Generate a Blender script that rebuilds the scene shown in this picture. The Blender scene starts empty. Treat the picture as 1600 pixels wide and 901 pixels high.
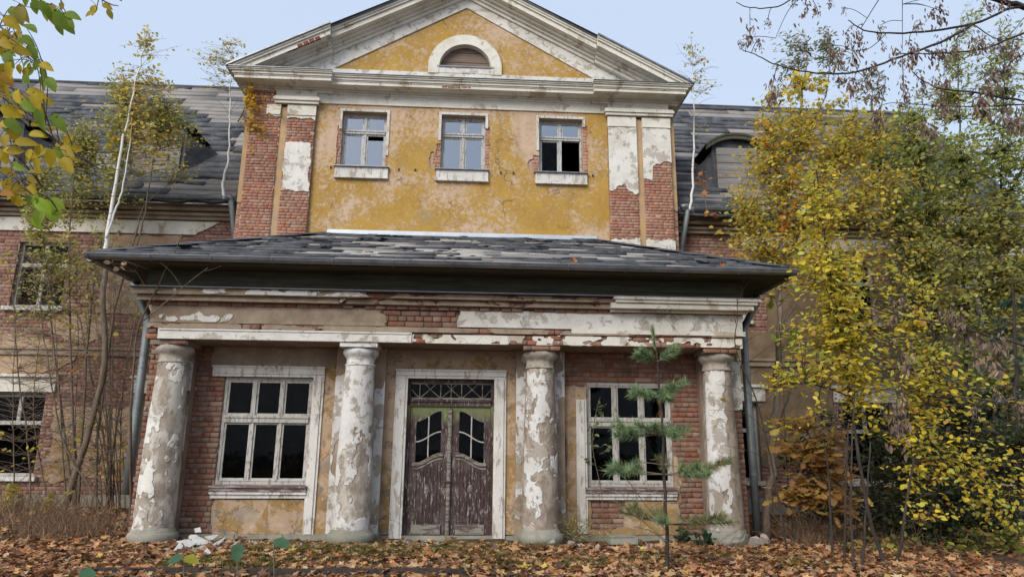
import bpy, math, random
import numpy as np
from mathutils import Vector, Matrix

random.seed(7)
RNG = np.random.default_rng(11)
scene = bpy.context.scene
COL = scene.collection

# ------------------------------------------------------------------ camera
CAM = np.array([0.400, -12.6385, 1.5953])
YAW, PITCH, ROLL, FPX = 0.0567137, 0.2307894, 0.0087832, 1064.0


def cam_axes():
    cy, sy = math.cos(YAW), math.sin(YAW)
    f = np.array([sy * math.cos(PITCH), cy * math.cos(PITCH), math.sin(PITCH)])
    r = np.array([cy, -sy, 0.0])
    u = np.cross(r, f)
    c, s = math.cos(ROLL), math.sin(ROLL)
    return c * r + s * u, -s * r + c * u, f


CR, CU, CF = cam_axes()
cd = bpy.data.cameras.new('camera')
cd.sensor_width = 36.0
cd.lens = FPX * 36.0 / 1600.0
cd.clip_start = 0.05
cd.clip_end = 1000.0
cam = bpy.data.objects.new('camera', cd)
mw = Matrix.Identity(4)
for i in range(3):
    mw[i][0], mw[i][1], mw[i][2], mw[i][3] = CR[i], CU[i], -CF[i], CAM[i]
cam.matrix_world = mw
COL.objects.link(cam)
scene.camera = cam


def at(x, y, Y):
    """world point on the vertical plane at depth Y seen at photo pixel x, y"""
    d = CF * FPX + CR * (x - 800.0) - CU * (y - 450.5)
    t = (Y - CAM[1]) / d[1]
    return CAM + d * t


def on_ground(x, y, Z=0.0):
    d = CF * FPX + CR * (x - 800.0) - CU * (y - 450.5)
    return CAM + d * ((Z - CAM[2]) / d[2])


# ------------------------------------------------------------------ light
SUN_EL, SUN_AZ = math.radians(36), math.radians(216)
world = bpy.data.worlds.new('World')
scene.world = world
world.use_nodes = True
wn, wl = world.node_tree.nodes, world.node_tree.links
bg = wn['Background']
sky = wn.new('ShaderNodeTexSky')
sky.sky_type = 'NISHITA'
sky.sun_disc = False
sky.sun_elevation = SUN_EL
sky.sun_rotation = SUN_AZ
sky.air_density = 1.0
sky.dust_density = 3.0
cloud = wn.new('ShaderNodeMix')
cloud.data_type = 'RGBA'
cloud.inputs['Factor'].default_value = 0.86
cloud.inputs['B'].default_value = (3.1, 3.68, 4.6, 1)
wl.new(sky.outputs['Color'], cloud.inputs['A'])
wl.new(cloud.outputs['Result'], bg.inputs['Color'])
bg.inputs['Strength'].default_value = 0.10

sd = bpy.data.lights.new('sun', 'SUN')
sd.energy = 1.5
sd.angle = math.radians(35)
sd.color = (1.0, 0.96, 0.90)
sun = bpy.data.objects.new('sun', sd)
sdir = Vector((math.cos(SUN_EL) * math.sin(SUN_AZ), math.cos(SUN_EL) * math.cos(SUN_AZ), math.sin(SUN_EL)))
sun.rotation_euler = sdir.to_track_quat('Z', 'Y').to_euler()
COL.objects.link(sun)
scene.view_settings.view_transform = 'Standard'
scene.view_settings.look = 'None'
scene.view_settings.exposure = 1.1
scene.view_settings.gamma = 1.0
scene.view_settings.use_curve_mapping = False
scene.cycles.max_bounces = 6
scene.cycles.transparent_max_bounces = 8
scene.cycles.use_denoising = True

# ------------------------------------------------------------------ scene tree helpers
WLOC = {}


def tag(o, label=None, cat=None, group=None, kind=None):
    if label:
        o['label'] = label
    if cat:
        o['category'] = cat
    if group:
        o['group'] = group
    if kind:
        o['kind'] = kind
    return o


def link(o, loc, parent=None):
    loc = np.array(loc, float)
    WLOC[o.name] = loc
    if parent is not None:
        o.parent = parent
        o.location = loc - WLOC[parent.name]
    else:
        o.location = loc
    COL.objects.link(o)
    return o


def empty(name, loc, label=None, cat=None, group=None):
    o = bpy.data.objects.new(name, None)
    o.empty_display_size = 0.2
    link(o, loc)
    return tag(o, label, cat, group)


def raw_mesh(name, V, tris=None, quads=None, cols=None, smooth=False):
    """fast mesh from numpy arrays of triangles / quads; cols per vertex"""
    me = bpy.data.meshes.new(name)
    V = np.asarray(V, np.float32)
    parts, tot = [], []
    if quads is not None and len(quads):
        q = np.asarray(quads, np.int32)
        parts.append(q.ravel())
        tot.append(np.full(len(q), 4, np.int32))
    if tris is not None and len(tris):
        t = np.asarray(tris, np.int32)
        parts.append(t.ravel())
        tot.append(np.full(len(t), 3, np.int32))
    loops = np.concatenate(parts)
    tot = np.concatenate(tot)
    start = np.concatenate([[0], np.cumsum(tot)[:-1]]).astype(np.int32)
    me.vertices.add(len(V))
    me.vertices.foreach_set('co', V.ravel())
    me.loops.add(len(loops))
    me.loops.foreach_set('vertex_index', loops)
    me.polygons.add(len(tot))
    me.polygons.foreach_set('loop_start', start)
    me.polygons.foreach_set('loop_total', tot)
    if cols is not None:
        a = me.color_attributes.new('Col', 'FLOAT_COLOR', 'POINT')
        c = np.ones((len(V), 4), np.float32)
        c[:, :3] = cols
        a.data.foreach_set('color', c.ravel())
    me.update(calc_edges=True)
    if smooth:
        me.polygons.foreach_set('use_smooth', np.ones(len(tot), bool))
    return me


def place(name, me, mat, parent, loc):
    me.materials.clear()
    me.materials.append(mat)
    return link(bpy.data.objects.new(name, me), loc, parent)


class MB:
    """collects polygons, then links them as ONE mesh object"""

    def __init__(s):
        s.v, s.f, s.c = [], [], []

    def vert(s, p, c=None):
        s.v.append(tuple(p))
        if c is not None:
            s.c.append(c)
        return len(s.v) - 1

    def poly(s, pts):
        b = len(s.v)
        s.v += [tuple(p) for p in pts]
        s.f.append(tuple(range(b, b + len(pts))))
        return s

    def box(s, x0, x1, y0, y1, z0, z1, jit=0.0):
        b = len(s.v)
        for z in (z0, z1):
            for x, y in ((x0, y0), (x1, y0), (x1, y1), (x0, y1)):
                s.v.append((x + random.uniform(-jit, jit), y + random.uniform(-jit, jit), z + random.uniform(-jit, jit)))
        for q in ((0, 3, 2, 1), (4, 5, 6, 7), (0, 1, 5, 4), (1, 2, 6, 5), (2, 3, 7, 6), (3, 0, 4, 7)):
            s.f.append(tuple(b + i for i in q))
        return s

    def obox(s, c, ax, ay, az):
        """oriented box: centre and half-axis vectors"""
        c, ax, ay, az = map(np.array, (c, ax, ay, az))
        b = len(s.v)
        for k in (-1, 1):
            for i, j in ((-1, -1), (1, -1), (1, 1), (-1, 1)):
                s.v.append(tuple(c + i * ax + j * ay + k * az))
        for q in ((0, 3, 2, 1), (4, 5, 6, 7), (0, 1, 5, 4), (1, 2, 6, 5), (2, 3, 7, 6), (3, 0, 4, 7)):
            s.f.append(tuple(b + i for i in q))
        return s

    def prism(s, pts, y0, y1):
        """polygon in x, z pulled from y0 (front) to y1 (back)"""
        n = len(pts)
        b = len(s.v)
        for y in (y0, y1):
            for x, z in pts:
                s.v.append((x, y, z))
        s.f.append(tuple(range(b, b + n)))
        s.f.append(tuple(range(b + 2 * n - 1, b + n - 1, -1)))
        for i in range(n):
            j = (i + 1) % n
            s.f.append((b + j, b + i, b + n + i, b + n + j))
        return s

    def tube(s, pts, rad, n=8, cap=True, arc=(0, 2 * math.pi)):
        pts = [np.array(p, float) for p in pts]
        if not hasattr(rad, '__len__'):
            rad = [rad] * len(pts)
        full = abs(arc[1] - arc[0] - 2 * math.pi) < 1e-6
        m = n if full else n + 1
        rings = []
        for i, p in enumerate(pts):
            a = pts[max(i - 1, 0)]
            c = pts[min(i + 1, len(pts) - 1)]
            t = c - a
            t = t / (np.linalg.norm(t) + 1e-9)
            up = np.array([0, 0, 1.0]) if abs(t[2]) < .9 else np.array([0, 1.0, 0])
            x = np.cross(t, up)
            x /= np.linalg.norm(x)
            y = np.cross(x, t)
            ring = []
            for k in range(m):
                th = arc[0] + (arc[1] - arc[0]) * k / n
                ring.append(s.vert(p + rad[i] * (math.cos(th) * x + math.sin(th) * y)))
            rings.append(ring)
        for a, b in zip(rings[:-1], rings[1:]):
            for k in range(n if full else m - 1):
                l = (k + 1) % m
                s.f.append((a[k], a[l], b[l], b[k]))
        if cap and full:
            s.f.append(tuple(rings[0][::-1]))
            s.f.append(tuple(rings[-1]))
        return s

    def lathe(s, cx, cy, prof, n=40, wob=0.0, a0=0.0, a1=2 * math.pi):
        b = len(s.v)
        for r, z in prof:
            for k in range(n):
                th = a0 + (a1 - a0) * k / n
                rr = r + (random.uniform(-wob, wob) if wob else 0)
                s.v.append((cx + rr * math.cos(th), cy + rr * math.sin(th), z))
        for i in range(len(prof) - 1):
            for k in range(n):
                l = (k + 1) % n
                s.f.append((b + i * n + k, b + i * n + l, b + (i + 1) * n + l, b + (i + 1) * n + k))
        s.f.append(tuple(b + (len(prof) - 1) * n + k for k in range(n)))
        return s

    def build(s, name, mat, parent=None, smooth=False, origin=None):
        V = np.array(s.v, float)
        if origin is None:
            origin = (V.min(0) + V.max(0)) / 2
            origin[2] = V[:, 2].min()
        me = bpy.data.meshes.new(name)
        me.from_pydata([tuple(p) for p in (V - origin)], [], s.f)
        if s.c and len(s.c) == len(s.v):
            a = me.color_attributes.new('Col', 'FLOAT_COLOR', 'POINT')
            c = np.ones((len(V), 4), np.float32)
            c[:, :3] = s.c
            a.data.foreach_set('color', c.ravel())
        if smooth:
            me.polygons.foreach_set('use_smooth', np.ones(len(me.polygons), bool))
        me.update()
        return place(name, me, mat, parent, origin)


# ------------------------------------------------------------------ noise
def _hash(ix, iy, seed):
    h = (ix.astype(np.int64) * 374761393 + iy.astype(np.int64) * 668265263 + seed * 1442695041) & 0xffffffff
    h = ((h ^ (h >> 13)) * 1274126177) & 0xffffffff
    h = h ^ (h >> 16)
    return h / 4294967295.0 * 2 - 1


def vnoise(x, y, seed=0):
    x, y = np.asarray(x, float), np.asarray(y, float)
    ix, iy = np.floor(x), np.floor(y)
    fx, fy = x - ix, y - iy
    fx, fy = fx * fx * (3 - 2 * fx), fy * fy * (3 - 2 * fy)
    a, b = _hash(ix, iy, seed), _hash(ix + 1, iy, seed)
    c, d = _hash(ix, iy + 1, seed), _hash(ix + 1, iy + 1, seed)
    return (a * (1 - fx) + b * fx) * (1 - fy) + (c * (1 - fx) + d * fx) * fy


def fbm(x, y, seed=0, o=4):
    t, a, s = 0.0, 1.0, 0.0
    for i in range(o):
        t = t + a * vnoise(np.asarray(x) * 2 ** i + 17.3 * i, np.asarray(y) * 2 ** i + 9.1 * i, seed + i)
        s += a
        a *= .55
    return t / s


def sdbox(u, v, x0, x1, z0, z1):
    """distance to a rectangle, negative inside"""
    dx = np.maximum(x0 - u, u - x1)
    dz = np.maximum(z0 - v, v - z1)
    return np.minimum(np.maximum(dx, dz), 0) + np.hypot(np.maximum(dx, 0), np.maximum(dz, 0))


def sdell(u, v, cx, cz, rx, rz):
    return (np.hypot((u - cx) / rx, (v - cz) / rz) - 1) * min(rx, rz)


def axis_lines(a, b, step, extra):
    e = 1e-4
    pts = list(np.linspace(a, b, max(2, int(round((b - a) / step)) + 1)))
    pts += [a - e, b + e]
    for h in extra:
        if a < h < b:
            pts += [h - e, h, h + e]
    pts = np.unique(np.round(np.array(pts), 6))
    keep = [pts[0]]
    for p in pts[1:]:
        if p - keep[-1] > 5e-5:
            keep.append(p)
    return np.array(keep)


def sheet(name, x0, x1, z0, z1, F, mapf, thick, mat, parent, res=.03, holes=(), lump=.004, seed=3, smooth=False):
    """a coat of plaster or paint with a ragged edge: kept where F(u, v) > 0, with real thickness"""
    us = axis_lines(x0, x1, res, [h[0] for h in holes] + [h[1] for h in holes])
    vs = axis_lines(z0, z1, res, [h[2] for h in holes] + [h[3] for h in holes])
    U, Vv = np.meshgrid(us, vs)
    f = np.array(F(U, Vv), float) * np.ones_like(U)
    f[:, 0] = f[:, -1] = -1
    f[0, :] = f[-1, :] = -1
    for h in holes:
        ins = (U > h[0] - 5e-5) & (U < h[1] + 5e-5) & (Vv > h[2] - 5e-5) & (Vv < h[3] + 5e-5)
        f[ins] = -1
    f[f == 0] = 1e-9
    pos = f > 0
    nv, nu = f.shape
    uu, vv = [], []
    idx = -np.ones((nv, nu), np.int64)
    k = np.flatnonzero(pos.ravel())
    idx.ravel()[k] = np.arange(len(k))
    uu = list(U.ravel()[k])
    vv = list(Vv.ravel()[k])
    cnt = pos[:-1, :-1].astype(int) + pos[1:, :-1] + pos[:-1, 1:] + pos[1:, 1:]
    jf, if_ = np.nonzero(cnt == 4)
    quads = np.stack([idx[jf, if_], idx[jf, if_ + 1], idx[jf + 1, if_ + 1], idx[jf + 1, if_]], 1)
    polys = [tuple(q) for q in quads.tolist()]
    edges = {}
    segs = []

    def cross(a, b):
        key = (a, b) if a < b else (b, a)
        if key in edges:
            return edges[key]
        (ja, ia), (jb, ib) = key
        t = f[ja, ia] / (f[ja, ia] - f[jb, ib])
        uu.append(U[ja, ia] + t * (U[jb, ib] - U[ja, ia]))
        vv.append(Vv[ja, ia] + t * (Vv[jb, ib] - Vv[ja, ia]))
        edges[key] = len(uu) - 1
        return edges[key]

    jp, ip = np.nonzero((cnt > 0) & (cnt < 4))
    for j, i in zip(jp.tolist(), ip.tolist()):
        cs = [(j, i), (j, i + 1), (j + 1, i + 1), (j + 1, i)]
        pl, cr = [], []
        for a in range(4):
            p, q = cs[a], cs[(a + 1) % 4]
            if pos[p]:
                pl.append(int(idx[p]))
            if pos[p] != pos[q]:
                e = cross(p, q)
                pl.append(e)
                cr.append((e, bool(pos[p])))
        if len(pl) > 2:
            polys.append(tuple(pl))
        # contour segments: leaving (p inside) -> next entering
        m = len(cr)
        for a in range(m):
            if cr[a][1]:
                segs.append((cr[a][0], cr[(a + 1) % m][0]))
    if not polys:
        return None
    ncoat = len(polys)
    uu, vv = np.array(uu), np.array(vv)
    d = thick + lump * fbm(uu * 5, vv * 5, seed, 3)
    P = mapf(uu, vv, d)
    n = len(P)
    Q = mapf(uu, vv, np.full(n, -.004))
    # skirt verts only where used
    used = sorted({a for s in segs for a in s})
    rem = {a: n + i for i, a in enumerate(used)}
    V = np.concatenate([P, Q[used]]) if used else P
    for a, b in segs:
        polys.append((b, a, rem[a], rem[b]))
    # every separate patch large enough to be picked out is its own object, the crumbs stay together
    par = list(range(len(V)))

    def find(a):
        while par[a] != a:
            par[a] = par[par[a]]
            a = par[a]
        return a
    for pl in polys:
        r = find(pl[0])
        for q in pl[1:]:
            par[find(q)] = r
    isl = {}
    for pi, pl in enumerate(polys):
        isl.setdefault(find(pl[0]), []).append(pi)

    def area(ps):
        t = 0
        for pi in ps:
            if pi < ncoat:
                q = P[list(polys[pi])]
                t += .5 * np.linalg.norm(np.cross(q[1:-1] - q[0], q[2:] - q[0]).sum(0))
        return t
    order = sorted(((area(ps), ps) for ps in isl.values()), key=lambda t: -t[0])
    big = [ps for a, ps in order if a > .02][:14]
    small = [pi for a, ps in order[len(big):] for pi in ps if a > .0004]
    sets = [(ps, False) for ps in big] + ([(small, True)] if small else [])
    first = None
    for ps, crumbs in sets:
        vs_ = sorted({q for pi in ps for q in polys[pi]})
        mp = {q: i for i, q in enumerate(vs_)}
        W = V[vs_]
        origin = (W.min(0) + W.max(0)) / 2
        origin[2] = W[:, 2].min()
        me = bpy.data.meshes.new(name)
        me.from_pydata([tuple(p) for p in (W - origin)], [], [tuple(mp[q] for q in polys[pi]) for pi in ps])
        if smooth:
            me.polygons.foreach_set('use_smooth', np.ones(len(me.polygons), bool))
        me.update()
        o = place(name if not crumbs else name + '_flakes', me, mat, parent, origin)
        if crumbs:
            tag(o, kind='stuff')
        first = first or o
    return first


def flat(Y):
    """sheet mapping onto a wall facing the camera"""
    return lambda u, v, d: np.stack([u, Y - d, v], 1)


# ------------------------------------------------------------------ materials
class NT:
    def __init__(s, name, rough=.9):
        s.m = bpy.data.materials.new(name)
        s.m.use_nodes = True
        s.n, s.l = s.m.node_tree.nodes, s.m.node_tree.links
        s.b = s.n['Principled BSDF']
        s.b.inputs['Roughness'].default_value = rough
        s.b.inputs['Specular IOR Level'].default_value = .25
        s.pos = s.n.new('ShaderNodeNewGeometry').outputs['Position']

    def set(s, sock, v):
        if isinstance(v, bpy.types.NodeSocket):
            s.l.new(v, sock)
        elif isinstance(v, (tuple, list)) and len(v) == 3 and sock.type == 'RGBA':
            sock.default_value = (*v, 1)
        else:
            sock.default_value = v

    def vec(s, sx=1, sy=1, sz=1, off=(0, 0, 0)):
        m = s.n.new('ShaderNodeMapping')
        m.inputs['Scale'].default_value = (sx, sy, sz)
        m.inputs['Location'].default_value = off
        s.l.new(s.pos, m.inputs['Vector'])
        return m.outputs['Vector']

    def noise(s, scale, detail=6, rough=.6, vec=None, dist=0.0):
        t = s.n.new('ShaderNodeTexNoise')
        t.inputs['Scale'].default_value = scale
        t.inputs['Detail'].default_value = detail
        t.inputs['Roughness'].default_value = rough
        t.inputs['Distortion'].default_value = dist
        s.l.new(vec if vec is not None else s.pos, t.inputs['Vector'])
        return t.outputs['Fac']

    def step(s, fac, a, b):
        r = s.n.new('ShaderNodeMapRange')
        r.interpolation_type = 'SMOOTHSTEP'
        s.set(r.inputs['Value'], fac)
        r.inputs['From Min'].default_value = a
        r.inputs['From Max'].default_value = b
        return r.outputs['Result']

    def mix(s, fac, a, b, mode='MIX'):
        m = s.n.new('ShaderNodeMix')
        m.data_type = 'RGBA'
        m.blend_type = mode
        s.set(m.inputs['Factor'], fac)
        s.set(m.inputs['A'], a)
        s.set(m.inputs['B'], b)
        return m.outputs['Result']

    def math(s, op, a, b=0.0):
        m = s.n.new('ShaderNodeMath')
        m.operation = op
        s.set(m.inputs[0], a)
        s.set(m.inputs[1], b)
        return m.outputs[0]

    def comp(s, i):
        x = s.n.new('ShaderNodeSeparateXYZ')
        s.l.new(s.pos, x.inputs[0])
        return x.outputs[i]

    def bump(s, h, dist=.01, strength=.6):
        b = s.n.new('ShaderNodeBump')
        b.inputs['Strength'].default_value = strength
        b.inputs['Distance'].default_value = dist
        s.set(b.inputs['Height'], h)
        s.l.new(b.outputs['Normal'], s.b.inputs['Normal'])

    def attr(s):
        a = s.n.new('ShaderNodeAttribute')
        a.attribute_name = 'Col'
        return a.outputs['Color']

    def out(s, col):
        s.set(s.b.inputs['Base Color'], col)
        return s.m


def cracked(t, col, sc=1.1, amt=.6, dark=(.10, .075, .05)):
    """thin wandering cracks in some areas"""
    w = t.n.new('ShaderNodeVectorMath')
    w.operation = 'ADD'
    nz = t.n.new('ShaderNodeTexNoise')
    nz.inputs['Scale'].default_value = 3.5
    nz.inputs['Detail'].default_value = 5
    t.l.new(t.pos, nz.inputs['Vector'])
    sc_ = t.n.new('ShaderNodeVectorMath')
    sc_.operation = 'SCALE'
    sc_.inputs['Scale'].default_value = .45
    t.l.new(nz.outputs['Color'], sc_.inputs[0])
    t.l.new(t.pos, w.inputs[0])
    t.l.new(sc_.outputs[0], w.inputs[1])
    v = t.n.new('ShaderNodeTexVoronoi')
    v.feature = 'DISTANCE_TO_EDGE'
    v.inputs['Scale'].default_value = sc
    t.l.new(w.outputs[0], v.inputs['Vector'])
    k = t.step(v.outputs['Distance'], .014, .004)
    k = t.math('MULTIPLY', k, t.step(t.noise(.9, 4, .6, t.vec(1, 1, 1, (4, 4, 9))), .50, .60))
    return t.mix(t.math('MULTIPLY', k, amt), col, dark)


def dirty(t, col, lo=(.72, .68, .62), sc=1.3, amt=.8):
    """large soft grime and fine mottling over a colour"""
    g = t.step(t.noise(sc, 8, .68), .38, .72)
    col = t.mix(t.math('MULTIPLY', g, amt), col, lo, 'MULTIPLY')
    g2 = t.step(t.noise(26, 5, .7), .3, .75)
    return t.mix(t.math('MULTIPLY', g2, .35), col, (.7, .68, .64), 'MULTIPLY')


def m_peel(name, over, under, th=.5, sc=3.0, soft=.025, seed=0.0, stretch=(1, 1, 1), under2=None, rough=.85, grime=.8):
    """paint flaking off whatever is under it"""
    t = NT(name, rough)
    v = t.vec(*stretch, off=(seed, seed * .7, seed * .3))
    n = t.noise(sc, 9, .66, v, .25)
    k = t.step(n, th - soft, th + soft)
    u = under
    if under2 is not None:
        u = t.mix(t.step(t.noise(sc * .6, 6, .6, t.vec(1, 1, 1, (seed + 9, 2, 1))), .42, .6), under, under2)
    fine = t.step(t.noise(sc * 14, 4, .7, v), .36, .42)
    k2 = t.math('MULTIPLY', k, t.math('ADD', t.math('MULTIPLY', fine, .45), .55))
    c = t.mix(k2, u, over)
    c = cracked(t, c, 1.7, .55)
    c = dirty(t, c, amt=grime)
    t.bump(t.math('ADD', t.math('MULTIPLY', k, .7), t.math('MULTIPLY', t.noise(40, 6, .7), .5)), .012, .7)
    return t.out(c)


def m_plain(name, c1, c2, sc=2.0, rough=.9, fine=40, bump=.008, stretch=(1, 1, 1), amt=.8, strength=.6, lo=(.72, .68, .62)):
    t = NT(name, rough)
    v = t.vec(*stretch)
    c = t.mix(t.step(t.noise(sc, 8, .65, v), .35, .65), c1, c2)
    c = dirty(t, c, amt=amt, lo=lo)
    t.bump(t.noise(fine, 7, .7, v), bump, strength)
    return t.out(c)


def m_brick():
    t = NT('weathered brick', .95)
    c = t.attr()
    g = t.step(t.noise(6, 8, .75), .38, .68)
    c = t.mix(t.math('MULTIPLY', g, .62), c, (.34, .245, .185))
    d = t.step(t.noise(1.1, 6, .6), .45, .75)
    c = t.mix(t.math('MULTIPLY', d, .45), c, (.45, .42, .40), 'MULTIPLY')
    t.bump(t.noise(60, 6, .75), .012, .8)
    return t.out(c)


def m_ochre(name='ochre limewash', bare=0.0):
    """ochre limewash worn back to the pink undercoat in speckled drifts"""
    t = NT(name, .92)
    big = t.noise(.75, 4, .55, t.vec(1, 1, 1, (3.1, 0, 1.7)), .4)
    fine = t.noise(10, 12, .88, t.vec(1, 1, 1, (1, 2, 3)))
    s = t.math('ADD', t.math('MULTIPLY', big, .60), t.math('MULTIPLY', fine, 1.2))
    # the wash wore off most under the frieze and beside the middle window
    z = t.step(t.comp('Z'), 9.3, 11.0)
    s = t.math('ADD', s, t.math('MULTIPLY', z, .07))
    k = t.step(s, .905 + bare, .965 + bare)
    och = t.mix(t.step(t.noise(1.6, 7, .65), .35, .68), (.42, .255, .05), (.345, .20, .045))
    och = t.mix(t.math('MULTIPLY', t.step(t.noise(14, 9, .8), .45, .7), .6), och, (.50, .32, .11))
    pink = t.mix(t.step(t.noise(5, 6, .6), .3, .7), (.54, .385, .27), (.47, .345, .24))
    c = t.mix(k, och, pink)
    gr = t.step(t.noise(1.3, 9, .74, t.vec(1, 1, 1, (11, 5, 2))), .55, .70)
    c = t.mix(t.math('MULTIPLY', gr, .65), c, (.29, .22, .13))
    c = cracked(t, c, .8)
    streak = t.step(t.noise(2.2, 6, .65, t.vec(1.6, 1, .18)), .52, .75)
    c = t.mix(t.math('MULTIPLY', streak, .35), c, (.62, .56, .45), 'MULTIPLY')
    t.bump(t.math('ADD', t.math('MULTIPLY', k, -.35), t.noise(45, 6, .75)), .009, .6)
    return t.out(c)


def m_peach():
    """peach coat with ochre wash left on it low down and in patches"""
    t = NT('peach and ochre plaster', .92)
    n = t.noise(3.2, 8, .68, None, .3)
    z = t.math('MULTIPLY', t.step(t.comp('Z'), 2.6, .5), .08)
    k = t.step(t.math('ADD', n, z), .53, .60)
    c = t.mix(k, (.45, .32, .215), (.34, .215, .085))
    k2 = t.step(t.noise(8, 8, .7, t.vec(1, 1, 1, (5, 1, 7))), .56, .60)
    c = t.mix(t.math('MULTIPLY', k2, .7), c, (.50, .41, .31))
    k3 = t.step(t.noise(4.5, 9, .74, t.vec(1, 1, 1, (2, 8, 4))), .545, .58)
    c = t.mix(k3, c, (.25, .19, .14))
    c = dirty(t, cracked(t, c, 1.6, .7))
    t.bump(t.noise(45, 7, .75), .01, .7)
    return t.out(c)


def m_wood(name, c1, c2, dark, along='X', rough=.85, sc=1.0):
    t = NT(name, rough)
    st = {'X': (.5, 6, 9), 'Z': (9, 6, .5)}[along]
    v = t.vec(*[k * sc for k in st])
    c = t.mix(t.step(t.noise(2.5, 8, .7, v), .3, .7), c1, c2)
    k = t.step(t.noise(5, 8, .75, v), .56, .70)
    c = t.mix(t.math('MULTIPLY', k, .8), c, dark)
    p = t.step(t.noise(1.1, 5, .6), .45, .7)
    c = t.mix(t.math('MULTIPLY', p, .4), c, (.55, .53, .5), 'MULTIPLY')
    t.bump(t.noise(6, 8, .75, v), .008, .8)
    return t.out(c)


def m_door():
    t = NT('flaking brown door paint', .75)
    v = t.vec(26, 6, 5)
    n = t.noise(1.3, 10, .74, v, .3)
    k = t.step(n, .54, .59)
    c = t.mix(k, (.052, .031, .029), (.20, .17, .155))
    c = t.mix(t.math('MULTIPLY', t.step(t.noise(3, 6, .65), .45, .65), .8), c, (.10, .075, .068))
    c = t.mix(t.step(n, .57, .61), c, (.33, .29, .27))
    # green algae that grew on the damp head of the door
    z = t.step(t.math('ADD', t.comp('Z'), t.math('MULTIPLY', t.noise(5, 8, .75), .9)), 2.36, 2.86)
    z = t.math('MULTIPLY', z, t.step(t.comp('Z'), 2.40, 2.37))
    c = t.mix(t.math('MULTIPLY', z, .75), c, (.21, .24, .10))
    t.bump(n, .012, .9)
    return t.out(c)


def m_felt():
    t = NT('torn roofing felt', .8)
    c = t.mix(t.step(t.noise(3, 8, .7), .3, .7), (.042, .044, .050), (.115, .117, .125))
    k = t.step(t.noise(6, 9, .75), .62, .68)
    c = t.mix(t.math('MULTIPLY', k, .7), c, (.20, .19, .18))
    t.bump(t.noise(12, 8, .75), .02, .8)
    return t.out(c)


def m_leaf(name, trans=.52, rough=.55):
    t = NT(name, rough)
    c = t.attr()
    n = t.noise(30, 4, .6)
    c = t.mix(t.math('MULTIPLY', t.step(n, .4, .75), .35), c, (.55, .45, .35), 'MULTIPLY')
    t.set(t.b.inputs['Base Color'], c)
    tr = t.n.new('ShaderNodeBsdfTranslucent')
    t.l.new(c, tr.inputs['Color'])
    mx = t.n.new('ShaderNodeMixShader')
    mx.inputs[0].default_value = trans
    t.l.new(t.b.outputs[0], mx.inputs[1])
    t.l.new(tr.outputs[0], mx.inputs[2])
    t.l.new(mx.outputs[0], t.n['Material Output'].inputs['Surface'])
    return t.m


def m_glass(name, refl, tint=(.55, .6, .6), dust=.1):
    """dusty old glass: partly mirrors the sky, partly lets the dark room through"""
    t = NT(name)
    tr = t.n.new('ShaderNodeBsdfTransparent')
    tr.inputs[0].default_value = (*tint, 1)
    gl = t.n.new('ShaderNodeBsdfGlossy')
    gl.inputs['Roughness'].default_value = .03
    gl.inputs['Color'].default_value = (.9, .94, 1.0, 1)
    b = t.n.new('ShaderNodeBump')
    b.inputs['Strength'].default_value = .12
    b.inputs['Distance'].default_value = .02
    t.l.new(t.noise(2.5, 2, .5), b.inputs['Height'])
    t.l.new(b.outputs[0], gl.inputs['Normal'])
    df = t.n.new('ShaderNodeBsdfDiffuse')
    df.inputs[0].default_value = (.22, .21, .19, 1)
    m1 = t.n.new('ShaderNodeMixShader')
    m1.inputs[0].default_value = refl
    t.l.new(tr.outputs[0], m1.inputs[1])
    t.l.new(gl.outputs[0], m1.inputs[2])
    m2 = t.n.new('ShaderNodeMixShader')
    t.l.new(t.math('MULTIPLY', t.step(t.noise(5, 7, .7), .4, .8), dust), m2.inputs[0])
    t.l.new(m1.outputs[0], m2.inputs[1])
    t.l.new(df.outputs[0], m2.inputs[2])
    t.l.new(m2.outputs[0], t.n['Material Output'].inputs['Surface'])
    return t.m


def m_metal(name, c1, c2, rough=.45):
    t = NT(name, rough)
    c = t.mix(t.step(t.noise(3, 7, .7), .35, .7), c1, c2)
    t.b.inputs['Metallic'].default_value = .55
    t.b.inputs['Specular IOR Level'].default_value = .5
    t.bump(t.noise(20, 4, .6), .003, .4)
    return t.out(c)


def m_birch():
    t = NT('birch bark', .8)
    v = t.vec(3, 3, 14)
    k = t.step(t.noise(2.2, 5, .7, v), .58, .66)
    c = t.mix(k, (.66, .64, .60), (.07, .06, .055))
    c = t.mix(t.step(t.noise(2, 4, .6), .5, .8), c, (.45, .40, .34))
    return t.out(c)


def m_ground():
    t = NT('leaf mould and moss', 1.0)
    c = t.mix(t.step(t.noise(3, 8, .7), .3, .7), (.085, .052, .032), (.15, .095, .055))
    k = t.step(t.noise(.9, 7, .7), .53, .62)
    c = t.mix(t.math('MULTIPLY', k, .75), c, (.055, .075, .02))
    c = t.mix(t.math('MULTIPLY', t.step(t.noise(25, 6, .7), .5, .7), .6), c, (.20, .12, .06))
    t.bump(t.noise(18, 8, .8), .06, 1.0)
    return t.out(c)


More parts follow.
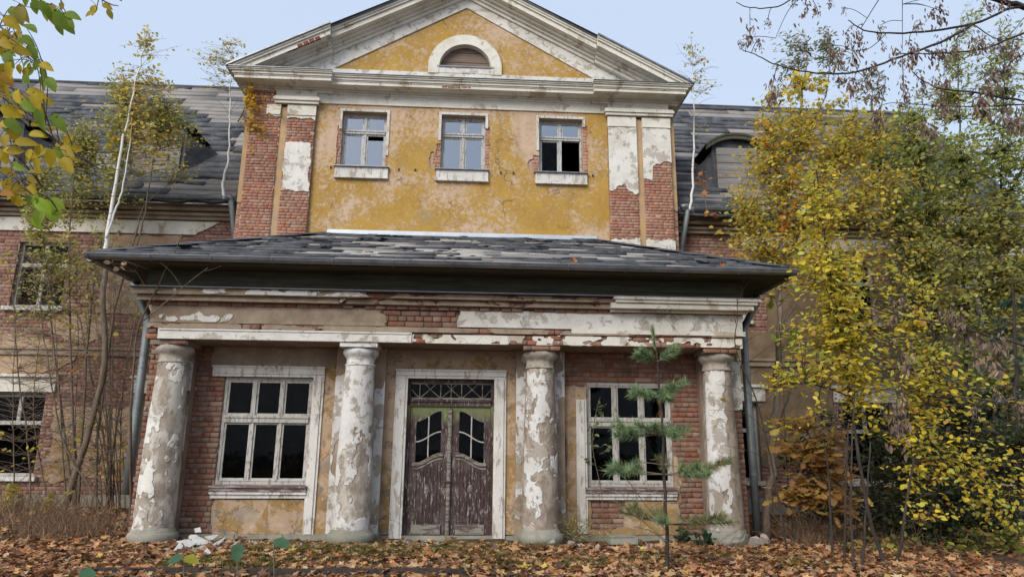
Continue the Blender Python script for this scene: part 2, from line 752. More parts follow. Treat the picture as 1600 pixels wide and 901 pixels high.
MT = dict(
    brick=m_brick(),
    mortar=m_plain('old lime mortar', (.30, .225, .17), (.22, .165, .13), 3, fine=70, bump=.012),
    mortar_pale=m_plain('pale lime mortar', (.50, .36, .26), (.40, .29, .21), 3, fine=70, bump=.012),
    column=m_peel('worn limewash over column render', (.53, .49, .43), (.37, .315, .255), .50, 5.5, .07, 12.0, (1, 1, .6), under2=(.27, .225, .18)),
    column_brown=m_peel('taupe column render', (.41, .35, .29), (.30, .24, .19), .50, 5.5, .07, 15.0, (1, 1, .6), under2=(.24, .195, .155)),
    render=m_plain('bare sandy render', (.40, .32, .235), (.29, .22, .16), 3.2, fine=55, bump=.014),
    render_grey=m_plain('grey cement render', (.27, .24, .20), (.43, .38, .32), 3.0, fine=50, bump=.012),
    peach=m_peach(),
    ochre=m_ochre(),
    ochre_gable=m_ochre('ochre limewash of the gable', .07),
    red=m_plain('broken red brick', (.25, .10, .065), (.18, .075, .05), 6, fine=50, bump=.02),
    white=m_peel('flaking white coat', (.70, .68, .63), (.46, .41, .345), .44, 3.6, .025, 3.0, under2=(.47, .43, .37)),
    white_low=m_peel('thin white limewash', (.65, .64, .62), (.43, .38, .32), .46, 3.6, .03, 7.0, under2=(.36, .32, .28)),
    cream=m_peel('flaking cream cornice paint', (.72, .69, .61), (.47, .40, .31), .41, 2.4, .025, 1.0, under2=(.52, .45, .36)),
    casing=m_peel('chalky white casing paint', (.66, .64, .60), (.45, .40, .34), .43, 5, .03, 5.0, (2.2, 1, .6)),
    frame=m_peel('weathered window paint', (.50, .485, .45), (.30, .265, .225), .42, 9, .04, 2.0, (3, 1, .8), rough=.7),
    frame_blue=m_peel('weathered grey window paint', (.50, .50, .49), (.28, .26, .24), .43, 9, .04, 4.0, (3, 1, .8), rough=.7),
    sill=m_peel('peeling violet brown sill', (.36, .31, .31), (.16, .11, .10), .5, 6, .05, 6.0, (.8, 1, 3)),
    stone=m_plain('mossy base stone', (.33, .31, .26), (.25, .25, .20), 3, fine=45, bump=.012),
    tan=m_plain('tan lime strip', (.50, .33, .16), (.42, .30, .19), 3, fine=45),
    door=m_door(),
    board=m_wood('silver grey board', (.30, .275, .25), (.19, .175, .165), (.06, .055, .05)),
    board_brown=m_wood('brown weathered board', (.23, .165, .12), (.14, .105, .085), (.05, .04, .035)),
    board_moss=m_wood('mouldy eave board', (.095, .090, .062), (.045, .047, .034), (.016, .017, .014)),
    board_pale=m_wood('bleached board', (.44, .41, .37), (.30, .28, .26), (.09, .08, .075)),
    door_rail=m_peel('grey green weathered door wood', (.27, .25, .215), (.13, .10, .085), .46, 7, .05, 8.0, (.6, 1, 3)),
    felt=m_felt(),
    zinc=m_metal('dark zinc gutter', (.24, .25, .27), (.14, .15, .165), .38),
    zinc_pale=m_metal('bright zinc', (.52, .55, .58), (.42, .45, .48), .45),
    pipe=m_metal('grey drain pipe', (.25, .28, .28), (.16, .18, .185), .5),
    glass=m_glass('dirty window glass', .008, (.35, .38, .38), .022),
    glass_sky=m_glass('sky mirroring glass', .36, (.35, .38, .4)),
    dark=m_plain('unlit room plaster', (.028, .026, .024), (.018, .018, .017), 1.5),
    iron=m_metal('rusted iron', (.05, .045, .04), (.10, .06, .04), .7),
    bark=m_plain('grey brown bark', (.22, .17, .125), (.13, .10, .075), 9, fine=60, bump=.01, stretch=(2, 2, .5)),
    bark_dark=m_plain('dark wet bark', (.07, .055, .045), (.04, .033, .03), 9, fine=60, bump=.01, stretch=(2, 2, .5)),
    birch=m_birch(),
    leaf=m_leaf('autumn leaf'),
    leaf_dry=m_leaf('dry leaf', .12, .8),
    needle=m_leaf('conifer needle', .1, .6),
    ground=m_ground(),
    render_tree_shade=m_plain('brown render with tree shade', (.27, .195, .125), (.19, .135, .085), 2.5, fine=50, bump=.012),  # right wing render, its brown darkened to carry the shade under the trees
    shard=m_plain('broken white plaster', (.56, .56, .555), (.44, .43, .41), 6, fine=50, amt=.5),
    rubble=m_plain('dusty rubble', (.42, .37, .32), (.32, .27, .23), 5, fine=40, bump=.015),
)

# ------------------------------------------------------------------ the mansion
house = empty('manor_house', (0, 3, 0), 'derelict mansion with ochre gabled pavilion, peeling columned porch and slate grey wings', 'mansion')

# ---- bricks
PAL_PORCH = [(.225, .098, .064), (.255, .112, .070), (.185, .082, .058), (.28, .145, .10), (.32, .205, .15), (.26, .094, .052), (.21, .125, .095)]
PAL_PAV = [(.37, .165, .112), (.40, .205, .145), (.34, .14, .095), (.42, .245, .18), (.39, .155, .085), (.36, .185, .135), (.33, .135, .095)]
PAL_WING = [(.27, .12, .095), (.31, .16, .125), (.22, .09, .072), (.35, .21, .17), (.25, .105, .08)]


def bricks(x0, x1, z0, z1, Y, cover, pal, course=.094, L=.33, Hd=.16, j=.013, rec=None, prot=.006, miss=.01, depth=.05):
    """courses of headers and stretchers over a rectangle, left out where the plaster hides them"""
    out = rec if rec is not None else []
    n = max(1, int(round((z1 - z0) / course)))
    ch = (z1 - z0) / n
    for i in range(n):
        zc = z0 + (i + .5) * ch
        st = (i % 2 == 0)
        x = x0 - (random.uniform(0, .3) if not st else 0)
        first = True
        while x < x1 - .03:
            w = L if (st and random.random() < .8) else Hd
            w *= random.uniform(.94, 1.05)
            if first and st:
                w = Hd * 1.5 if i % 4 else w
            first = False
            a, b = max(x, x0), min(x + w, x1)
            x += w
            if b - a < .05 or random.random() < miss:
                continue
            out.append((a + j / 2, b - j / 2, zc - ch / 2 + j / 2, zc + ch / 2 - j / 2,
                        Y - random.uniform(-prot, prot), random.choice(pal), depth))
    if cover is not None and out:
        A = np.array([(r[0], r[1], r[2], r[3]) for r in out])
        hid = np.ones(len(out), bool)
        for fx in (0, .5, 1):
            for fz in (0, 1):
                u = A[:, 0] + fx * (A[:, 1] - A[:, 0])
                v = A[:, 2] + fz * (A[:, 3] - A[:, 2])
                hid &= cover(u, v) > .05
        out[:] = [r for r, h in zip(out, hid) if not h]
    return out


BRICK_PTS = None


def brick_shape(seed):
    """18 triangles: worn front edges, open at the bedded back"""
    r = random.Random(seed)
    b = .05
    P = []
    for dx, dz in ((-.5, -.5), (.5, -.5), (.5, .5), (-.5, .5)):
        P.append((dx, 1.0, dz))
    for dx, dz in ((-.5, -.5), (.5, -.5), (.5, .5), (-.5, .5)):
        P.append((dx, .12 + r.uniform(0, .1), dz))
    for dx, dz in ((-.5, -.5), (.5, -.5), (.5, .5), (-.5, .5)):
        P.append((dx * (1 - r.uniform(.04, .12)), r.uniform(-.05, .06), dz * (1 - r.uniform(.10, .28))))
    F = []
    for k in range(4):
        l = (k + 1) % 4
        F.append((k, l, 4 + l, 4 + k))
        F.append((4 + k, 4 + l, 8 + l, 8 + k))
    F.append((8, 9, 10, 11))
    return P, F


SHAPES = [brick_shape(i) for i in range(8)]
BR_MESH = {}


def jcol(c, s=.08):
    k = random.uniform(1 - s, 1 + s)
    return tuple(min(1, max(0, q * k * random.uniform(.95, 1.05))) for q in c)


def brick_object(r, parent):
    k = (random.randrange(8), r[5])
    if k not in BR_MESH:
        P, F = SHAPES[k[0]]
        BR_MESH[k] = raw_mesh('brick', P, quads=F, cols=np.tile(jcol(r[5]), (len(P), 1)))
        BR_MESH[k].materials.append(MT['brick'])
    o = bpy.data.objects.new('brick', BR_MESH[k])
    link(o, ((r[0] + r[1]) / 2, r[4], (r[2] + r[3]) / 2), parent)
    o.scale = (r[1] - r[0], r[6], r[3] - r[2])
    return o


def brick_mass(recs, parent, name='brickwork'):
    """the remaining bricks as one part"""
    if not recs:
        return
    V, Q, C = [], [], []
    for r in recs:
        P, F = random.choice(SHAPES)
        b = len(V)
        c = jcol(r[5])
        cx, cz, w, h = (r[0] + r[1]) / 2, (r[2] + r[3]) / 2, r[1] - r[0], r[3] - r[2]
        for p in P:
            V.append((cx + p[0] * w, r[4] + p[1] * r[6], cz + p[2] * h))
            C.append(c)
        Q += [tuple(b + i for i in f) for f in F]
    V = np.array(V)
    o = (V.min(0) + V.max(0)) / 2
    ob = place(name, raw_mesh(name, V - o, quads=Q, cols=np.array(C)), MT['brick'], parent, o)
    return tag(ob, kind='stuff')


def wall_core(M, x0, x1, z0, z1, yf, yb, holes=()):
    """wall front with openings and their reveals"""
    xs = sorted({x0, x1, *[h[0] for h in holes], *[h[1] for h in holes]})
    zs = sorted({z0, z1, *[h[2] for h in holes], *[h[3] for h in holes]})
    for a, b in zip(xs[:-1], xs[1:]):
        for c, d in zip(zs[:-1], zs[1:]):
            mx, mz = (a + b) / 2, (c + d) / 2
            if any(h[0] < mx < h[1] and h[2] < mz < h[3] for h in holes):
                continue
            M.poly([(a, yf, c), (b, yf, c), (b, yf, d), (a, yf, d)])
            M.poly([(a, yb, d), (b, yb, d), (b, yb, c), (a, yb, c)])
    for h in holes:
        a, b, c, d = h
        M.poly([(a, yf, c), (a, yb, c), (a, yb, d), (a, yf, d)])
        M.poly([(b, yb, c), (b, yf, c), (b, yf, d), (b, yb, d)])
        M.poly([(a, yf, d), (a, yb, d), (b, yb, d), (b, yf, d)])
        M.poly([(a, yb, c), (a, yf, c), (b, yf, c), (b, yb, c)])
    for x in (x0, x1):
        M.poly([(x, yf, z0), (x, yf, z1), (x, yb, z1), (x, yb, z0)])
    M.poly([(x0, yf, z1), (x1, yf, z1), (x1, yb, z1), (x0, yb, z1)])


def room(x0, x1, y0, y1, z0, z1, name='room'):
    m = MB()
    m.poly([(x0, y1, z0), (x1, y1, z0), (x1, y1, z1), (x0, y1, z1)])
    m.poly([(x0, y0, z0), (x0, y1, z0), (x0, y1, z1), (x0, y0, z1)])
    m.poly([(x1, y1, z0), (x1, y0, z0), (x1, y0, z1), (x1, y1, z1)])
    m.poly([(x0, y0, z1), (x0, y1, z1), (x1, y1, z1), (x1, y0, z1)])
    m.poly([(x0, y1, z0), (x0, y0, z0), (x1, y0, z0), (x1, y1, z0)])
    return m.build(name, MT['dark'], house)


# ================================================================= porch wall
YW = .50
SINGLES = []
WIN_L, WIN_R = (-4.25, -2.59, .92, 2.87), (2.59, 4.25, .92, 2.87)
DOOR = (-.82, .82, 0.0, 2.88)


def F_porch(u, v):
    n = .07 * fbm(u * 2.1, v * 2.1, 5) + .045 * fbm(u * 8, v * 8, 9)
    f = np.minimum(sdbox(u, v, -9, -4.20, -1, 3.02), sdbox(u, v, -9, -4.52, -1, 3.6))
    f = np.minimum(f, sdbox(u, v, 1.98, 9, 2.76, 3.6))
    f = np.minimum(f, sdbox(u, v, 4.34, 9, -1, 3.6))
    f = np.minimum(f, sdbox(u, v, 4.24, 9, 1.5, 3.6))
    f = np.minimum(f, sdbox(u, v, 2.66, 3.28, .17, .66))
    f = np.minimum(f, sdell(u, v, 2.06, 1.55, .13, .75))
    return f + n


def F_fin(u, v):
    n = fbm(u * 3.1, v * 3.1, 21) * .12 + .05 * fbm(u * 11, v * 11, 22)
    f = F_porch(u, v) - .035
    f = np.minimum(f, (3.30 - v) * .8 + n)                            # washed off under the soffit
    f = np.minimum(f, sdell(u, v, -3.62, .40, .28, .13) + n * .7)     # grey patch under the window
    f = np.minimum(f, sdell(u, v, -4.1, 3.2, .35, .2) + n)
    f = np.minimum(f, sdell(u, v, -2.9, 3.25, .9, .13) + n)
    return np.minimum(f, fbm(u * 2.3, v * 2.3, 31) + .42 + .25 * fbm(u * 9, v * 9, 37))


mw_ = MB()
wall_core(mw_, -5.57, 5.57, -.2, 3.44, .54, .95, [WIN_L, WIN_R, DOOR])
pw = mw_.build('porch_wall', MT['mortar'], house)
HOLES = [(h[0] + .0, h[1], h[2] - .26 if h is not DOOR else -.3, h[3]) for h in (WIN_L, WIN_R, DOOR)]
sheet('plaster_coat', -4.79, 4.79, .06, 3.43, F_porch, flat(YW + .02), .026, MT['render'], pw, .035, HOLES, .010, 4)
sheet('lime_coat', -4.70, 2.40, .07, 3.42, F_fin, flat(YW - .006), .008, MT['peach'], pw, .03, HOLES, .010, 4)
sheet('lime_coat', 2.17, 4.6, .07, 2.9, lambda u, v: np.minimum(F_porch(u, v) - .02, fbm(u * 3, v * 3, 33) + .62),
      flat(YW - .006), .008, MT['peach'], pw, .03, HOLES, .010, 4)
cov = lambda u, v: np.where(((u > WIN_L[0]) & (u < WIN_L[1]) & (v > .66) & (v < 2.87)) | ((u > WIN_R[0]) & (u < WIN_R[1]) & (v > .66) & (v < 2.87)), 1, F_porch(u, v))
rec = []
for x0, x1 in ((-4.80, -4.25), (4.25, 4.80), (2.0, 4.25), (-4.25, -2.2)):
    rec += bricks(x0, x1, .07, 3.43, .515, cov, PAL_PORCH, prot=.008)
clip = []
for r in rec:                                        # cut at the openings
    a, b = r[0], r[1]
    for h in (WIN_L, WIN_R):
        if r[3] > h[2] - .2 and r[2] < h[3]:
            if h[0] < a < h[1]:
                a = h[1]
            if h[0] < b < h[1]:
                b = h[0]
    if b - a > .04:
        clip.append((a, b) + tuple(r[2:]))
SINGLES += [(r, 'porch_wall') for r in clip]

# pilasters behind the columns: rendered pair in the middle, bare brick at the corners
for cx in (-1.69, 1.69):
    p = MB().box(cx - .46, cx + .46, .31, .54, -.1, 3.43).build('pilaster', MT['render'], house)
    sd_ = 3 if cx < 0 else 8
    if cx < 0:
        Fp = lambda u, v: fbm(u * 3, v * 1.6, 41) + .32 + .1 * fbm(u * 12, v * 9, 43) - .6 * np.clip(v - 2.6, 0, 1)
    else:
        Fp = lambda u, v: fbm(u * 3, v * 1.6, 57) + .02 + .1 * fbm(u * 12, v * 9, 53) - .3 * np.clip(v - 2.8, 0, 1)
    sheet('white_coat', cx - .46, cx + .46, .07, 3.40, Fp, flat(.31), .009, MT['white_low'], p, .025, (), .006, sd_)
    MB().box(cx - .485, cx + .485, .285, .50, -.15, .10).build('plinth', MT['stone'], p)
for s in (-1, 1):
    a, b = (-5.57, -4.77) if s < 0 else (4.77, 5.57)
    p = MB().box(a + .012, b - .012, .33, .54, -.1, 3.43).build('corner_pilaster', MT['mortar'], house)
    r_ = bricks(a, b, .02, 3.43, .312, None, PAL_PORCH, prot=.009)
    r_ = [r for r in r_ if abs((r[0] + r[1]) / 2 - 5 * s) > .20]
    SINGLES += [(r, p.name) for r in r_]
    if s < 0:
        Fc = lambda u, v: np.maximum(-sdbox(u, v, -4.86, -4.5, 2.62, 3.3), -sdell(u, v, -4.74, 1.95, .16, .42)) + .07 * fbm(u * 6, v * 5, 61)
    else:
        Fc = lambda u, v: np.maximum(-sdbox(u, v, 5.28, 5.7, 2.35, 3.3), -sdell(u, v, 4.72, .9, .1, .3)) + .05 * fbm(u * 6, v * 5, 62)
    sheet('white_coat', a, b, .1, 3.35, Fc, flat(.30), .022, MT['white_low'], p, .025, (), .006, 6)
    # the return of the corner along the side of the porch
    m = MB()
    xs = -5.57 if s < 0 else 5.57
    m.box(min(xs, xs - s * .2) , max(xs, xs - s * .2), .54, 5.68, -.2, 3.44)
    m.build('porch_side_wall', MT['mortar'], house)

# stone base along the wall, in blocks
x = -4.77
pl = MB().box(-4.77, 4.77, .475, .54, -.2, .045).build('plinth', MT['stone'], house)
while x < 4.7:
    w = min(random.uniform(.55, 1.1), 4.77 - x)
    if not (x + w > -.80 and x < .80):
        MB().box(x + .006, x + w - .006, .445 + random.uniform(-.004, .004), .48, -.2, .065 + random.uniform(-.008, .008), .003).build('stone_block', MT['stone'], pl)
    x += w
MB().box(-.95, .95, .20, .62, -.12, -.015, .006).build('doorstep', MT['stone'], house)

# ---- window and door surrounds (two-step boards of stucco)
def casing(name, x0, x1, z0, z1, yf, mat='casing', step='x', parent=house):
    m = MB().box(x0, x1, yf, YW + .03, z0, z1, .002)
    if step == 'x':
        m.box(x0 + .035, x1 - .045, yf - .022, yf + .01, z0 + .002, z1 - .002, .002)
    elif step == 'z':
        m.box(x0 + .002, x1 - .002, yf - .022, yf + .01, z0 + .05, z1 - .035, .002)
        m.box(x0 - .012, x1 + .012, yf - .035, yf + .01, z1 - .033, z1 + .004, .002)
    return m.build(name, MT[mat], parent)


casing('window_surround', -4.46, -2.39, 2.872, 3.07, .455, 'casing', 'z')
casing('window_surround', -2.59, -2.39, .07, 2.870, .455)
casing('window_surround', 2.39, 2.588, .09, 2.52, .455)
casing('door_surround', -1.05, -.822, .0, 2.882, .445)
casing('door_surround', .822, 1.05, .0, 2.882, .445)
casing('door_surround', -1.05, 1.05, 2.885, 3.05, .445, 'casing', 'z')

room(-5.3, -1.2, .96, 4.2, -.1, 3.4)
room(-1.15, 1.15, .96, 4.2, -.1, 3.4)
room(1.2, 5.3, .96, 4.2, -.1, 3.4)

# ---- the two big casement windows
def bar(m, x0, x1, y0, y1, z0, z1):
    m.box(x0, x1, y0, y1, z0, z1, .0015)


def porch_window(h):
    x0, x1, z0, z1 = h
    y = .56
    m = MB()
    bar(m, x0 + .004, x0 + .060, y, y + .12, z0, z1)
    bar(m, x1 - .060, x1 - .004, y, y + .12, z0, z1)
    bar(m, x0 + .061, x1 - .061, y + .002, y + .118, z1 - .065, z1 - .003)
    bar(m, x0 + .061, x1 - .061, y + .002, y + .118, z0, z0 + .06)
    zt = 2.03
    bar(m, x0 + .062, x1 - .062, y - .03, y + .11, zt, zt + .11)
    bar(m, x0 + .055, x1 - .055, y - .05, y + .02, zt + .085, zt + .118)
    w = (x1 - x0 - .122) / 3
    for k in (1, 2):
        xm = x0 + .061 + w * k
        bar(m, xm - .026, xm + .026, y - .012, y + .10, z0 + .06, zt - .002)
        bar(m, xm - .026, xm + .026, y - .012, y + .10, zt + .12, z1 - .067)
    win = m.build('porch_window', MT['frame'], house)
    for k in range(3):
        for a, b in ((z0 + .06, zt), (zt + .118, z1 - .065)):
            l = x0 + .061 + w * k + (.027 if k else .002)
            r = x0 + .061 + w * (k + 1) - (.027 if k < 2 else .002)
            s = MB()
            t = .036
            yy = y + .015
            bar(s, l, l + t, yy, yy + .05, a + .003, b - .003)
            bar(s, r - t, r, yy, yy + .05, a + .003, b - .003)
            bar(s, l + t, r - t, yy, yy + .05, a + .003, a + t + .015)
            bar(s, l + t, r - t, yy, yy + .05, b - t, b - .003)
            bar(s, l - .01, r + .01, yy - .022, yy + .01, a - .004, a + .022)
            s.build('sash', MT['frame'], win)
            MB().box(l + t - .006, r - t + .006, yy + .022, yy + .027, a + t, b - t + .006).build('pane', MT['glass'], win)
    m = MB().box(x0 - .03, x1 + .02, .40, .575, .80, .895, .004)
    m.box(x0 - .05, x1 + .03, .375, .44, .865, .905, .003)
    m.build('sill', MT['sill'], win)
    m = MB().box(x0 - .02, x1 + .01, .45, .53, .685, .798, .004)
    m.box(x0 - .04, x1 + .02, .415, .46, .75, .795, .003)
    m.build('sill_moulding', MT['casing'], win)
    return win


porch_window(WIN_L)
porch_window(WIN_R)

# ---- entrance door
m = MB()
bar(m, -.818, -.765, .57, .70, .0, 2.87)
bar(m, .765, .818, .57, .70, .0, 2.87)
bar(m, -.764, .764, .57, .70, 2.82, 2.872)
bar(m, -.764, .764, .555, .70, 2.37, 2.50)
bar(m, -.764, .764, .530, .60, 2.455, 2.49)
bar(m, -.764, .764, .540, .60, 2.385, 2.41)
bar(m, -.80, .80, .52, .72, -.014, .035)
df = m.build('door_frame', MT['door'], house)
# fanlight with crossed glazing bars
m = MB()
bar(m, -.762, .762, .60, .64, 2.502, 2.535)
bar(m, -.762, .762, .60, .64, 2.79, 2.818)
for i, xb in enumerate((-.60, -.42, -.20, -.0, .20, .42, .60)):
    if i % 2 == 0 or i == 3:
        m.tube([(xb, .615, 2.535), (xb, .615, 2.79)], .011, 6)
for xb in (-.40, .0, .40):
    m.tube([(xb - .18, .61, 2.535), (xb, .61, 2.69)], .010, 6)
    m.tube([(xb + .18, .61, 2.535), (xb, .61, 2.69)], .010, 6)
    m.tube([(xb - .1, .61, 2.79), (xb, .61, 2.69)], .008, 6)
    m.tube([(xb + .1, .61, 2.79), (xb, .61, 2.69)], .008, 6)
m.tube([(-.76, .61, 2.69), (-.66, .61, 2.57), (-.58, .61, 2.54)], .009, 6)
m.tube([(.76, .61, 2.69), (.66, .61, 2.57), (.58, .61, 2.54)], .009, 6)
fl = m.build('fanlight', MT['door_rail'], house)
MB().box(-.765, .765, .645, .650, 2.51, 2.81).build('pane', MT['glass'], fl)


def door_leaf(s):
    """s = -1 left, 1 right; the glazed light has a swept head and foot"""
    a, b = (.006, .758) if s > 0 else (-.758, -.006)
    lo, hi = (.17, .64) if s > 0 else (-.64, -.17)
    q = lambda u: (u - lo) / (hi - lo) if s > 0 else (hi - u) / (hi - lo)        # 0 at the meeting stile
    top = lambda u: 2.18 + .10 * np.cos(np.clip(q(u), 0, 1) * math.pi)
    bot = lambda u: 1.42 + .09 * np.cos(np.clip(q(u), 0, 1) * math.pi)
    F = lambda u, v: np.maximum(np.maximum(lo - u, u - hi), np.maximum(bot(u) - v, v - top(u)))
    lf = sheet('door_leaf', a, b, .036, 2.365, F, flat(.645), .045, MT['door'], house, .022, (), .001, 2)
    MB().box(lo - .02, hi + .02, .648, .652, 1.33, 2.28).build('pane', MT['glass'], lf)
    m = MB()
    xm = (lo + hi) / 2
    m.tube([(xm, .60, float(bot(np.array(xm)))), (xm, .60, float(top(np.array(xm))))], .014, 6)
    us = np.linspace(lo, hi, 9)
    m.tube([(u, .60, (float(top(np.array(u))) * .5 + float(bot(np.array(u))) * .5)) for u in us], .014, 6)
    m.build('glazing_bar', MT['frame'], lf)
    m = MB()
    us = np.linspace(lo - .05, hi + .05, 13)
    m.tube([(u, .60, float(bot(np.array(u))) - .055) for u in us], .026, 8)
    m.tube([(u, .605, float(bot(np.array(u))) - .115) for u in us], .020, 8)
    m.tube([(u, .605, float(bot(np.array(u))) - .02) for u in us], .016, 8)
    m.build('rail_moulding', MT['door_rail'], lf)
    n = 8
    for k in range(n):                                    # fluted lower panel, slat by slat
        x0_ = lo - .02 + (hi - lo + .04) * k / n
        x1_ = lo - .02 + (hi - lo + .04) * (k + 1) / n
        zt = float(bot(np.array((x0_ + x1_) / 2))) - .17
        MB().box(x0_ + .004, x1_ - .004, .585 + .003 * (k % 2), .607, .27, zt, .001).build('slat', MT['door'], lf)
    MB().box(lo - .03, hi + .03, .580, .606, .06, .225, .002).box(lo - .0, hi + .0, .572, .59, .085, .20, .001).build('bottom_panel', MT['door_rail'], lf)
    m = MB()                                              # carved oval boss with a drop
    cz = .86
    rg = []
    for r, yy in ((.0, .570), (.028, .572), (.045, .584), (.055, .586)):
        rg.append([m.vert((xm + r * math.cos(t) * .75, yy, cz + r * math.sin(t) * 1.45)) for t in np.linspace(0, 2 * math.pi, 13)[:-1]])
    for p, r in zip(rg[:-1], rg[1:]):
        for k in range(12):
            l = (k + 1) % 12
            m.f.append((p[k], r[k], r[l], p[l]))
    m.prism([(xm - .02, .77), (xm, .66), (xm + .02, .77)], .574, .586)
    m.build('carved_boss', MT['door_rail'], lf)
    if s > 0:
        m = MB().box(-.040, .030, .555, .60, .05, 2.33, .002).box(-.022, .014, .540, .56, .10, 2.28, .002)
        m.build('cover_strip', MT['door_rail'], lf)
        m = MB().box(.02, .055, .575, .602, .90, 1.08).tube([(.038, .58, .99), (.038, .53, .99), (-.05, .525, .99), (-.10, .525, .985)], .012, 8)
        m.build('handle', MT['iron'], lf)
    else:
        m = MB().box(-.075, -.045, .575, .602, .90, 1.08).tube([(-.06, .58, .965), (-.06, .535, .965), (.0, .530, .965)], .012, 8)
        m.build('handle', MT['iron'], lf)
    return lf


door_leaf(-1)
door_leaf(1)

# ================================================================= columns
def col_r(z):
    t = np.clip((z - .28) / (3.08 - .28), 0, 1)
    return .325 - .072 * t ** 1.8


COLUMN_F = {
    0: lambda u, v: fbm(u * 3.0, v * 2.0, 71) * .9 + .5 * fbm(u * 11, v * 8, 72, 5) - .06,
    1: lambda u, v: fbm(u * 3.0, v * 1.6, 75) * .7 + .45 * fbm(u * 11, v * 8, 76, 5) + .36 + .2 * np.clip(v - 2.1, -1, .5) - 4 * np.clip(.05 - sdell(u, v, -.30, 1.05, .09, .68) + .05 * fbm(u * 9, v * 4, 5), 0, .3) - 3 * np.clip(.03 - sdell(u, v, -.62, 1.45, .10, .28) + .06 * fbm(u * 9, v * 6, 6), 0, .3),
    2: lambda u, v: fbm(u * 3.0, v * 2.2, 83) * .8 + .55 * fbm(u * 11, v * 8, 84, 5) - .12 + 3 * np.clip(.04 - sdell(u, v, -.45, 2.62, .14, .38), 0, .3) + 2 * np.clip(.03 - sdell(u, v, -.5, .75, .16, .35), 0, .2),
    3: lambda u, v: fbm(u * 3.0, v * 1.2, 88) * .6 + .5 * fbm(u * 11, v * 7, 89, 5) + np.clip((-.42 - u) * 4, -.5, .38) + .4 * np.clip(v - 2.3, 0, .6),
}
for i, cx in enumerate((-5.0, -1.655, 1.655, 5.0)):
    m = MB()
    prof = [(col_r(z), z) for z in np.linspace(.16, 3.10, 30)]
    m.lathe(cx, 0, prof, 44, .0025)
    c = m.build('porch_column', MT['column' if i < 2 else 'column_brown'], house, smooth=True)
    R0 = .30
    mp = lambda u, v, d, cx=cx: np.stack([cx + (col_r(v) + d) * np.cos(u / R0), (col_r(v) + d) * np.sin(u / R0), v], 1)
    sheet('white_coat', -math.pi * R0 + .1, -.1, .22, 3.06, COLUMN_F[i], mp, .007, MT['white_low' if i != 0 else 'white'], c, .018, (), .003, 70 + i, True)
    tz = lambda z, r0, h: (r0, z)
    b = [(.34, -.1), (.375, -.02), (.40, .04), (.408, .09), (.395, .14), (.362, .165), (.355, .17), (.352, .20), (.335, .205), (.326, .24)]
    if i == 3:
        b = [(.345, -.1), (.36, -.02), (.38, .05), (.37, .09), (.36, .14), (.345, .18), (.335, .21), (.326, .24)]
    MB().lathe(cx, 0, b, 44, .003 if i < 3 else .012).build('column_base', MT['stone'], c, smooth=i < 3)
    cap = [(.257, 3.03), (.275, 3.04), (.277, 3.06), (.254, 3.07), (.250, 3.16), (.258, 3.18), (.285, 3.21), (.318, 3.25), (.328, 3.29), (.318, 3.33), (.30, 3.35)]
    MB().lathe(cx, 0, cap, 44, .006 if i < 2 else .014).build('capital', MT['render_grey' if i != 1 else 'white_low'], c, smooth=True)
    if i == 1:
        MB().box(cx - .335, cx + .335, -.345, .3, 3.352, 3.43, .004).build('abacus', MT['white_low'], c)
    else:
        MB().box(cx - .325, cx + .325, -.30, .3, 3.345, 3.428).build('abacus', MT['mortar'], c)
        for r in bricks(cx - .345, cx + .345, 3.345, 3.43, -.335, None, PAL_PORCH[:4], course=.085, prot=.012):
            SINGLES.append((r, c.name))

# ================================================================= entablature
ent = MB().box(-5.38, 5.38, -.29, .95, 3.435, 4.10)
ent.box(-5.50, 5.50, -.42, .95, 4.102, 4.2)
ent.box(-5.56, 5.56, -.50, .95, 4.202, 4.31)
ent.box(-5.38, -5.18, .952, 5.68, 3.435, 4.31)
ent.box(5.18, 5.38, .952, 5.68, 3.435, 4.31)
ent = ent.build('entablature', MT['mortar'], house)
E_REC = []
Y_A = -.33


def F_frL(u, v):      # tan frieze coat on the left
    e = .028 + .035 * fbm(u * 4, v * 2, 93)
    return np.minimum(np.minimum((-1.25 + .14 * fbm(v * 9, u * 0 + 3, 2) - u) * .6 + .06 * fbm(u * 3, v * 6, 91), (v - 3.745) + e), 4.05 - v + e)


def F_frR(u, v):      # white frieze coat on the right
    e = .030 + .03 * fbm(u * 5, v * 2, 94)
    return np.minimum(np.minimum((u - .12) * .6 + .09 * fbm(u * 4, v * 6, 92), v - 3.752 + e), 4.052 - v + e)


sheet('frieze_coat', -5.36, -.9, 3.735, 4.06, F_frL, flat(-.30), .05, MT['render'], ent, .03, (), .016, 12)
sheet('lime_patch', -5.2, -3.9, 3.75, 3.98, lambda u, v: -sdell(u, v, -4.55, 3.83, .6, .06) + .09 * fbm(u * 6, v * 8, 17, 5), flat(-.345), .02, MT['white'], ent, .02, (), .004, 3)
sheet('frieze_coat', -.0, 5.42, 3.745, 4.06, F_frR, flat(-.30), .055, MT['white'], ent, .03, (), .006, 13)
sheet('frieze_fillet', 2.2, 5.46, 3.665, 3.745, lambda u, v: .05 + .06 * fbm(u * 5, v * 5, 95), flat(-.31), .065, MT['cream'], ent, .03)
cov = lambda u, v: np.maximum(F_frL(u, v), F_frR(u, v))
E_REC += bricks(-1.5, .5, 3.73, 4.04, Y_A, cov, PAL_PORCH, course=.1, prot=.01)
# header ledge under the frieze
E_REC += bricks(-5.40, 5.40, 3.63, 3.725, -.352, None, PAL_PORCH, course=.095, L=.30, prot=.012)
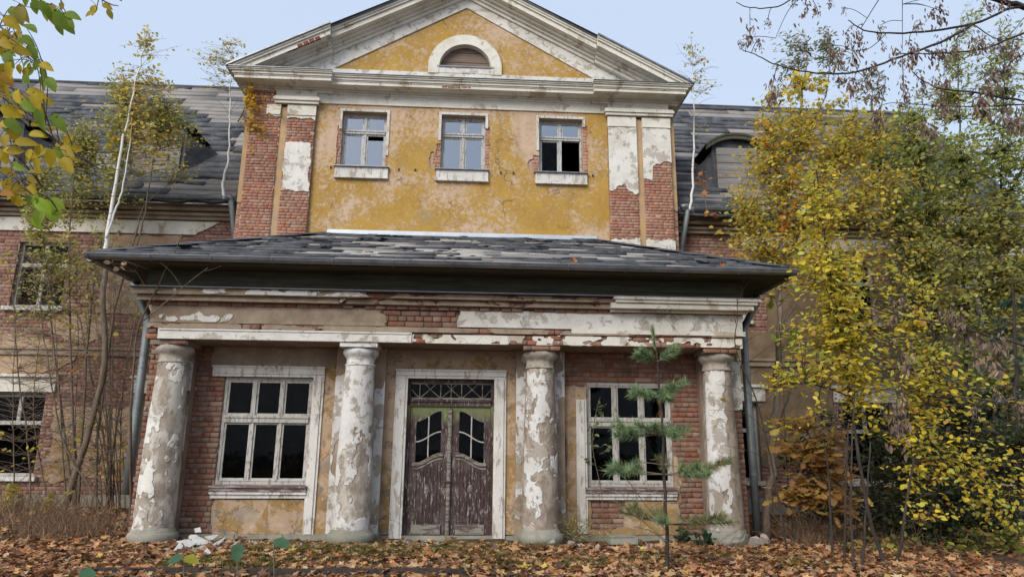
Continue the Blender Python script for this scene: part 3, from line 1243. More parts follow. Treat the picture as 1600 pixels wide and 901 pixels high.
# architrave: white boards of stucco left, patchy brick middle and right
F_arL = lambda u, v: np.minimum((-.72 - u), (u + 5.18)) * 1.0 + .015 * fbm(u * 8, v * 8, 97)
sheet('architrave_coat', -5.25, -.7, 3.44, 3.625, F_arL, flat(-.30), .075, MT['white'], ent, .03, (), .006, 14)
MB().box(-5.16, -.74, -.392, -.36, 3.592, 3.622, .003).build('architrave_fillet', MT['white'], ent)
F_arM = lambda u, v: np.minimum(np.where(u < 2.4, .10, -.25) + .55 * fbm(u * 3.5, v * 5, 98), (v - 3.44) * 3 + .1)
sheet('architrave_coat', -.72, 5.40, 3.44, 3.60, F_arM, flat(-.325), .016, MT['cream'], ent, .022, (), .004, 15)
E_REC += bricks(-.72, 5.42, 3.437, 3.537, -.332, None, PAL_PORCH, course=.1, prot=.008)
E_REC += bricks(-.72, 5.42, 3.537, 3.63, -.322, None, PAL_PORCH, course=.093, prot=.008)
E_REC += bricks(-5.42, -5.2, 3.437, 3.63, -.332, None, PAL_PORCH, course=.1, prot=.01)
# corbelled cornice bricks
E_REC += bricks(-5.45, 3.0, 4.04, 4.108, -.39, None, PAL_PORCH, course=.07, L=.2, prot=.012)
E_REC += bricks(-5.52, 3.0, 4.112, 4.195, -.46, None, PAL_PORCH, course=.084, L=.17, prot=.012, miss=.04)
E_REC += bricks(-5.58, 3.0, 4.215, 4.30, -.545, None, PAL_PORCH, course=.084, L=.30, prot=.012, miss=.04)
# left: remains of the run moulding over the bricks
Fm = lambda u, v: np.minimum((-1.7 - u) * .5, .3) + .06 + .16 * fbm(u * 2.6, v * 6, 101)
sheet('cornice_coat', -5.62, -1.5, 4.20, 4.31, Fm, flat(-.545), .05, MT['render'], ent, .03, (), .02, 16)
sheet('cornice_coat', -5.56, -1.7, 4.105, 4.198, lambda u, v: Fm(u + .4, v) + .02 * fbm(u * 5, v * 7, 4), flat(-.46), .05, MT['render'], ent, .03, (), .02, 17)
Fw = lambda u, v: .32 * fbm(u * 2.6, v * 5, 103) - .02
sheet('lime_patch', -5.60, -1.2, 4.212, 4.306, Fw, flat(-.595), .018, MT['white'], ent, .02, (), .004, 18)
sheet('lime_patch', -5.3, -1.9, 4.11, 4.19, lambda u, v: .3 * fbm(u * 2.0, v * 4, 107) - .16, flat(-.51), .018, MT['white'], ent, .02, (), .004, 18)
sheet('lime_wash', -1.9, 2.95, 4.112, 4.195, lambda u, v: .45 * fbm(u * 3.0, v * 5, 111) + .05 * fbm(u * 14, v * 14, 5) + .12, flat(-.466), .012, MT['render'], ent, .022, (), .004, 19)
sheet('lime_wash', -5.38, 5.4, 3.632, 3.722, lambda u, v: .5 * fbm(u * 2.2, v * 4, 112) + .06 * fbm(u * 14, v * 14, 5) + np.where(u < -.5, .12, .0), flat(-.360), .012, MT['render'], ent, .022, (), .004, 20)
sheet('lime_wash', -1.7, 2.9, 4.212, 4.302, lambda u, v: .5 * fbm(u * 2.4, v * 5, 114) + .06 * fbm(u * 14, v * 14, 5) - .02, flat(-.552), .012, MT['render'], ent, .022, (), .004, 21)
sheet('lime_wash', 1.9, 5.4, 3.45, 3.62, lambda u, v: .55 * fbm(u * 2.6, v * 5, 115) + .08 * fbm(u * 14, v * 14, 6) - .02, flat(-.338), .010, MT['cream'], ent, .022, (), .003, 22)
# right: the moulding still whole, in three steps
m = MB()
m.box(2.92, 5.46, -.46, -.40, 4.066, 4.108, .003)
m.box(2.90, 5.56, -.60, -.44, 4.112, 4.205, .004)
m.box(2.98, 5.62, -.64, -.50, 4.208, 4.262, .004)
m.box(2.94, 5.68, -.67, -.50, 4.264, 4.31, .004)
m.build('cornice_moulding', MT['cream'], ent)
MB().box(-5.66, 5.70, -.68, .9, 4.312, 4.327, .002).build('cornice_flashing', MT['zinc'], ent)

# ---- eaves of the porch
eb = MB().box(-5.42, 5.42, -.475, -.46, 4.328, 4.655).build('eave_board', MT['board_moss'], house)
for z0, z1, cuts in ((4.329, 4.435, (-5.42, -2.1, 1.5, 5.42)), (4.439, 4.548, (-5.42, -3.4, .2, 3.1, 5.42)), (4.552, 4.655, (-5.42, -1.2, 2.4, 5.42))):
    for a, b in zip(cuts[:-1], cuts[1:]):
        MB().box(a + .003, b - .003, -.502 + random.uniform(-.006, .006), -.476, z0, z1, .003).build('board', MT['board_moss'], eb)
m = MB()
m.poly([(-6.02, -1.04, 4.655), (6.02, -1.04, 4.655), (5.42, -.48, 4.662), (-5.42, -.48, 4.662)][::-1])
for s in (-1, 1):
    m.poly([(s * 6.02, -1.04, 4.655), (s * 5.42, -.48, 4.662), (s * 5.42, 5.6, 4.662), (s * 6.02, 5.6, 4.655)][::s])
    m.box(min(s * 5.40, s * 5.44), max(s * 5.40, s * 5.44), -.459, 5.6, 4.328, 4.655)
m.box(-6.04, 6.04, -1.065, -1.042, 4.66, 4.775)
for s in (-1, 1):
    m.box(min(s * 6.04, s * 6.06), max(s * 6.04, s * 6.06), -1.04, 5.6, 4.66, 4.775)
m.build('soffit', MT['board_moss'], house)

# ---- porch roof: hipped boards under torn felt
EY, EZ, TY, TZ = -1.06, 4.79, 4.80, 7.08
EX, TX = 6.08, 3.58
m = MB()
e = .03
m.poly([(-EX, EY, EZ - e), (EX, EY, EZ - e), (TX, TY, TZ - e), (-TX, TY, TZ - e)])
m.poly([(EX, EY, EZ - e), (EX, 5.66, EZ - e), (TX, 5.66, TZ - e), (TX, TY, TZ - e)])
m.poly([(-EX, 5.66, EZ - e), (-EX, EY, EZ - e), (-TX, TY, TZ - e), (-TX, 5.66, TZ - e)])
proof = m.build('porch_roof', MT['felt'], house)


def roof_piece(name, mat, parent, p0, ux, uy, nn, a, b, c, d, th, ragged=0.0, curl=0.0, taper=(0, 0)):
    """a board or strip of felt lying on a slope: from a..b along ux and c..d up uy, ragged lower edge"""
    k = max(2, int((b - a) / .35)) if ragged else 2
    us = np.linspace(a, b, k)
    lo = np.array([c + (random.uniform(-ragged, ragged) if ragged else 0) for _ in us])
    hi = np.full(k, d)
    us_hi = np.linspace(a + taper[0], b - taper[1], k)
    V, Q = [], []
    for i in range(k):
        up = th + (random.uniform(0, curl) if curl else 0)
        pl, ph = p0 + ux * us[i] + uy * lo[i], p0 + ux * us_hi[i] + uy * hi[i]
        V += [pl - nn * .01, pl + nn * up, ph + nn * th * .8, ph - nn * .01]
    for i in range(k - 1):
        q = 4 * i
        for s in range(4):
            t = (s + 1) % 4
            Q.append((q + s, q + t, q + 4 + t, q + 4 + s))
    Q.append((0, 3, 2, 1))
    q = 4 * (k - 1)
    Q.append((q, q + 1, q + 2, q + 3))
    Q = [f[::-1] for f in Q]
    V = np.array(V)
    o = V.mean(0)
    return place(name, raw_mesh(name, V - o, quads=Q), mat, parent, o)


def cover_slope(parent, p0, ux, uy, width_at, length, row, pick, wl, board_name='roof_board', felt_name='felt_strip'):
    """rows of boards and felt running along a slope"""
    nn = np.cross(ux, uy)
    nn /= np.linalg.norm(nn)
    v = 0.0
    i = 0
    while v < length - .05:
        h = row * random.uniform(.8, 1.2)
        h = min(h, length - v)
        a0, b0 = width_at(v)
        a1, b1 = width_at(v + h)
        x = a0
        while x < b0 - .02:
            w = random.uniform(*wl)
            e_ = min(x + w, b0)
            if b0 - e_ < .5:
                e_ = b0
            t0 = (a1 - a0) if x == a0 else 0
            t1 = (b0 - b1) if e_ == b0 else 0
            k = pick(x, v)
            if k == 'felt':
                roof_piece(felt_name, MT['felt'], parent, p0, ux, uy, nn, x, e_, v - .03, v + h + .06, random.uniform(.022, .036), .075, .05, (t0, t1))
            elif k:
                roof_piece(board_name, MT[k], parent, p0, ux, uy, nn, x + .004, e_ - .004, v + .006, v + h - .006, random.uniform(.012, .024), 0, .008, (t0, t1))
            x = e_
        v += h
        i += 1


sl = np.array([0, TY - EY, TZ - EZ])
LEN = np.linalg.norm(sl)
uy = sl / LEN


def pick_porch(x, v):
    r = random.random() + .35 * float(fbm(x * .5, v * .9, 121))
    if v > LEN - .9:
        return 'felt'
    if v < .35:
        return 'felt' if random.random() < .8 else 'board'
    return 'felt' if r > .52 else ('board' if random.random() < .6 else 'board_pale')


cover_slope(proof, np.array([0, EY, EZ - .02]), np.array([1.0, 0, 0]), uy,
            lambda v: (-EX + (EX - TX) * v / LEN, EX - (EX - TX) * v / LEN), LEN, .30, pick_porch, (.35, 1.7))
NP = np.cross(np.array([1.0, 0, 0]), uy)
for _ in range(75):                                    # torn scraps of felt curling up
    v = random.uniform(.1, LEN - .5)
    u = random.uniform(-1, 1) * (EX - (EX - TX) * v / LEN - .5)
    w, h = random.uniform(.10, .5), random.uniform(.06, .22)
    m = MB()
    c0 = np.array([u, EY, EZ + .03]) + uy * v
    k = random.randint(4, 6)
    lo, hi = [], []
    for i in range(k + 1):
        t = i / k - .5
        lo.append(m.vert(c0 + np.array([t * w, 0, 0]) + NP * random.uniform(.015, .055) - uy * random.uniform(.0, .06)))
        hi.append(m.vert(c0 + np.array([t * w * random.uniform(.7, 1.1), 0, 0]) + NP * .018 + uy * h * random.uniform(.6, 1.1)))
    for i in range(k):
        m.f.append((lo[i], lo[i + 1], hi[i + 1], hi[i]))
    m.build('felt_scrap', MT['felt'], proof)
for s in (-1, 1):                                       # felt over the two hips
    hv = np.array([s * (TX - EX), TY - EY, TZ - EZ])
    hl = np.linalg.norm(hv)
    hu = hv / hl
    side = np.array([0, 1.0, 0]) if s > 0 else np.array([0, -1.0, 0])
    nside = np.array([s * (TZ - EZ), 0, EX - TX])
    nside /= np.linalg.norm(nside)
    k = 0.0
    while k < hl - .3:
        w = random.uniform(.5, 1.2)
        m = MB()
        p, q = np.array([s * EX, EY, EZ]) + hu * k, np.array([s * EX, EY, EZ]) + hu * min(k + w, hl)
        fn = np.cross(np.array([1.0, 0, 0]), uy)
        up = (fn + nside) * .02 + np.array([0, 0, .02])
        a = random.uniform(.2, .3)
        m.poly([p + up, q + up, q - np.array([s * a, 0, 0]) + fn * .035, p - np.array([s * a, 0, 0]) + fn * random.uniform(.035, .07)][::1 if s < 0 else -1])
        m.poly([p + up, q + up, q + np.array([0, a, 0]) + nside * .035, p + np.array([0, a, 0]) + nside * random.uniform(.035, .08)][::-1 if s < 0 else 1])
        m.build('felt_strip', MT['felt'], proof)
        k += w
    # felt rows on the side slopes
    cover_slope(proof, np.array([s * EX, 5.64 if s < 0 else EY, EZ - .02]), -side if s < 0 else side, (lambda q: q / np.linalg.norm(q))(np.array([s * (TX - EX), 0, TZ - EZ])),
                (lambda v: (0.0, 6.68 - (TY - EY) * v / 3.39)) if s < 0 else (lambda v: ((TY - EY) * v / 3.39, 6.68)), 3.36, .7, lambda x, v: 'felt', (1.5, 3))
MB().box(-3.50, 3.66, 4.66, 4.82, 7.045, 7.10).box(-3.52, 3.68, 4.795, 4.822, 7.06, 7.20).build('roof_flashing', MT['zinc_pale'], house)


def gutter(name, p0, p1, r=.075, mat='zinc', every=.95, parent=house, round_n=9):
    p0, p1 = np.array(p0, float), np.array(p1, float)
    m = MB()
    d = (p1 - p0) / np.linalg.norm(p1 - p0)
    side = np.array([d[1], -d[0], 0])
    rings = []
    for p in (p0, p1):
        o_, i_ = [], []
        for k in range(round_n + 1):
            th = math.pi * k / round_n
            o_.append(m.vert(p + side * r * math.cos(th) - np.array([0, 0, r * math.sin(th)])))
        for k in range(round_n + 1):
            th = math.pi * k / round_n
            i_.append(m.vert(p + side * (r - .006) * math.cos(th) - np.array([0, 0, (r - .006) * math.sin(th)])))
        rings.append((o_, i_))
    for k in range(round_n):
        m.f.append((rings[0][0][k], rings[0][0][k + 1], rings[1][0][k + 1], rings[1][0][k]))
        m.f.append((rings[0][1][k + 1], rings[0][1][k], rings[1][1][k], rings[1][1][k + 1]))
    for k in (0, round_n):
        m.f.append((rings[0][0][k], rings[0][1][k], rings[1][1][k], rings[1][0][k]))
    m.f.append(tuple(rings[0][0]))
    m.f.append(tuple(rings[1][0][::-1]))
    m.tube([p0 + side * (r + .004), p1 + side * (r + .004)], .012, 6)
    g = m.build(name, MT[mat], parent, smooth=False)
    L_ = np.linalg.norm(p1 - p0)
    n = max(2, int(L_ / every))
    bm = None
    for k in range(n + 1):
        p = p0 + d * (L_ - .1) * k / n + d * .05
        if bm is None:
            b = MB()
            b.tube([side * (r + .012) * math.cos(t) - np.array([0, 0, (r + .008) * math.sin(t)]) for t in np.linspace(0, math.pi, 10)], .009, 5)
            o = b.build('gutter_bracket', MT[mat], g, origin=np.zeros(3))
            bm = o.data
            o.location = p - WLOC[g.name]
            WLOC[o.name] = p
        else:
            link(bpy.data.objects.new('gutter_bracket', bm), p, g)
    return g


gutter('gutter', (-6.16, -1.145, 4.735), (6.16, -1.145, 4.735), .082, 'zinc', 1.0)
gutter('gutter', (-6.14, 5.5, 4.72), (-6.14, -1.05, 4.72), .08, 'zinc', 1.1)
gutter('gutter', (6.14, -1.05, 4.72), (6.14, 5.5, 4.72), .08, 'zinc', 1.1)


def downpipe(pts, r=.055, mat='pipe', bands=()):
    p = MB().tube(pts, r, 14).build('downpipe', MT[mat], house, smooth=True)
    for c in bands:
        c = np.array(c, float)
        MB().tube([c - (0, 0, .012), c + (0, 0, .012)], r + .010, 14).build('pipe_bracket', MT[mat], p)
    return p


downpipe([(-6.14, .55, 4.65), (-6.13, .58, 4.5), (-5.94, .72, 4.1), (-5.90, .75, 3.95), (-5.895, .76, 3.5), (-5.89, .76, 2.0), (-5.885, .76, .72)], .078, 'pipe', [(-5.895, .76, 3.05), (-5.89, .76, 1.7)])
downpipe([(6.14, .55, 4.65), (6.12, .58, 4.5), (5.92, .70, 4.1), (5.875, .72, 3.95), (5.87, .72, 3.4), (5.87, .72, 1.6), (5.87, .72, .10)], .075, 'pipe', [(5.87, .72, 2.75), (5.87, .72, 1.15)])

# ================================================================= pavilion
YP = 4.83
UW = [(c - .61, c + .61, 9.02, 10.63) for c in (-2.72, 0.0, 2.72)]
m = MB()
wall_core(m, -5.94, 5.94, 4.8, 11.3, YP + .03, YP + .42, UW)
for s in (-1, 1):
    m.box(min(s * 5.94, s * 5.62), max(s * 5.94, s * 5.62), YP + .43, 6.4, 4.8, 11.3)
pv = m.build('pavilion_wall', MT['mortar_pale'], house)
room(-5.5, 5.5, 5.3, 8.5, 8.0, 11.0)


def F_pav(u, v):
    n = .05 * fbm(u * 6, v * 6, 131)
    f = np.full(np.shape(u), .5)
    for c, zl, zr, wl_, wr_ in ((-2.72, 10.2, 9.5, .72, .68), (0.0, 9.75, 10.3, .74, .73), (2.72, 9.5, 10.45, .76, .75)):
        f = np.minimum(f, sdbox(u, v, c - wl_, c - .5, 8.98, zl))
        f = np.minimum(f, sdbox(u, v, c + .5, c + wr_, 8.98, zr))
    f = np.minimum(f, sdell(u, v, -.82, 9.25, .10, .22))
    f = np.minimum(f, sdell(u, v, 1.92, 9.2, .12, .16))
    return f + n + .0


ph = sheet('plaster_coat', -4.04, 4.04, 6.6, 10.83, F_pav, flat(YP + .03), .032, MT['ochre'], pv, .04, UW, .006, 24)
P_REC = []
covp = lambda u, v: F_pav(u, v)
for c in (-2.72, 0.0, 2.72):
    for a, b in ((c - .82, c - .61), (c + .61, c + .82)):
        P_REC += bricks(a, b, 8.98, 10.5, YP + .022, covp, PAL_PAV, course=.095, L=.2)


def F_pilL(u, v):      # one big white patch and ragged white under the necking
    f = -sdbox(u, v, -4.78, -4.08, 8.22 + .0 * u, 9.62) + .07 * fbm(u * 5, v * 5, 141)
    f = np.minimum(f, (v - 8.16 + .28 * (u + 4.8)) * .8 + .05 * fbm(u * 6, v * 3, 142))
    g = np.where(u > -4.9, v - 10.30, v - 10.36 - .1 * (u < -5.3)) + .10 * fbm(u * 5, v * 2, 143)
    return np.maximum(f, np.minimum(g, u + 5.45 + .1 * fbm(v * 4, u, 3)))


def F_pilR(u, v):
    lim = np.where(u < 4.9, 8.55 + .05 * np.sin(u * 9), np.where(u < 5.25, 8.85, 9.25 + .3 * (u - 5.25)))
    g = v - lim + .16 * fbm(u * 5, v * 5, 145)
    low = 7.12 - v + .12 * fbm(u * 5, v * 5, 146)
    return np.maximum(g, low)


for s in (-1, 1):
    a, b = (-5.80, -4.04) if s < 0 else (4.04, 5.80)
    i0, i1 = (-4.98, -4.81) if s < 0 else (4.84, 5.0)
    m = MB()
    m.box(a + .01, i0 - .004, 4.735, YP + .028, 6.0, 10.72)
    m.box(i1 + .004, b - .01, 4.735, YP + .028, 6.0, 10.72)
    pil = m.build('pavilion_pilaster', MT['mortar_pale'], house)
    F = F_pilL if s < 0 else F_pilR
    for p, q in ((a, i0), (i1, b)):
        P_REC += bricks(p, q, 6.35, 10.70, 4.715, F, PAL_PAV, course=.083, L=.29, Hd=.14, prot=.006)
        sheet('white_coat', p, q, 6.4, 10.40, F, flat(4.73), .032, MT['white'], pil, .03, (), .006, 25)
    MB().box(i0 - .006, i1 + .006, 4.755, YP + .03, 6.2, 10.66, .003).build('tan_strip', MT['tan'], pil)
    # outer corner strip on the wall plane
    oa, ob = (-5.945, -5.81) if s < 0 else (5.81, 5.945)
    sheet('corner_coat', oa, ob, 7.9 if s < 0 else 8.0, 10.95, lambda u, v: .05 + .12 * fbm(u * 4, v * 2, 147) + .3 * np.clip(v - 8.1, -.3, .3),
          flat(YP + .03), .03, MT['tan'], pil, .03, (), .004, 26)
    P_REC += bricks(oa, ob, 6.35, 11.0, YP + .022, (lambda u, v: v - 8.3), PAL_PAV, course=.083, L=.2)
    # necking, run moulding and frieze block of the pilaster
    if s < 0:
        segs = [(-5.36, i0 - .005), (i1 + .005, -4.03)]
    else:
        segs = [(4.03, i0 - .005), (i1 + .005, 5.81)]
    for p, q in segs:
        mm = MB().box(p, q, 4.69, 4.76, 10.42, 10.70, .003).box(p - .0, q, 4.675, 4.75, 10.395, 10.425, .003)
        mm.build('necking', MT['cream'], pil)
    mm = MB()
    p, q = (-5.15, -3.97) if s < 0 else (3.97, 5.88)
    mm.box(p, q, 4.63, 4.76, 10.725, 10.80, .003).box(p - .03, q + .03, 4.59, 4.75, 10.803, 10.88, .003).box(p - .01, q + .01, 4.61, 4.75, 10.883, 10.92, .003)
    mm.build('capital_moulding', MT['cream'], pil)
    if s < 0:
        P_REC += bricks(-5.80, -5.15, 10.70, 11.15, 4.715, None, PAL_PAV, course=.083, L=.29, Hd=.14)
        MB().box(-5.15, -4.04, 4.71, 4.83, 10.923, 11.13, .002).build('frieze_block', MT['cream'], pil)
    else:
        MB().box(4.04, 5.78, 4.71, 4.83, 10.923, 11.13, .002).build('frieze_block', MT['cream'], pil)

# white frieze between them
MB().box(-4.035, 4.035, YP - .03, YP + .03, 10.835, 11.13, .002).box(-4.035, 4.035, YP - .045, YP + .0, 10.832, 10.86).build('frieze', MT['cream'], house)

# ---- main cornice: steps, breaking forward over the pilasters
def cornice_run(x0, x1, dy, name, l=0, r=0):
    m = MB()
    steps = [(4.78, 11.11, 11.17, 0), (4.72, 11.172, 11.215, .03), (4.42, 11.218, 11.30, .10), (4.40, 11.302, 11.335, .12), (4.37, 11.337, 11.40, .16), (4.33, 11.402, 11.44, .22), (4.30, 11.442, 11.475, .28)]
    for y, z0, z1, ex in steps:
        d = dy if y < 4.6 else dy * .35
        m.box(x0 - l * ex, x1 + r * ex, y - d, YP + .03, z0, z1, .002)
    return m.build(name, MT['cream'], house)


cornice_run(-3.60, 3.60, 0, 'cornice')
cornice_run(-6.05, -3.61, .17, 'cornice', 1, .25)
cornice_run(3.61, 6.05, .17, 'cornice', .25, 1)
for s in (-1, 1):
    m = MB()
    for z0, z1, ex in ((11.218, 11.335, 6.16), (11.337, 11.40, 6.22), (11.402, 11.475, 6.32)):
        m.box(min(s * 5.94, s * ex), max(s * 5.94, s * ex), YP + .04, 6.3, z0, z1)
    m.build('cornice', MT['cream'], house)
MB().box(-6.36, -3.55, 4.10, YP, 11.478, 11.492).box(3.55, 6.36, 4.10, YP, 11.478, 11.492).box(-3.54, 3.54, 4.27, YP, 11.478, 11.490).build('cornice_flashing', MT['zinc'], house)
P_REC += bricks(-.62, .18, 11.232, 11.296, 4.412, None, [(.30, .12, .07)], course=.066, L=.2, prot=.012)

# ---- tympanum
A_Y, A_X = 14.04, 3.68                    # ochre triangle
m = MB()
yt = YP - .02
OX, OZ, OB = 6.2, 14.86, 11.49
inn = [(-A_X, 11.92), (A_X, 11.92), (0.0, A_Y)]
out = [(-OX, OB), (OX, OB), (0.0, OZ)]
for k in range(3):
    l = (k + 1) % 3
    m.poly([(out[k][0], yt, out[k][1]), (out[l][0], yt, out[l][1]), (inn[l][0], yt, inn[l][1]), (inn[k][0], yt, inn[k][1])])
    m.poly([(inn[k][0], yt, inn[k][1]), (inn[l][0], yt, inn[l][1]), (inn[l][0], YP + .06, inn[l][1]), (inn[k][0], YP + .06, inn[k][1])])
ty = m.build('tympanum', MT['white'], house)
F_t = lambda u, v: np.minimum(np.minimum((A_Y - v) - np.abs(u) * (A_Y - 11.92) / A_X + .01, v - 11.915), np.hypot(u, v - 12.10) - .74)
sheet('plaster_coat', -3.75, 3.75, 11.9, 14.08, F_t, flat(YP + .05), .03, MT['ochre_gable'], ty, .05, (), .004, 27)
# lunette
m = MB()
n = 28
R0_, R1_, cz = .735, 1.04, 12.10
yl = YP - .045
ths = np.linspace(0, math.pi, n + 1)
arc = lambda r, y: [(r * math.cos(t), y, cz + r * math.sin(t)) for t in ths]
a0, a1, a2, a3 = arc(R0_, yl), arc(R1_, yl), arc(R1_, YP + .05), arc(R0_, YP + .36)
for k in range(n):
    m.poly([a0[k], a1[k], a1[k + 1], a0[k + 1]])
    m.poly([a1[k], a2[k], a2[k + 1], a1[k + 1]])
    m.poly([a3[k], a0[k], a0[k + 1], a3[k + 1]])
m.box(-1.04, -.74, yl, YP, 11.90, 12.098).box(.74, 1.04, yl, YP, 11.90, 12.098)
lun = m.build('lunette_surround', MT['cream'], ty)
m = MB().box(-.738, .738, YP - .03, YP + .3, 11.92, 12.098)
m.build('lunette_sill', MT['white'], ty)
zs = [12.10, 12.24, 12.37, 12.53, 12.68, 12.835]
for k, (p, q) in enumerate(zip(zs[:-1], zs[1:])):
    pts = []
    for z in np.linspace(p + .004, q - .004, 5):
        pts.append((math.sqrt(max(R0_ ** 2 - (z - cz) ** 2, 1e-4)), z))
    poly = [(x, z) for x, z in pts] + [(-x, z) for x, z in pts[::-1]]
    MB().prism(poly, YP + .16 + .012 * (k % 2) - (.05 if k == 0 else 0), YP + .24).build('board', MT['board_brown'], ty)
MB().box(-.79, .79, YP - .06, YP + .1, 12.100, 12.135).build('lunette_ledge', MT['zinc'], ty)

# ---- raking cornice
def rake(s, xa, xb, dy, slope=.53):
    """s: side; from |x| = xa (outer, low) to xb (inner, high); layers stepped down and back"""
    zt = lambda x: 11.50 + (6.35 - x) * slope
    m = MB()
    for y, t0, t1 in ((4.30, .03, .09), (4.33, .092, .15), (4.38, .152, .30), (4.56, .302, .36), (4.68, .362, .44), (4.75, .442, .54)):
        y = y - dy * (1 if y < 4.5 else .5)
        pts = [(s * xa, zt(xa) - t1), (s * xb, zt(xb) - t1), (s * xb, zt(xb) - t0), (s * xa, zt(xa) - t0)]
        lim = 11.495
        pts = [(x, max(z, lim)) for x, z in pts]
        if abs(pts[0][1] - pts[3][1]) < 1e-3:                 # lowest end runs out on the flat cornice
            xm = xa - 0
            xk = 6.35 - (lim + t1 - 11.50) / slope
            pts = [(s * xa, lim), (s * xk, lim), (s * xb, zt(xb) - t1), (s * xb, zt(xb) - t0), (s * (6.35 - (lim + t0 - 11.50) / slope), lim + .001)]
            pts = pts[1:]
        if s > 0:
            pts = pts[::-1]
        m.prism(pts if s < 0 else pts, y, YP - .018)
    r = m.build('raking_cornice', MT['cream'], house)
    m = MB()
    y = 4.27 - dy
    m.prism([(s * xa, zt(xa) - .03), (s * xb, zt(xb) - .03), (s * xb, zt(xb) + .015), (s * xa, zt(xa) + .015)][::-1 if s > 0 else 1], y - .02, YP)
    m.build('verge_flashing', MT['zinc'], r)
    return r


for s in (-1, 1):
    rake(s, 6.34, 3.70, .17)
    rake(s, 3.69, 0.0, 0.0)
P_RK = []
m = MB()
for q in range(6):
    m.obox((-4.78 + .15 * q, 4.235 + random.uniform(-.01, .01), 12.07 + .0795 * q), (.066, 0, .035), (0, .03, 0), (-.02, 0, random.uniform(.03, .05)))
m.build('broken_masonry', MT['red'], house)
# pavilion roof behind the pediment
m = MB()
for s in (-1, 1):
    m.poly([(s * 6.38, 4.12, 11.49), (s * 6.38, 14, 11.49), (0, 14, 11.49 + 6.38 * .53), (0, 4.25, 11.49 + 6.38 * .53)][::s])
m.build('pavilion_roof', MT['felt'], house)

for x in (-3.55, -1.72, -1.28, 1.05, 1.4, 3.6):         # iron wall ties at the height of the sills
    m = MB().box(x - .022, x + .022, YP - .035, YP + .01, 8.93, 8.985, .003)
    m.build('wall_tie', MT['iron'], pv)
# ---- upper windows
def upper_window(h, open_right=0, mirror_left=True):
    x0, x1, z0, z1 = h
    y = YP + .17
    m = MB()
    e = .055
    bar(m, x0 + .003, x0 + e, y, y + .1, z0, z1 - .002)
    bar(m, x1 - e, x1 - .003, y, y + .1, z0, z1 - .002)
    bar(m, x0 + e + .001, x1 - e - .001, y + .002, y + .098, z1 - .06, z1 - .004)
    bar(m, x0 + e + .001, x1 - e - .001, y + .002, y + .098, z0, z0 + .05)
    zt = z0 + 1.02
    bar(m, x0 + e + .002, x1 - e - .002, y - .03, y + .09, zt, zt + .085)
    bar(m, x0 + e - .004, x1 - e + .004, y - .05, y + .02, zt + .06, zt + .092)
    xm = (x0 + x1) / 2
    bar(m, xm - .04, xm + .04, y - .012, y + .085, z0 + .051, zt - .001)
    bar(m, xm - .04, xm + .04, y - .012, y + .085, zt + .094, z1 - .061)
    w = m.build('upper_window', MT['frame_blue'], house)
    for k, (l, r) in enumerate(((x0 + e + .002, xm - .042), (xm + .042, x1 - e - .002))):
        for q, (a, b) in enumerate(((z0 + .052, zt - .002), (zt + .094, z1 - .062))):
            if k == 1 and q == 0 and open_right == 2:
                continue                                     # sash gone: a black hole
            s = MB()
            t = .042
            yy = y + .012
            bar(s, l, l + t, yy, yy + .045, a, b)
            bar(s, r - t, r, yy, yy + .045, a, b)
            bar(s, l + t, r - t, yy, yy + .045, a, a + t)
            bar(s, l + t, r - t, yy, yy + .045, b - t, b)
            s.build('sash', MT['frame_blue'], w)
            top = b - t + .005
            if k == 1 and q == 0 and open_right == 1:
                top -= .13                                   # broken off along the top
            g = MT['glass_sky'] if not (k == 0 and q == 0 and not mirror_left) else MT['glass']
            MB().box(l + t - .004, r - t + .004, yy + .02, yy + .025, a + t, top).build('pane', g, w)
    s = MB()
    s.box(x0 - .10, x1 + .10, YP - .075, YP + .16, z0 - .34, z0 - .055, .003)
    s.box(x0 - .11, x1 + .11, YP - .10, YP + .1, z0 - .37, z0 - .335, .002)
    s.build('sill', MT['casing'], w)
    MB().box(x0 - .14, x1 + .13, YP - .13, YP + .18, z0 - .05, z0 - .022).build('sill_flashing', MT['zinc'], w)
    s = MB()
    s.box(x0 - .075, x1 + .075, YP - .03, YP + .05, z1 + .003, z1 + .075, .002)
    lz = {-2.72: 10.1, 0.0: 9.85, 2.72: 9.65}[round((x0 + x1) / 2, 2)]
    rz = {-2.72: 9.35, 0.0: 10.25, 2.72: 10.4}[round((x0 + x1) / 2, 2)]
    s.box(x0 - .075, x0 - .002, YP - .03, YP + .05, lz, z1 + .0, .002)
    s.box(x1 + .002, x1 + .075, YP - .03, YP + .05, rz, z1 + .0, .002)
    s.build('window_surround', MT['casing'], w)


upper_window(UW[0], 1)
upper_window(UW[1], 0)
upper_window(UW[2], 2, False)

# ================================================================= wings
YWG = 5.70
WW = []
for s in (-1, 1):
    for c in (11.20, 7.40, 15.0):
        WW.append((s * c - .66, s * c + .66, 5.14, 6.92))
    for c in (11.20, 7.50, 15.0):
        WW.append((s * c - .66, s * c + .66, .82, 2.86))


def F_wing(u, v):
    n = .16 * fbm(u * 1.7, v * 1.7, 151) + .05 * fbm(u * 7, v * 7, 152)
    f = -sdbox(u, v, -10.25, -6.4, .75, 2.55)
    f = np.maximum(f, -sdbox(u, v, -9.6, -7.7, 5.0, 7.2))
    f = np.maximum(f, -sdell(u, v, -11.3, 3.9, 1.2, .5))
    f = np.maximum(f, -sdell(u, v, -9.9, 4.6, .9, .35))
    f = np.maximum(f, -sdbox(u, v, 6.3, 10.3, 1.2, 4.8))
    f = np.maximum(f, -sdbox(u, v, 8.6, 16, 3.2, 6.2))
    return f + n


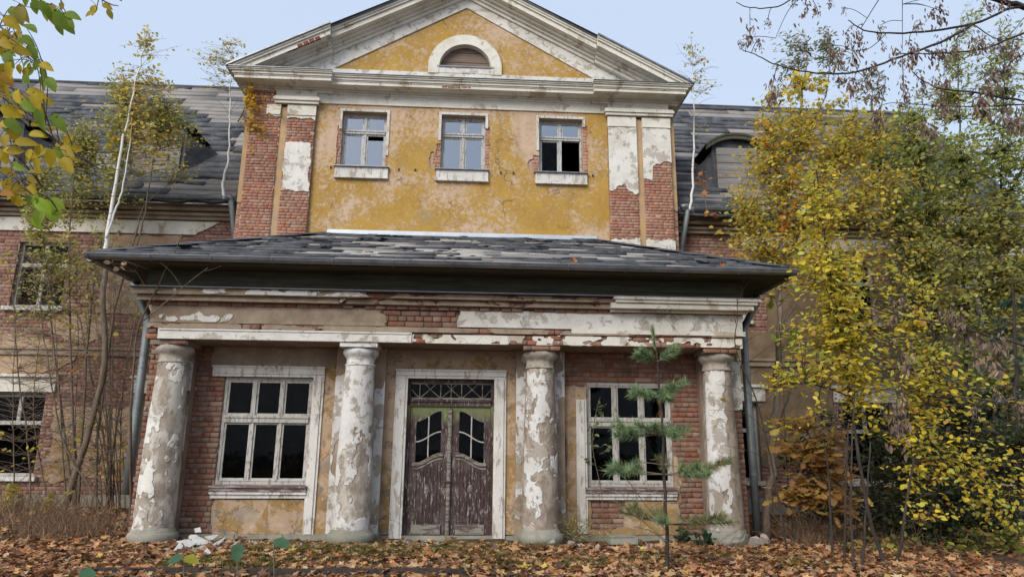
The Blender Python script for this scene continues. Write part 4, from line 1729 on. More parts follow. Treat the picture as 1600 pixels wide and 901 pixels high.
for s in (-1, 1):
    hs = [h for h in WW if (h[0] + h[1]) * s > 0]
    a, b = (-17.0, -5.96) if s < 0 else (5.96, 17.0)
    m = MB()
    wall_core(m, a, b, -.3, 8.0, YWG + .03, YWG + .45, hs)
    w = m.build('wing_wall', MT['mortar'], house)
    hs2 = [(h[0], h[1], h[2] - .12, h[3]) for h in hs]
    cw = lambda u, v: np.maximum(F_wing(u, v), np.max([-sdbox(u, v, *h) + .06 for h in hs], axis=0))
    recw = bricks(a if s > 0 else -13.6, b if s < 0 else 13.0, .1, 7.25, YWG + .018, cw, PAL_WING, course=.095, prot=.007)
    rw = []
    for r in recw:
        p, q = r[0], r[1]
        for h in hs:
            if r[3] > h[2] - .03 and r[2] < h[3] + .03:
                if h[0] < p < h[1]:
                    p = h[1]
                if h[0] < q < h[1]:
                    q = h[0]
        if q - p > .04:
            rw.append((p, q) + tuple(r[2:]))
    brick_mass(rw, w)
    sheet('plaster_coat', a, b, .3, 7.2, F_wing, flat(YWG + .03), .035, MT['peach' if s < 0 else 'render_tree_shade'], w, .06, hs2, .012, 28)
    # plinth, string course, frieze and cornice
    MB().box(a, b, YWG - .03, YWG + .03, -.3, .38, .004).build('plinth', MT['stone'], w)
    m = MB().box(a, b, YWG - .06, YWG + .03, 3.86, 4.0, .004).box(a, b, YWG - .10, YWG + .03, 4.003, 4.06, .004)
    m.build('string_course', MT['render'], w)
    Ff = (lambda u, v: np.minimum(.30 + .35 * fbm(u * 1.4, v * 3, 161), (-6.95 - u) * .8 + (v - 7.4) * 1.2 + .12 * fbm(u * 4, v * 5, 162))) if s < 0 else (lambda u, v: np.minimum(u - 8.2, 3) + .4 * fbm(u * 1.4, v * 3, 163))
    sheet('frieze_coat', a, b, 7.22, 7.60, Ff, flat(YWG + .02), .06, MT['cream'], w, .05, (), .006, 29)
    brick_mass(bricks(a if s > 0 else -13.6, b if s < 0 else 13.0, 7.25, 7.62, YWG + .0, Ff, PAL_WING), w)
    m = MB().box(a, b, YWG - .12, YWG + .03, 7.62, 7.72, .006).box(a, b, YWG - .20, YWG + .03, 7.723, 7.80, .006).box(a, b, YWG - .32, YWG + .03, 7.84, 7.93, .006)
    m.build('cornice', MT['render'], w)
    MB().box(a, b, YWG - .46, YWG + .02, 7.935, 7.975).build('soffit', MT['board_brown'], w)
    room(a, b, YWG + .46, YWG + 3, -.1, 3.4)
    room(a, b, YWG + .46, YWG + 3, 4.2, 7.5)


def wing_window(h, mat='frame', broken=()):
    x0, x1, z0, z1 = h
    y = YWG + .14
    xm = (x0 + x1) / 2
    m = MB()
    e = .07
    bar(m, x0 + .003, x0 + e, y, y + .1, z0, z1 - .003)
    bar(m, x1 - e, x1 - .003, y, y + .1, z0, z1 - .003)
    bar(m, x0 + e + .001, x1 - e - .001, y + .002, y + .098, z1 - .07, z1 - .004)
    bar(m, x0 + e + .001, x1 - e - .001, y + .002, y + .098, z0, z0 + .07)
    zt = z0 + (z1 - z0) * .62
    bar(m, x0 + e + .002, x1 - e - .002, y - .02, y + .09, zt, zt + .10)
    bar(m, xm - .045, xm + .045, y - .01, y + .085, zt + .101, z1 - .071)
    if 'm' not in broken:
        bar(m, xm - .045, xm + .045, y - .01, y + .085, z0 + .071, zt - .001)
    w = m.build('wing_window', MT[mat], house)
    k = 0
    for l, r in ((x0 + e, xm - .045), (xm + .045, x1 - e)):
        for a, b in ((z0 + .07, zt), (zt + .10, z1 - .07)):
            if k not in broken:
                MB().box(l + .002, r - .002, y + .04, y + .045, a + .002, b - .002).build('pane', MT['glass'], w)
            k += 1
    m = MB().box(x0 - .12, x1 + .12, YWG - .10, YWG + .13, z0 - .11, z0 - .004, .004)
    m.build('sill', MT['casing'], w)
    if z0 < 2:
        m = MB().box(x0 - .22, x1 + .22, YWG - .05, YWG + .03, z1 + .05, z1 + .42, .004).box(x0 - .28, x1 + .28, YWG - .12, YWG + .02, z1 + .423, z1 + .50, .004)
        m.build('lintel', MT['cream'], w)
    return w


for i, h in enumerate(WW):
    if abs((h[0] + h[1]) / 2) > 14:
        if h[0] < 0:
            continue
    wing_window(h, 'frame', (0, 2, 'm') if h[2] < 2 else (0,))

# ---- wing roofs
RS = 1.2
RY0, RZ0 = 5.15, 8.0
RT = 10.30
uyr = np.array([0, 1.0, RS])
RL = np.linalg.norm([RT - RY0, RS * (RT - RY0)])
uyr /= np.linalg.norm(uyr)
for s in (-1, 1):
    a, b = (-17.0, -5.95) if s < 0 else (5.95, 17.0)
    m = MB()
    zr = lambda y: RZ0 + RS * (y - RY0)
    m.poly([(a, RY0, RZ0 - .03), (b, RY0, RZ0 - .03), (b, RT, zr(RT) - .03), (a, RT, zr(RT) - .03)])
    m.poly([(b, RT, zr(RT) - .03), (b, RT + 5, RZ0), (a, RT + 5, RZ0), (a, RT, zr(RT) - .03)])
    rf = m.build('wing_roof', MT['felt'], house)

    def pick_wing(x, v, s=s):
        if v < 1.2:
            return 'felt' if random.random() < .7 else 'board'
        t = random.random() + .5 * float(fbm(x * .4, v * .6, 170))
        if s > 0:
            return 'felt' if t > .35 else 'board'
        return 'felt' if t > .62 else 'board'
    xa = -15.2 if s < 0 else 5.97
    xb = -5.97 if s < 0 else 15.2
    cover_slope(rf, np.array([0, RY0, RZ0]), np.array([1.0, 0, 0]), uyr, lambda v: (xa, xb), RL, .34, pick_wing, (1.4, 4.0))
    m = MB().tube([(a, RT, zr(RT) + .02), (b, RT, zr(RT) + .02)], .07, 8)
    m.build('ridge_roll', MT['felt'], rf)
    # snow boards standing along the eaves
    for q in range(5):
        xx = s * random.uniform(6.2, 12.5)
        ll = random.uniform(.6, 1.6)
        yy = RY0 + .18 + .16 * (q % 4)
        c = np.array([xx, yy, zr(yy) + .05])
        MB().obox(c, (ll / 2, 0, .01), (0, .02, 0), (0, 0, .045)).build('snow_board', MT['board'], rf)

gutter('wing_gutter', (-13.6, 5.10, 8.06), (-6.25, 5.10, 8.12), .085, 'pipe', 1.2)
gutter('wing_gutter', (6.5, 5.10, 8.20), (13.6, 5.10, 8.14), .085, 'pipe', 1.2)
MB().box(-13.6, -6.2, 5.165, 5.19, 7.93, 7.985).build('eave_flashing', MT['zinc'], house)
MB().box(6.2, 13.6, 5.165, 5.19, 7.97, 8.03).build('eave_flashing', MT['zinc'], house)
downpipe([(-6.34, 5.10, 8.06), (-6.22, 5.10, 8.14), (-6.20, 5.12, 8.02), (-6.14, 5.45, 7.2), (-6.12, 5.55, 6.8), (-6.12, 5.55, 4.0)], .075, 'pipe', [(-6.12, 5.55, 6.7)])
downpipe([(6.12, 5.10, 8.22), (6.30, 5.10, 8.26), (6.32, 5.12, 8.12), (6.22, 5.4, 7.3), (6.17, 5.5, 6.9), (6.17, 5.55, 4.0)], .075, 'pipe', [(6.17, 5.5, 6.85)])


def dormer(x0, x1, s, zb, ztop, arch, boards='board', low=False):
    """boarded dormer with a bowed top; felt cheek sweeping back to the roof on the side s"""
    y = 6.1
    m = MB()
    nn = 12
    us = np.linspace(0, 1, nn + 1)
    tops = [(x0 - .22 + (x1 - x0 + .44) * u, ztop + arch * (1 - (2 * u - 1) ** 2) - .16 * abs(2 * u - 1) ** 3) for u in us]
    m.prism([(x0, zb), (x1, zb), (x1, ztop - .25)] + [(x, z - .04) for x, z in tops[::-1] if x0 < x < x1] + [(x0, ztop - .25)], y + .05, y + .12)
    d = m.build('dormer', MT['felt'], house)
    n = 6
    zz = np.linspace(zb + .08, ztop - .22, n + 1)
    for p, q in zip(zz[:-1], zz[1:]):
        MB().box(x0 + .12, x1 - .12, y + random.uniform(-.01, .01), y + .04, p + .006, q - .006, .004).build('board', MT[boards], d)
    m = MB()
    for (xa, za), (xb, zb_) in zip(tops[:-1], tops[1:]):
        yr = lambda z: RY0 + (z - RZ0) / RS + .1
        m.poly([(xa, y - .14, za), (xb, y - .14, zb_), (xb, yr(zb_), zb_), (xa, yr(za), za)])
        m.poly([(xa, y - .14, za - .07), (xb, y - .14, zb_ - .07), (xb, y - .14, zb_), (xa, y - .14, za)])
        m.poly([(xb, y - .14, zb_ - .07), (xa, y - .14, za - .07), (xa, y + .1, za - .09), (xb, y + .1, zb_ - .09)])
    m.build('dormer_roof', MT['board_moss'], d)
    m = MB()
    for (xa, za), (xb, zb_) in zip(tops[:-1], tops[1:]):
        m.obox(((xa + xb) / 2, y - .10, (za + zb_) / 2 - .14), ((xb - xa) / 2 * 1.02, 0, (zb_ - za) / 2 * 1.02), (0, .03, 0), (0, 0, .05))
    m.build('arch_trim', MT['board_moss'], d)
    for sd in (-1, 1):
        xe = x0 if sd < 0 else x1
        big = 1.0 if sd == s else .25
        m = MB()
        N = 7
        g = []
        for i in range(N):
            row = []
            for j in range(N):
                a, b = i / (N - 1), j / (N - 1)
                zc = zb - .05 + (ztop - .28 - zb) * b
                yroof = RY0 + (zc - RZ0) / RS - .03
                xx = xe + sd * big * a * ((.75 * b + .1) if not low else (1.0 - .62 * b))
                yy = y + .04 + (yroof - y - .04) * a
                sag = .07 * math.sin(math.pi * a) * (random.random() + .3)
                row.append(m.vert((xx + sd * random.uniform(-.02, .02), yy + sag, zc - .35 * a * b * big - sag * .4)))
            g.append(row)
        for i in range(N - 1):
            for j in range(N - 1):
                m.f.append((g[i][j], g[i + 1][j], g[i + 1][j + 1], g[i][j + 1]))
        m.build('felt_cheek', MT['felt'], d, smooth=True)
    return d


dormer(-9.55, -8.02, 1, 9.1, 10.75, .22)
dormer(7.5, 9.0, -1, 9.0, 10.75, .22, 'board', True)
dormer(-14.2, -12.6, 1, 9.1, 10.75, .30)
dormer(12.0, 13.6, -1, 9.0, 10.85, .40)

# ================================================================= the loose bricks, now that all are known
PARENT = {o.name: o for o in house.children}
for c in list(house.children):
    for g in c.children:
        PARENT[g.name] = g
# only parts of the house may carry bricks (thing > part > brick)
SINGLES.sort(key=lambda t: -(t[0][1] - t[0][0]) * (t[0][3] - t[0][2]) / (np.hypot((t[0][0] + t[0][1]) / 2 - CAM[0], 13) ** 2))
one, rest = SINGLES[:300], SINGLES[300:]
for r, p in one:
    brick_object(r, PARENT[p])
by = {}
for r, p in rest:
    by.setdefault(p, []).append(r)
for p, rs in by.items():
    brick_mass(rs, PARENT[p])
brick_mass(E_REC, ent)
brick_mass(P_REC, pv)

# ================================================================= ground
def gz(x, y):
    x, y = np.asarray(x, float), np.asarray(y, float)
    h = .05 * fbm(x * .5, y * .5, 201) + .02 * fbm(x * 2.5, y * 2.5, 202)
    h = h - .02
    h = h - .10 * np.clip((-2.9 - y) / 1.0, 0, 1) * np.clip((.6 - x) / .4, 0, 1) * (x > -5.4)     # step down behind the kerb
    h = h + .18 * np.clip((-x - 5.6) / 2, 0, 1) * np.clip((y + 1) / 3, 0, 1) * np.clip((6 - y) / 2, 0, 1)
    return h


gx = np.unique(np.concatenate([np.linspace(-120, -14, 16), np.linspace(-14, 14, 150), np.linspace(14, 120, 16)]))
gy = np.unique(np.concatenate([np.linspace(-120, -14, 12), np.linspace(-14, 7, 120), np.linspace(7, 140, 20)]))
X, Y = np.meshgrid(gx, gy)
Z = gz(X, Y)
nx = len(gx)
idx = np.arange(X.size).reshape(X.shape)
Q = np.stack([idx[:-1, :-1].ravel(), idx[:-1, 1:].ravel(), idx[1:, 1:].ravel(), idx[1:, :-1].ravel()], 1)
g = place('ground', raw_mesh('ground', np.stack([X.ravel(), Y.ravel(), Z.ravel()], 1), quads=Q, smooth=True), MT['ground'], None, (0, 0, 0))
tag(g, 'mossy ground strewn with dead leaves', kind='structure')
m = MB()
kx = np.array([-4.75, -3.1, -1.5, -.6, .35])
for a, b in zip(kx[:-1], kx[1:]):
    ya, yb = -2.80 - .034 * (a + 4.75), -2.80 - .034 * (b + 4.75)
    za = float(gz(a, ya + .2))
    m.obox(((a + b) / 2, (ya + yb) / 2, za - .045), ((b - a) / 2 - .004, (yb - ya) / 2, random.uniform(-.01, .01)), (0, .045, 0), (0, 0, .10 + random.uniform(-.012, .004)))
tag(m.build('kerb_edging', MT['bark_dark']), 'dark weathered edging strip half buried in the leaves', kind='structure')


# ================================================================= leaves
def norm(a):
    return a / (np.linalg.norm(a, axis=-1, keepdims=True) + 1e-9)


OVAL = np.array([(0, 0, 0), (.30, -.34, .05), (.72, -.27, .04), (1, 0, -.06), (.72, .27, .04), (.30, .34, .05), (.45, 0, -.03)])
OVAL_T = np.array([(0, 1, 6), (1, 2, 6), (2, 3, 6), (3, 4, 6), (4, 5, 6), (5, 0, 6)])
LONG = np.array([(0, 0, 0), (.35, -.17, .04), (.7, -.13, .03), (1, 0, -.08), (.7, .13, .03), (.35, .17, .04)])
LONG_T = np.array([(0, 1, 5), (1, 2, 4), (1, 4, 5), (2, 3, 4)])


def lobed(lobes, depth, n=5, tip=1.0):
    """maple or oak leaf outline as a fan"""
    P = [(.42, 0, .0)]
    for i in range(lobes * 2 + 1):
        a = math.pi * (.12 + 1.76 * i / (lobes * 2)) - math.pi
        r = (.62 if i % 2 == 1 else .62 * depth)
        if i in (0, lobes * 2):
            r = .40
        P.append((.42 + r * math.cos(a), r * math.sin(a) * .95, random.uniform(-.10, .12)))
    P.append((-.05, 0, .02))
    P = np.array(P)
    k = len(P)
    T = np.array([(0, i, i + 1) for i in range(1, k - 1)] + [(0, k - 1, 1)])
    return P, T


MAPLE, MAPLE_T = lobed(5, .42)
side = [(0, .03), (.2, .10), (.28, .24), (.40, .13), (.52, .31), (.63, .16), (.76, .30), (.86, .15), (1.0, .10)]
OAK = np.array([(.5, 0, 0)] + [(x, -y, random.uniform(-.05, .06)) for x, y in side] + [(x, y, random.uniform(-.05, .06)) for x, y in side[::-1]])
OAK_T = np.array([(0, i, i + 1) for i in range(1, len(OAK) - 1)] + [(0, len(OAK) - 1, 1)])
SHP = dict(oval=(OVAL, OVAL_T), long=(LONG, LONG_T), maple=(MAPLE, MAPLE_T), oak=(OAK, OAK_T))


def leaf_arrays(P, D, N, S, shape):
    """P base points, D stalk directions, N rough normals, S sizes"""
    T, F = SHP[shape]
    D = norm(D)
    B = norm(np.cross(N, D))
    N = np.cross(D, B)
    V = P[:, None] + S[:, None, None] * (T[None, :, 0:1] * D[:, None] + T[None, :, 1:2] * B[:, None] + T[None, :, 2:3] * N[:, None])
    k = len(T)
    Fa = (F[None] + (np.arange(len(P)) * k)[:, None, None]).reshape(-1, 3)
    return V.reshape(-1, 3), Fa, k


def pick_cols(pal, n):
    w = np.array([p[1] for p in pal], float)
    i = RNG.choice(len(pal), n, p=w / w.sum())
    c = np.array([p[0] for p in pal])[i]
    return np.clip(c * RNG.uniform(.74, 1.32, (n, 1)) * RNG.uniform(.92, 1.08, (n, 3)), 0, 1)


def leaf_mesh(name, P, D, N, S, shape, C):
    V, F, k = leaf_arrays(P, D, N, S, shape)
    return V, F, np.repeat(C, k, 0)


YEL = [((.72, .57, .06), 5), ((.66, .55, .09), 3), ((.72, .48, .06), 1.0), ((.52, .52, .10), 2.5), ((.50, .30, .08), .5), ((.36, .42, .09), .8)]
YEL_OR = [((.66, .50, .07), 4), ((.66, .40, .06), 1.2), ((.56, .49, .10), 3), ((.58, .24, .04), .2), ((.44, .43, .10), 2.4)]
OLIVE = [((.45, .43, .13), 4), ((.37, .39, .12), 3), ((.58, .47, .11), 2), ((.29, .32, .11), 2), ((.56, .39, .09), .6)]
GREEN = [((.34, .38, .11), 4), ((.25, .31, .10), 3), ((.44, .45, .12), 3), ((.54, .48, .10), 1.6)]
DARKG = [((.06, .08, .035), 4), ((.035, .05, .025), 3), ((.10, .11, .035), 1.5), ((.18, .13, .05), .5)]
GREYG = [((.20, .23, .13), 3), ((.28, .28, .12), 2), ((.15, .18, .11), 2), ((.45, .35, .08), 1)]
BIRCHY = [((.68, .53, .11), 3), ((.58, .50, .15), 3), ((.42, .42, .16), 2), ((.55, .33, .07), 1)]
BROWN = [((.36, .17, .07), 3), ((.44, .24, .09), 3), ((.26, .12, .055), 2), ((.52, .34, .10), 1.5), ((.40, .30, .10), 1)]
LITTER = [((.36, .18, .085), 4), ((.44, .245, .115), 3.8), ((.19, .09, .05), 3.5), ((.42, .26, .13), 2), ((.44, .34, .22), .9), ((.11, .065, .045), 2), ((.50, .36, .08), .3), ((.36, .14, .05), 1)]
LIME = [((.30, .38, .05), 3), ((.42, .42, .06), 3), ((.22, .32, .07), 2)]


def smooth_line(P, k=5):
    P = np.array(P, float)
    out = []
    for i in range(len(P) - 1):
        p0, p1, p2, p3 = P[max(i - 1, 0)], P[i], P[i + 1], P[min(i + 2, len(P) - 1)]
        for t in np.linspace(0, 1, k, endpoint=False):
            out.append(.5 * ((2 * p1) + (-p0 + p2) * t + (2 * p0 - 5 * p1 + 4 * p2 - p3) * t * t + (-p0 + 3 * p1 - 3 * p2 + p3) * t ** 3))
    out.append(P[-1])
    return np.array(out)


class Plant:
    def __init__(s, name, base, label, cat, group=None):
        s.o = empty(name, base, label, cat, group)
        s.stem = []
        s.pts = []
        s.twigs = MB()
        s.L = []

    def trunk(s, P, r0, r1, mat='bark', n=8, name='trunk', own=True, k=5):
        L = smooth_line(P, k)
        L[1:-1] += RNG.normal(0, 1, (len(L) - 2, 3)) * r0 * .25
        rad = np.linspace(r0, r1, len(L))
        s.pts.append(np.column_stack([L, rad]))
        if own:
            MB().tube(L, rad, n).build(name, MT[mat], s.o, smooth=True)
        else:
            s.twigs.tube(L, rad, 5)
        return L

    def twig(s, tip, rise=.6, droop=.0, r=None, reach=None):
        A = np.concatenate(s.pts)
        d = A[:, :3] - tip
        cost = np.linalg.norm(d, axis=1) + rise * np.maximum(0, d[:, 2] + .15)
        i = int(np.argmin(cost + RNG.uniform(0, .25, len(cost))))
        b = A[i, :3]
        if reach and np.linalg.norm(tip - b) > reach:
            b = tip + (b - tip) / np.linalg.norm(tip - b) * reach
        ln = np.linalg.norm(tip - b)
        mid = (b + tip) / 2 + RNG.normal(0, .07, 3) * ln + np.array([0, 0, .08 - droop]) * ln
        rr = r or min(.35 * A[i, 3] + .002, .0035 + .004 * ln)
        s.twigs.tube(smooth_line([b, mid, tip], 3), np.linspace(rr, .0022, 7), 4, cap=False)
        return b, mid, tip

    def cluster(s, c, rad, n, pal, size, shape='oval', per=9, flatness=.55, droop=.1, spread=.16, rise=.6, shell=.0, reach=None, twig_r=None):
        c, rad = np.array(c), np.array(rad)
        nt = max(1, int(n / per))
        for _ in range(nt):
            while True:
                q = RNG.uniform(-1, 1, 3)
                r = np.linalg.norm(q)
                if shell < r < 1:
                    break
            tip = c + q * rad
            b, m_, t_ = s.twig(tip, rise, droop, twig_r, reach)
            k = per
            t = RNG.uniform(.25, 1.05, k)[:, None]
            ln = np.linalg.norm(t_ - b)
            st = max(0, 1 - (spread * 6) / max(ln, .01))
            t = st + (1 - st) * t
            P = (1 - t) ** 2 * b + 2 * t * (1 - t) * m_ + t * t * t_
            P = P + RNG.normal(0, spread * .45, (k, 3)) * np.array([1, 1, .6])
            D = norm(norm(t_ - b)[None] * .5 + RNG.normal(0, .8, (k, 3)) * np.array([1, 1, .45])) - np.array([0, 0, droop + .15])
            N = RNG.normal(0, 1, (k, 3)) * (1 - flatness) + np.array([0, -.25, 1.0]) * flatness
            S = RNG.uniform(.5, 1.3, k) * size
            s.L.append((P, D, N, S, shape, pick_cols(pal, k)))

    def shape_at(s, px, py, Y, rx, ry, n, pal, size, shape='oval', depth=None, **kw):
        """crown lobe given by its place and size in the photo, standing at depth Y"""
        c = at(px, py, Y)
        m = np.linalg.norm(at(px + 10, py, Y) - c) / 10
        s.cluster(c, (rx * m, depth if depth else max(rx, ry) * m * .6, ry * m), n, pal, size, shape, **kw)

    def finish(s, leaf_name='foliage', mat='leaf', bark='bark', single=0):
        if s.twigs.v:
            tag(s.twigs.build('twigs', MT[bark], s.o), kind='stuff')
        if not s.L:
            return s.o
        groups = {}
        for P, D, N, S, sh, C in s.L:
            groups.setdefault(sh, []).append((P, D, N, S, C))
        for sh, G in groups.items():
            P, D, N, S, C = [np.concatenate([g[i] for g in G]) for i in range(5)]
            if single:
                order = np.argsort(-S / np.maximum(1, P[:, 1] - CAM[1]))
                P, D, N, S, C = P[order], D[order], N[order], S[order], C[order]
                kk = min(single, len(P))
                T, F = SHP[sh]
                pal = {}
                for i in range(kk):
                    key = i % 24
                    if key not in pal:
                        me = raw_mesh('leaf', T, tris=F, cols=np.tile(C[i], (len(T), 1)))
                        me.materials.append(MT[mat])
                        pal[key] = me
                    o = bpy.data.objects.new('leaf', pal[key])
                    link(o, P[i], s.o)
                    d = D[i] / np.linalg.norm(D[i])
                    b_ = np.cross(N[i], d)
                    b_ /= np.linalg.norm(b_)
                    n_ = np.cross(d, b_)
                    o.rotation_mode = 'QUATERNION'
                    o.rotation_quaternion = Matrix(((d[0], b_[0], n_[0]), (d[1], b_[1], n_[1]), (d[2], b_[2], n_[2]))).to_quaternion()
                    o.scale = (S[i],) * 3
                P, D, N, S, C = P[kk:], D[kk:], N[kk:], S[kk:], C[kk:]
                if not len(P):
                    continue
            V, F, C = leaf_mesh(leaf_name, P, D, N, S, sh, C)
            o = V.mean(0)
            ob = place(leaf_name, raw_mesh(leaf_name, V - o, tris=F, cols=C), MT[mat], s.o, o)
            tag(ob, kind='stuff')
        return s.o


def line(px, Y, dY=0.0):
    n = len(px)
    return [at(x, y, Y + dY * i / max(1, n - 1)) for i, (x, y) in enumerate(px)]


# ---- birch with white trunk, left
Yb = 3.6
p = Plant('birch_tree', (-8.5, Yb, 0), 'tall slender birch with white forked trunk and few yellow leaves beside the porch eave', 'tree')
p.trunk([(-8.55, Yb, -.1)] + line([(158, 600), (163, 450), (164, 405)], Yb), .07, .055, 'bark', 10, 'trunk_base')
p.trunk(line([(164, 405), (167, 370), (175, 320), (190, 230), (206, 160), (221, 90), (232, 34)], Yb), .056, .010, 'birch', 10)
p.trunk(line([(166, 372), (178, 335), (190, 300), (203, 225), (206, 185)], Yb - .1), .030, .008, 'birch', 8, 'second_trunk')
for c in ((228, 55, 22, 25, 45), (250, 70, 30, 30, 40), (205, 80, 25, 25, 25), (215, 115, 45, 25, 70), (185, 130, 25, 25, 60), (245, 140, 40, 30, 120), (225, 170, 60, 30, 200), (240, 210, 55, 30, 220), (260, 250, 40, 25, 100)):
    p.shape_at(c[0], c[1], Yb, c[2], c[3], int(c[4] * 1.5), BIRCHY, .10, per=5, spread=.10, reach=1.3)
p.finish(bark='bark')

# ---- olive shrubby tree in front of the left wing
Yo = 4.2
p = Plant('bushy_tree', (-9.4, Yo, .1), 'bushy multi stemmed tree with olive leaves in front of the roof dormer', 'tree')
for q in ([(118, 790), (112, 600), (108, 430), (112, 320), (125, 230)], [(122, 790), (135, 560), (150, 420), (172, 330), (190, 240), (196, 150)],
          [(115, 790), (85, 560), (72, 420), (62, 340), (58, 290)], [(150, 700), (180, 480), (215, 380), (232, 300), (246, 220), (262, 160)], [(196, 420), (213, 360), (226, 320), (262, 290)]):
    p.trunk(line(q, Yo, random.uniform(-.4, .4)), .032, .008, 'bark', 7)
for c in ((185, 135, 22, 40, 260), (190, 185, 50, 35, 520), (245, 175, 40, 35, 380), (270, 200, 40, 25, 260), (130, 205, 40, 30, 420), (150, 235, 50, 30, 560), (95, 245, 30, 25, 220), (120, 270, 60, 28, 520),
          (180, 270, 40, 25, 260), (70, 300, 45, 30, 360), (150, 300, 60, 22, 260), (60, 345, 35, 35, 340), (90, 390, 45, 30, 320), (110, 420, 40, 30, 260), (85, 330, 50, 25, 300), (150, 350, 50, 20, 90),
          (305, 215, 22, 18, 110), (290, 265, 28, 14, 80), (290, 180, 22, 14, 70)):
    p.shape_at(c[0], c[1], Yo, c[2], c[3], int(c[4] * 1.6), OLIVE, .084, per=7, spread=.26, reach=1.5)
for c in ((60, 430, 50, 40, 160), (140, 430, 40, 40, 110), (40, 500, 40, 40, 70), (110, 480, 60, 30, 90), (170, 390, 30, 40, 90)):
    p.shape_at(c[0], c[1], Yo - .3, c[2], c[3], c[4] * 2, OLIVE, .08, per=5, spread=.30, reach=1.3)
p.shape_at(235, 195, Yo, 55, 30, 420, YEL_OR, .10, per=6, spread=.12, reach=1.3)
p.shape_at(190, 225, Yo, 45, 40, 300, YEL_OR, .10, per=6, spread=.12, reach=1.3)
p.finish()

# ---- birches rooted in the wing gutters
for (pts, name_, lbl, cl) in (
    ([(350, 308), (348, 285), (356, 250), (359, 190), (360, 130), (364, 60)], 'birch_sapling', 'white stemmed birch sapling sprouting from the left wing gutter next to its downpipe',
     ((345, 85, 40, 28, 90), (360, 65, 24, 14, 30), (315, 90, 18, 22, 40), (370, 110, 18, 30, 40), (335, 125, 35, 15, 25))),
    ([(1078, 326), (1083, 280), (1084, 200), (1083, 130), (1080, 70)], 'birch_sapling', 'thin birch sapling growing out of the right wing gutter against the dark felt dormer',
     ((1090, 90, 24, 25, 45), (1078, 70, 14, 18, 20), (1105, 130, 30, 25, 40), (1090, 190, 26, 20, 10)))):
    base = at(*pts[0], 5.05)
    p = Plant(name_, base, lbl, 'sapling', 'birch saplings rooted in the roof gutters')
    p.trunk([tuple(base - (0, 0, .05))] + line(pts[1:], 5.05), .040, .006, 'birch', 9)
    c0 = at(pts[2][0], pts[2][1], 5.05)
    for _ in range(30):
        t = RNG.uniform(.15, .95)
        q = at(pts[2][0] + RNG.uniform(-45, 45), pts[2][1] - 150 * t, 5.05 + RNG.uniform(-.4, .4))
        p.twig(q, 1.4)
    for c in cl:
        p.shape_at(c[0], c[1], 5.05, c[2], c[3], int(c[4] * 1.7), BIRCHY, .085, per=4, spread=.14, reach=1.6)
    p.finish(bark='bark')

# ---- yellow sprout on the pavilion corner
base = at(372, 190, 4.9)
p = Plant('birch_sprout', base, 'small sprout of bright yellow leaves clinging to the brick corner below the cornice', 'sprout')
p.trunk([base] + line([(380, 175), (388, 150), (398, 125)], 4.55), .02, .006, 'bark', 6)
for c in ((395, 125, 12, 14, 40), (390, 150, 16, 16, 90), (400, 170, 22, 18, 60), (395, 195, 22, 16, 60), (408, 205, 22, 12, 40), (425, 165, 20, 25, 14), (400, 232, 18, 14, 12)):
    p.shape_at(c[0], c[1], 4.55, c[2], c[3], c[4], [((.66, .44, .04), 3), ((.60, .33, .04), 1)], .10, per=5, spread=.08, depth=.12, reach=.8)
p.finish()

# ---- bare saplings, left
BARE = [
    ([(172, 814), (140, 760), (100, 690), (80, 600), (62, 480), (48, 400)], .055, 'bare sapling leaning far to the left from the foot of the porch corner'),
    ([(166, 806), (172, 740), (186, 640), (200, 560), (218, 470), (226, 400)], .060, 'thickest bare grey sapling forking upwards beside the drain pipe'),
    ([(105, 806), (98, 700), (92, 600), (85, 500), (75, 440)], .040, 'upright bare sapling between the ochre wall patch and the broken window'),
    ([(48, 800), (44, 690), (30, 600), (22, 480), (12, 400)], .045, 'bare sapling standing across the right half of the broken ground floor window'),
    ([(119, 800), (118, 650), (122, 540), (119, 430), (124, 390)], .032, 'slim straight bare sapling in the middle of the thicket by the ochre plaster patch'),
    ([(150, 808), (152, 700), (160, 560), (160, 470), (140, 400)], .045, 'tall bare sapling reaching past the gutter corner of the porch'),
    ([(187, 805), (188, 700), (193, 600), (206, 500)], .036, 'bare sapling touching the lower end of the grey drain pipe'),
    ([(20, 800), (22, 690), (20, 600), (25, 500)], .036, 'bare sapling nearest the picture edge before the broken window'),
    ([(140, 800), (170, 640), (176, 540), (150, 470)], .026, 'thin bare sapling crossing behind the forked grey one'),
    ([(75, 800), (60, 700), (52, 640), (64, 520), (95, 430)], .032, 'crooked bare sapling growing below the window sill of the left wing'),
]
for q, r, lbl in BARE:
    b = on_ground(q[0][0], q[0][1])
    Yq = min(b[1], 5.0)
    p = Plant('bare_sapling', (b[0], Yq, 0), lbl, 'sapling', 'bare saplings crowding the left corner')
    p.trunk([(b[0], Yq, -.1)] + line(q, Yq, -.6)[0:], r * .62, .005, 'bark', 7)
    for _ in range(110):
        k = random.randrange(1, len(q))
        f = random.random()
        x = q[k - 1][0] * (1 - f) + q[k][0] * f + random.gauss(0, 52)
        y = q[k - 1][1] * (1 - f) + q[k][1] * f - random.uniform(15, 120)
        p.twig(at(x, max(y, 395), Yq - .3 + random.uniform(-.5, .5)), 1.5)
    for _ in range(2):
        k = random.randrange(1, len(q))
        p.shape_at(q[k][0] + random.uniform(-20, 20), q[k][1], Yq - .3, 25, 40, 8, YEL if random.random() < .6 else BROWN, .13, 'oval', per=2, spread=.1, reach=.5)
    p.finish()
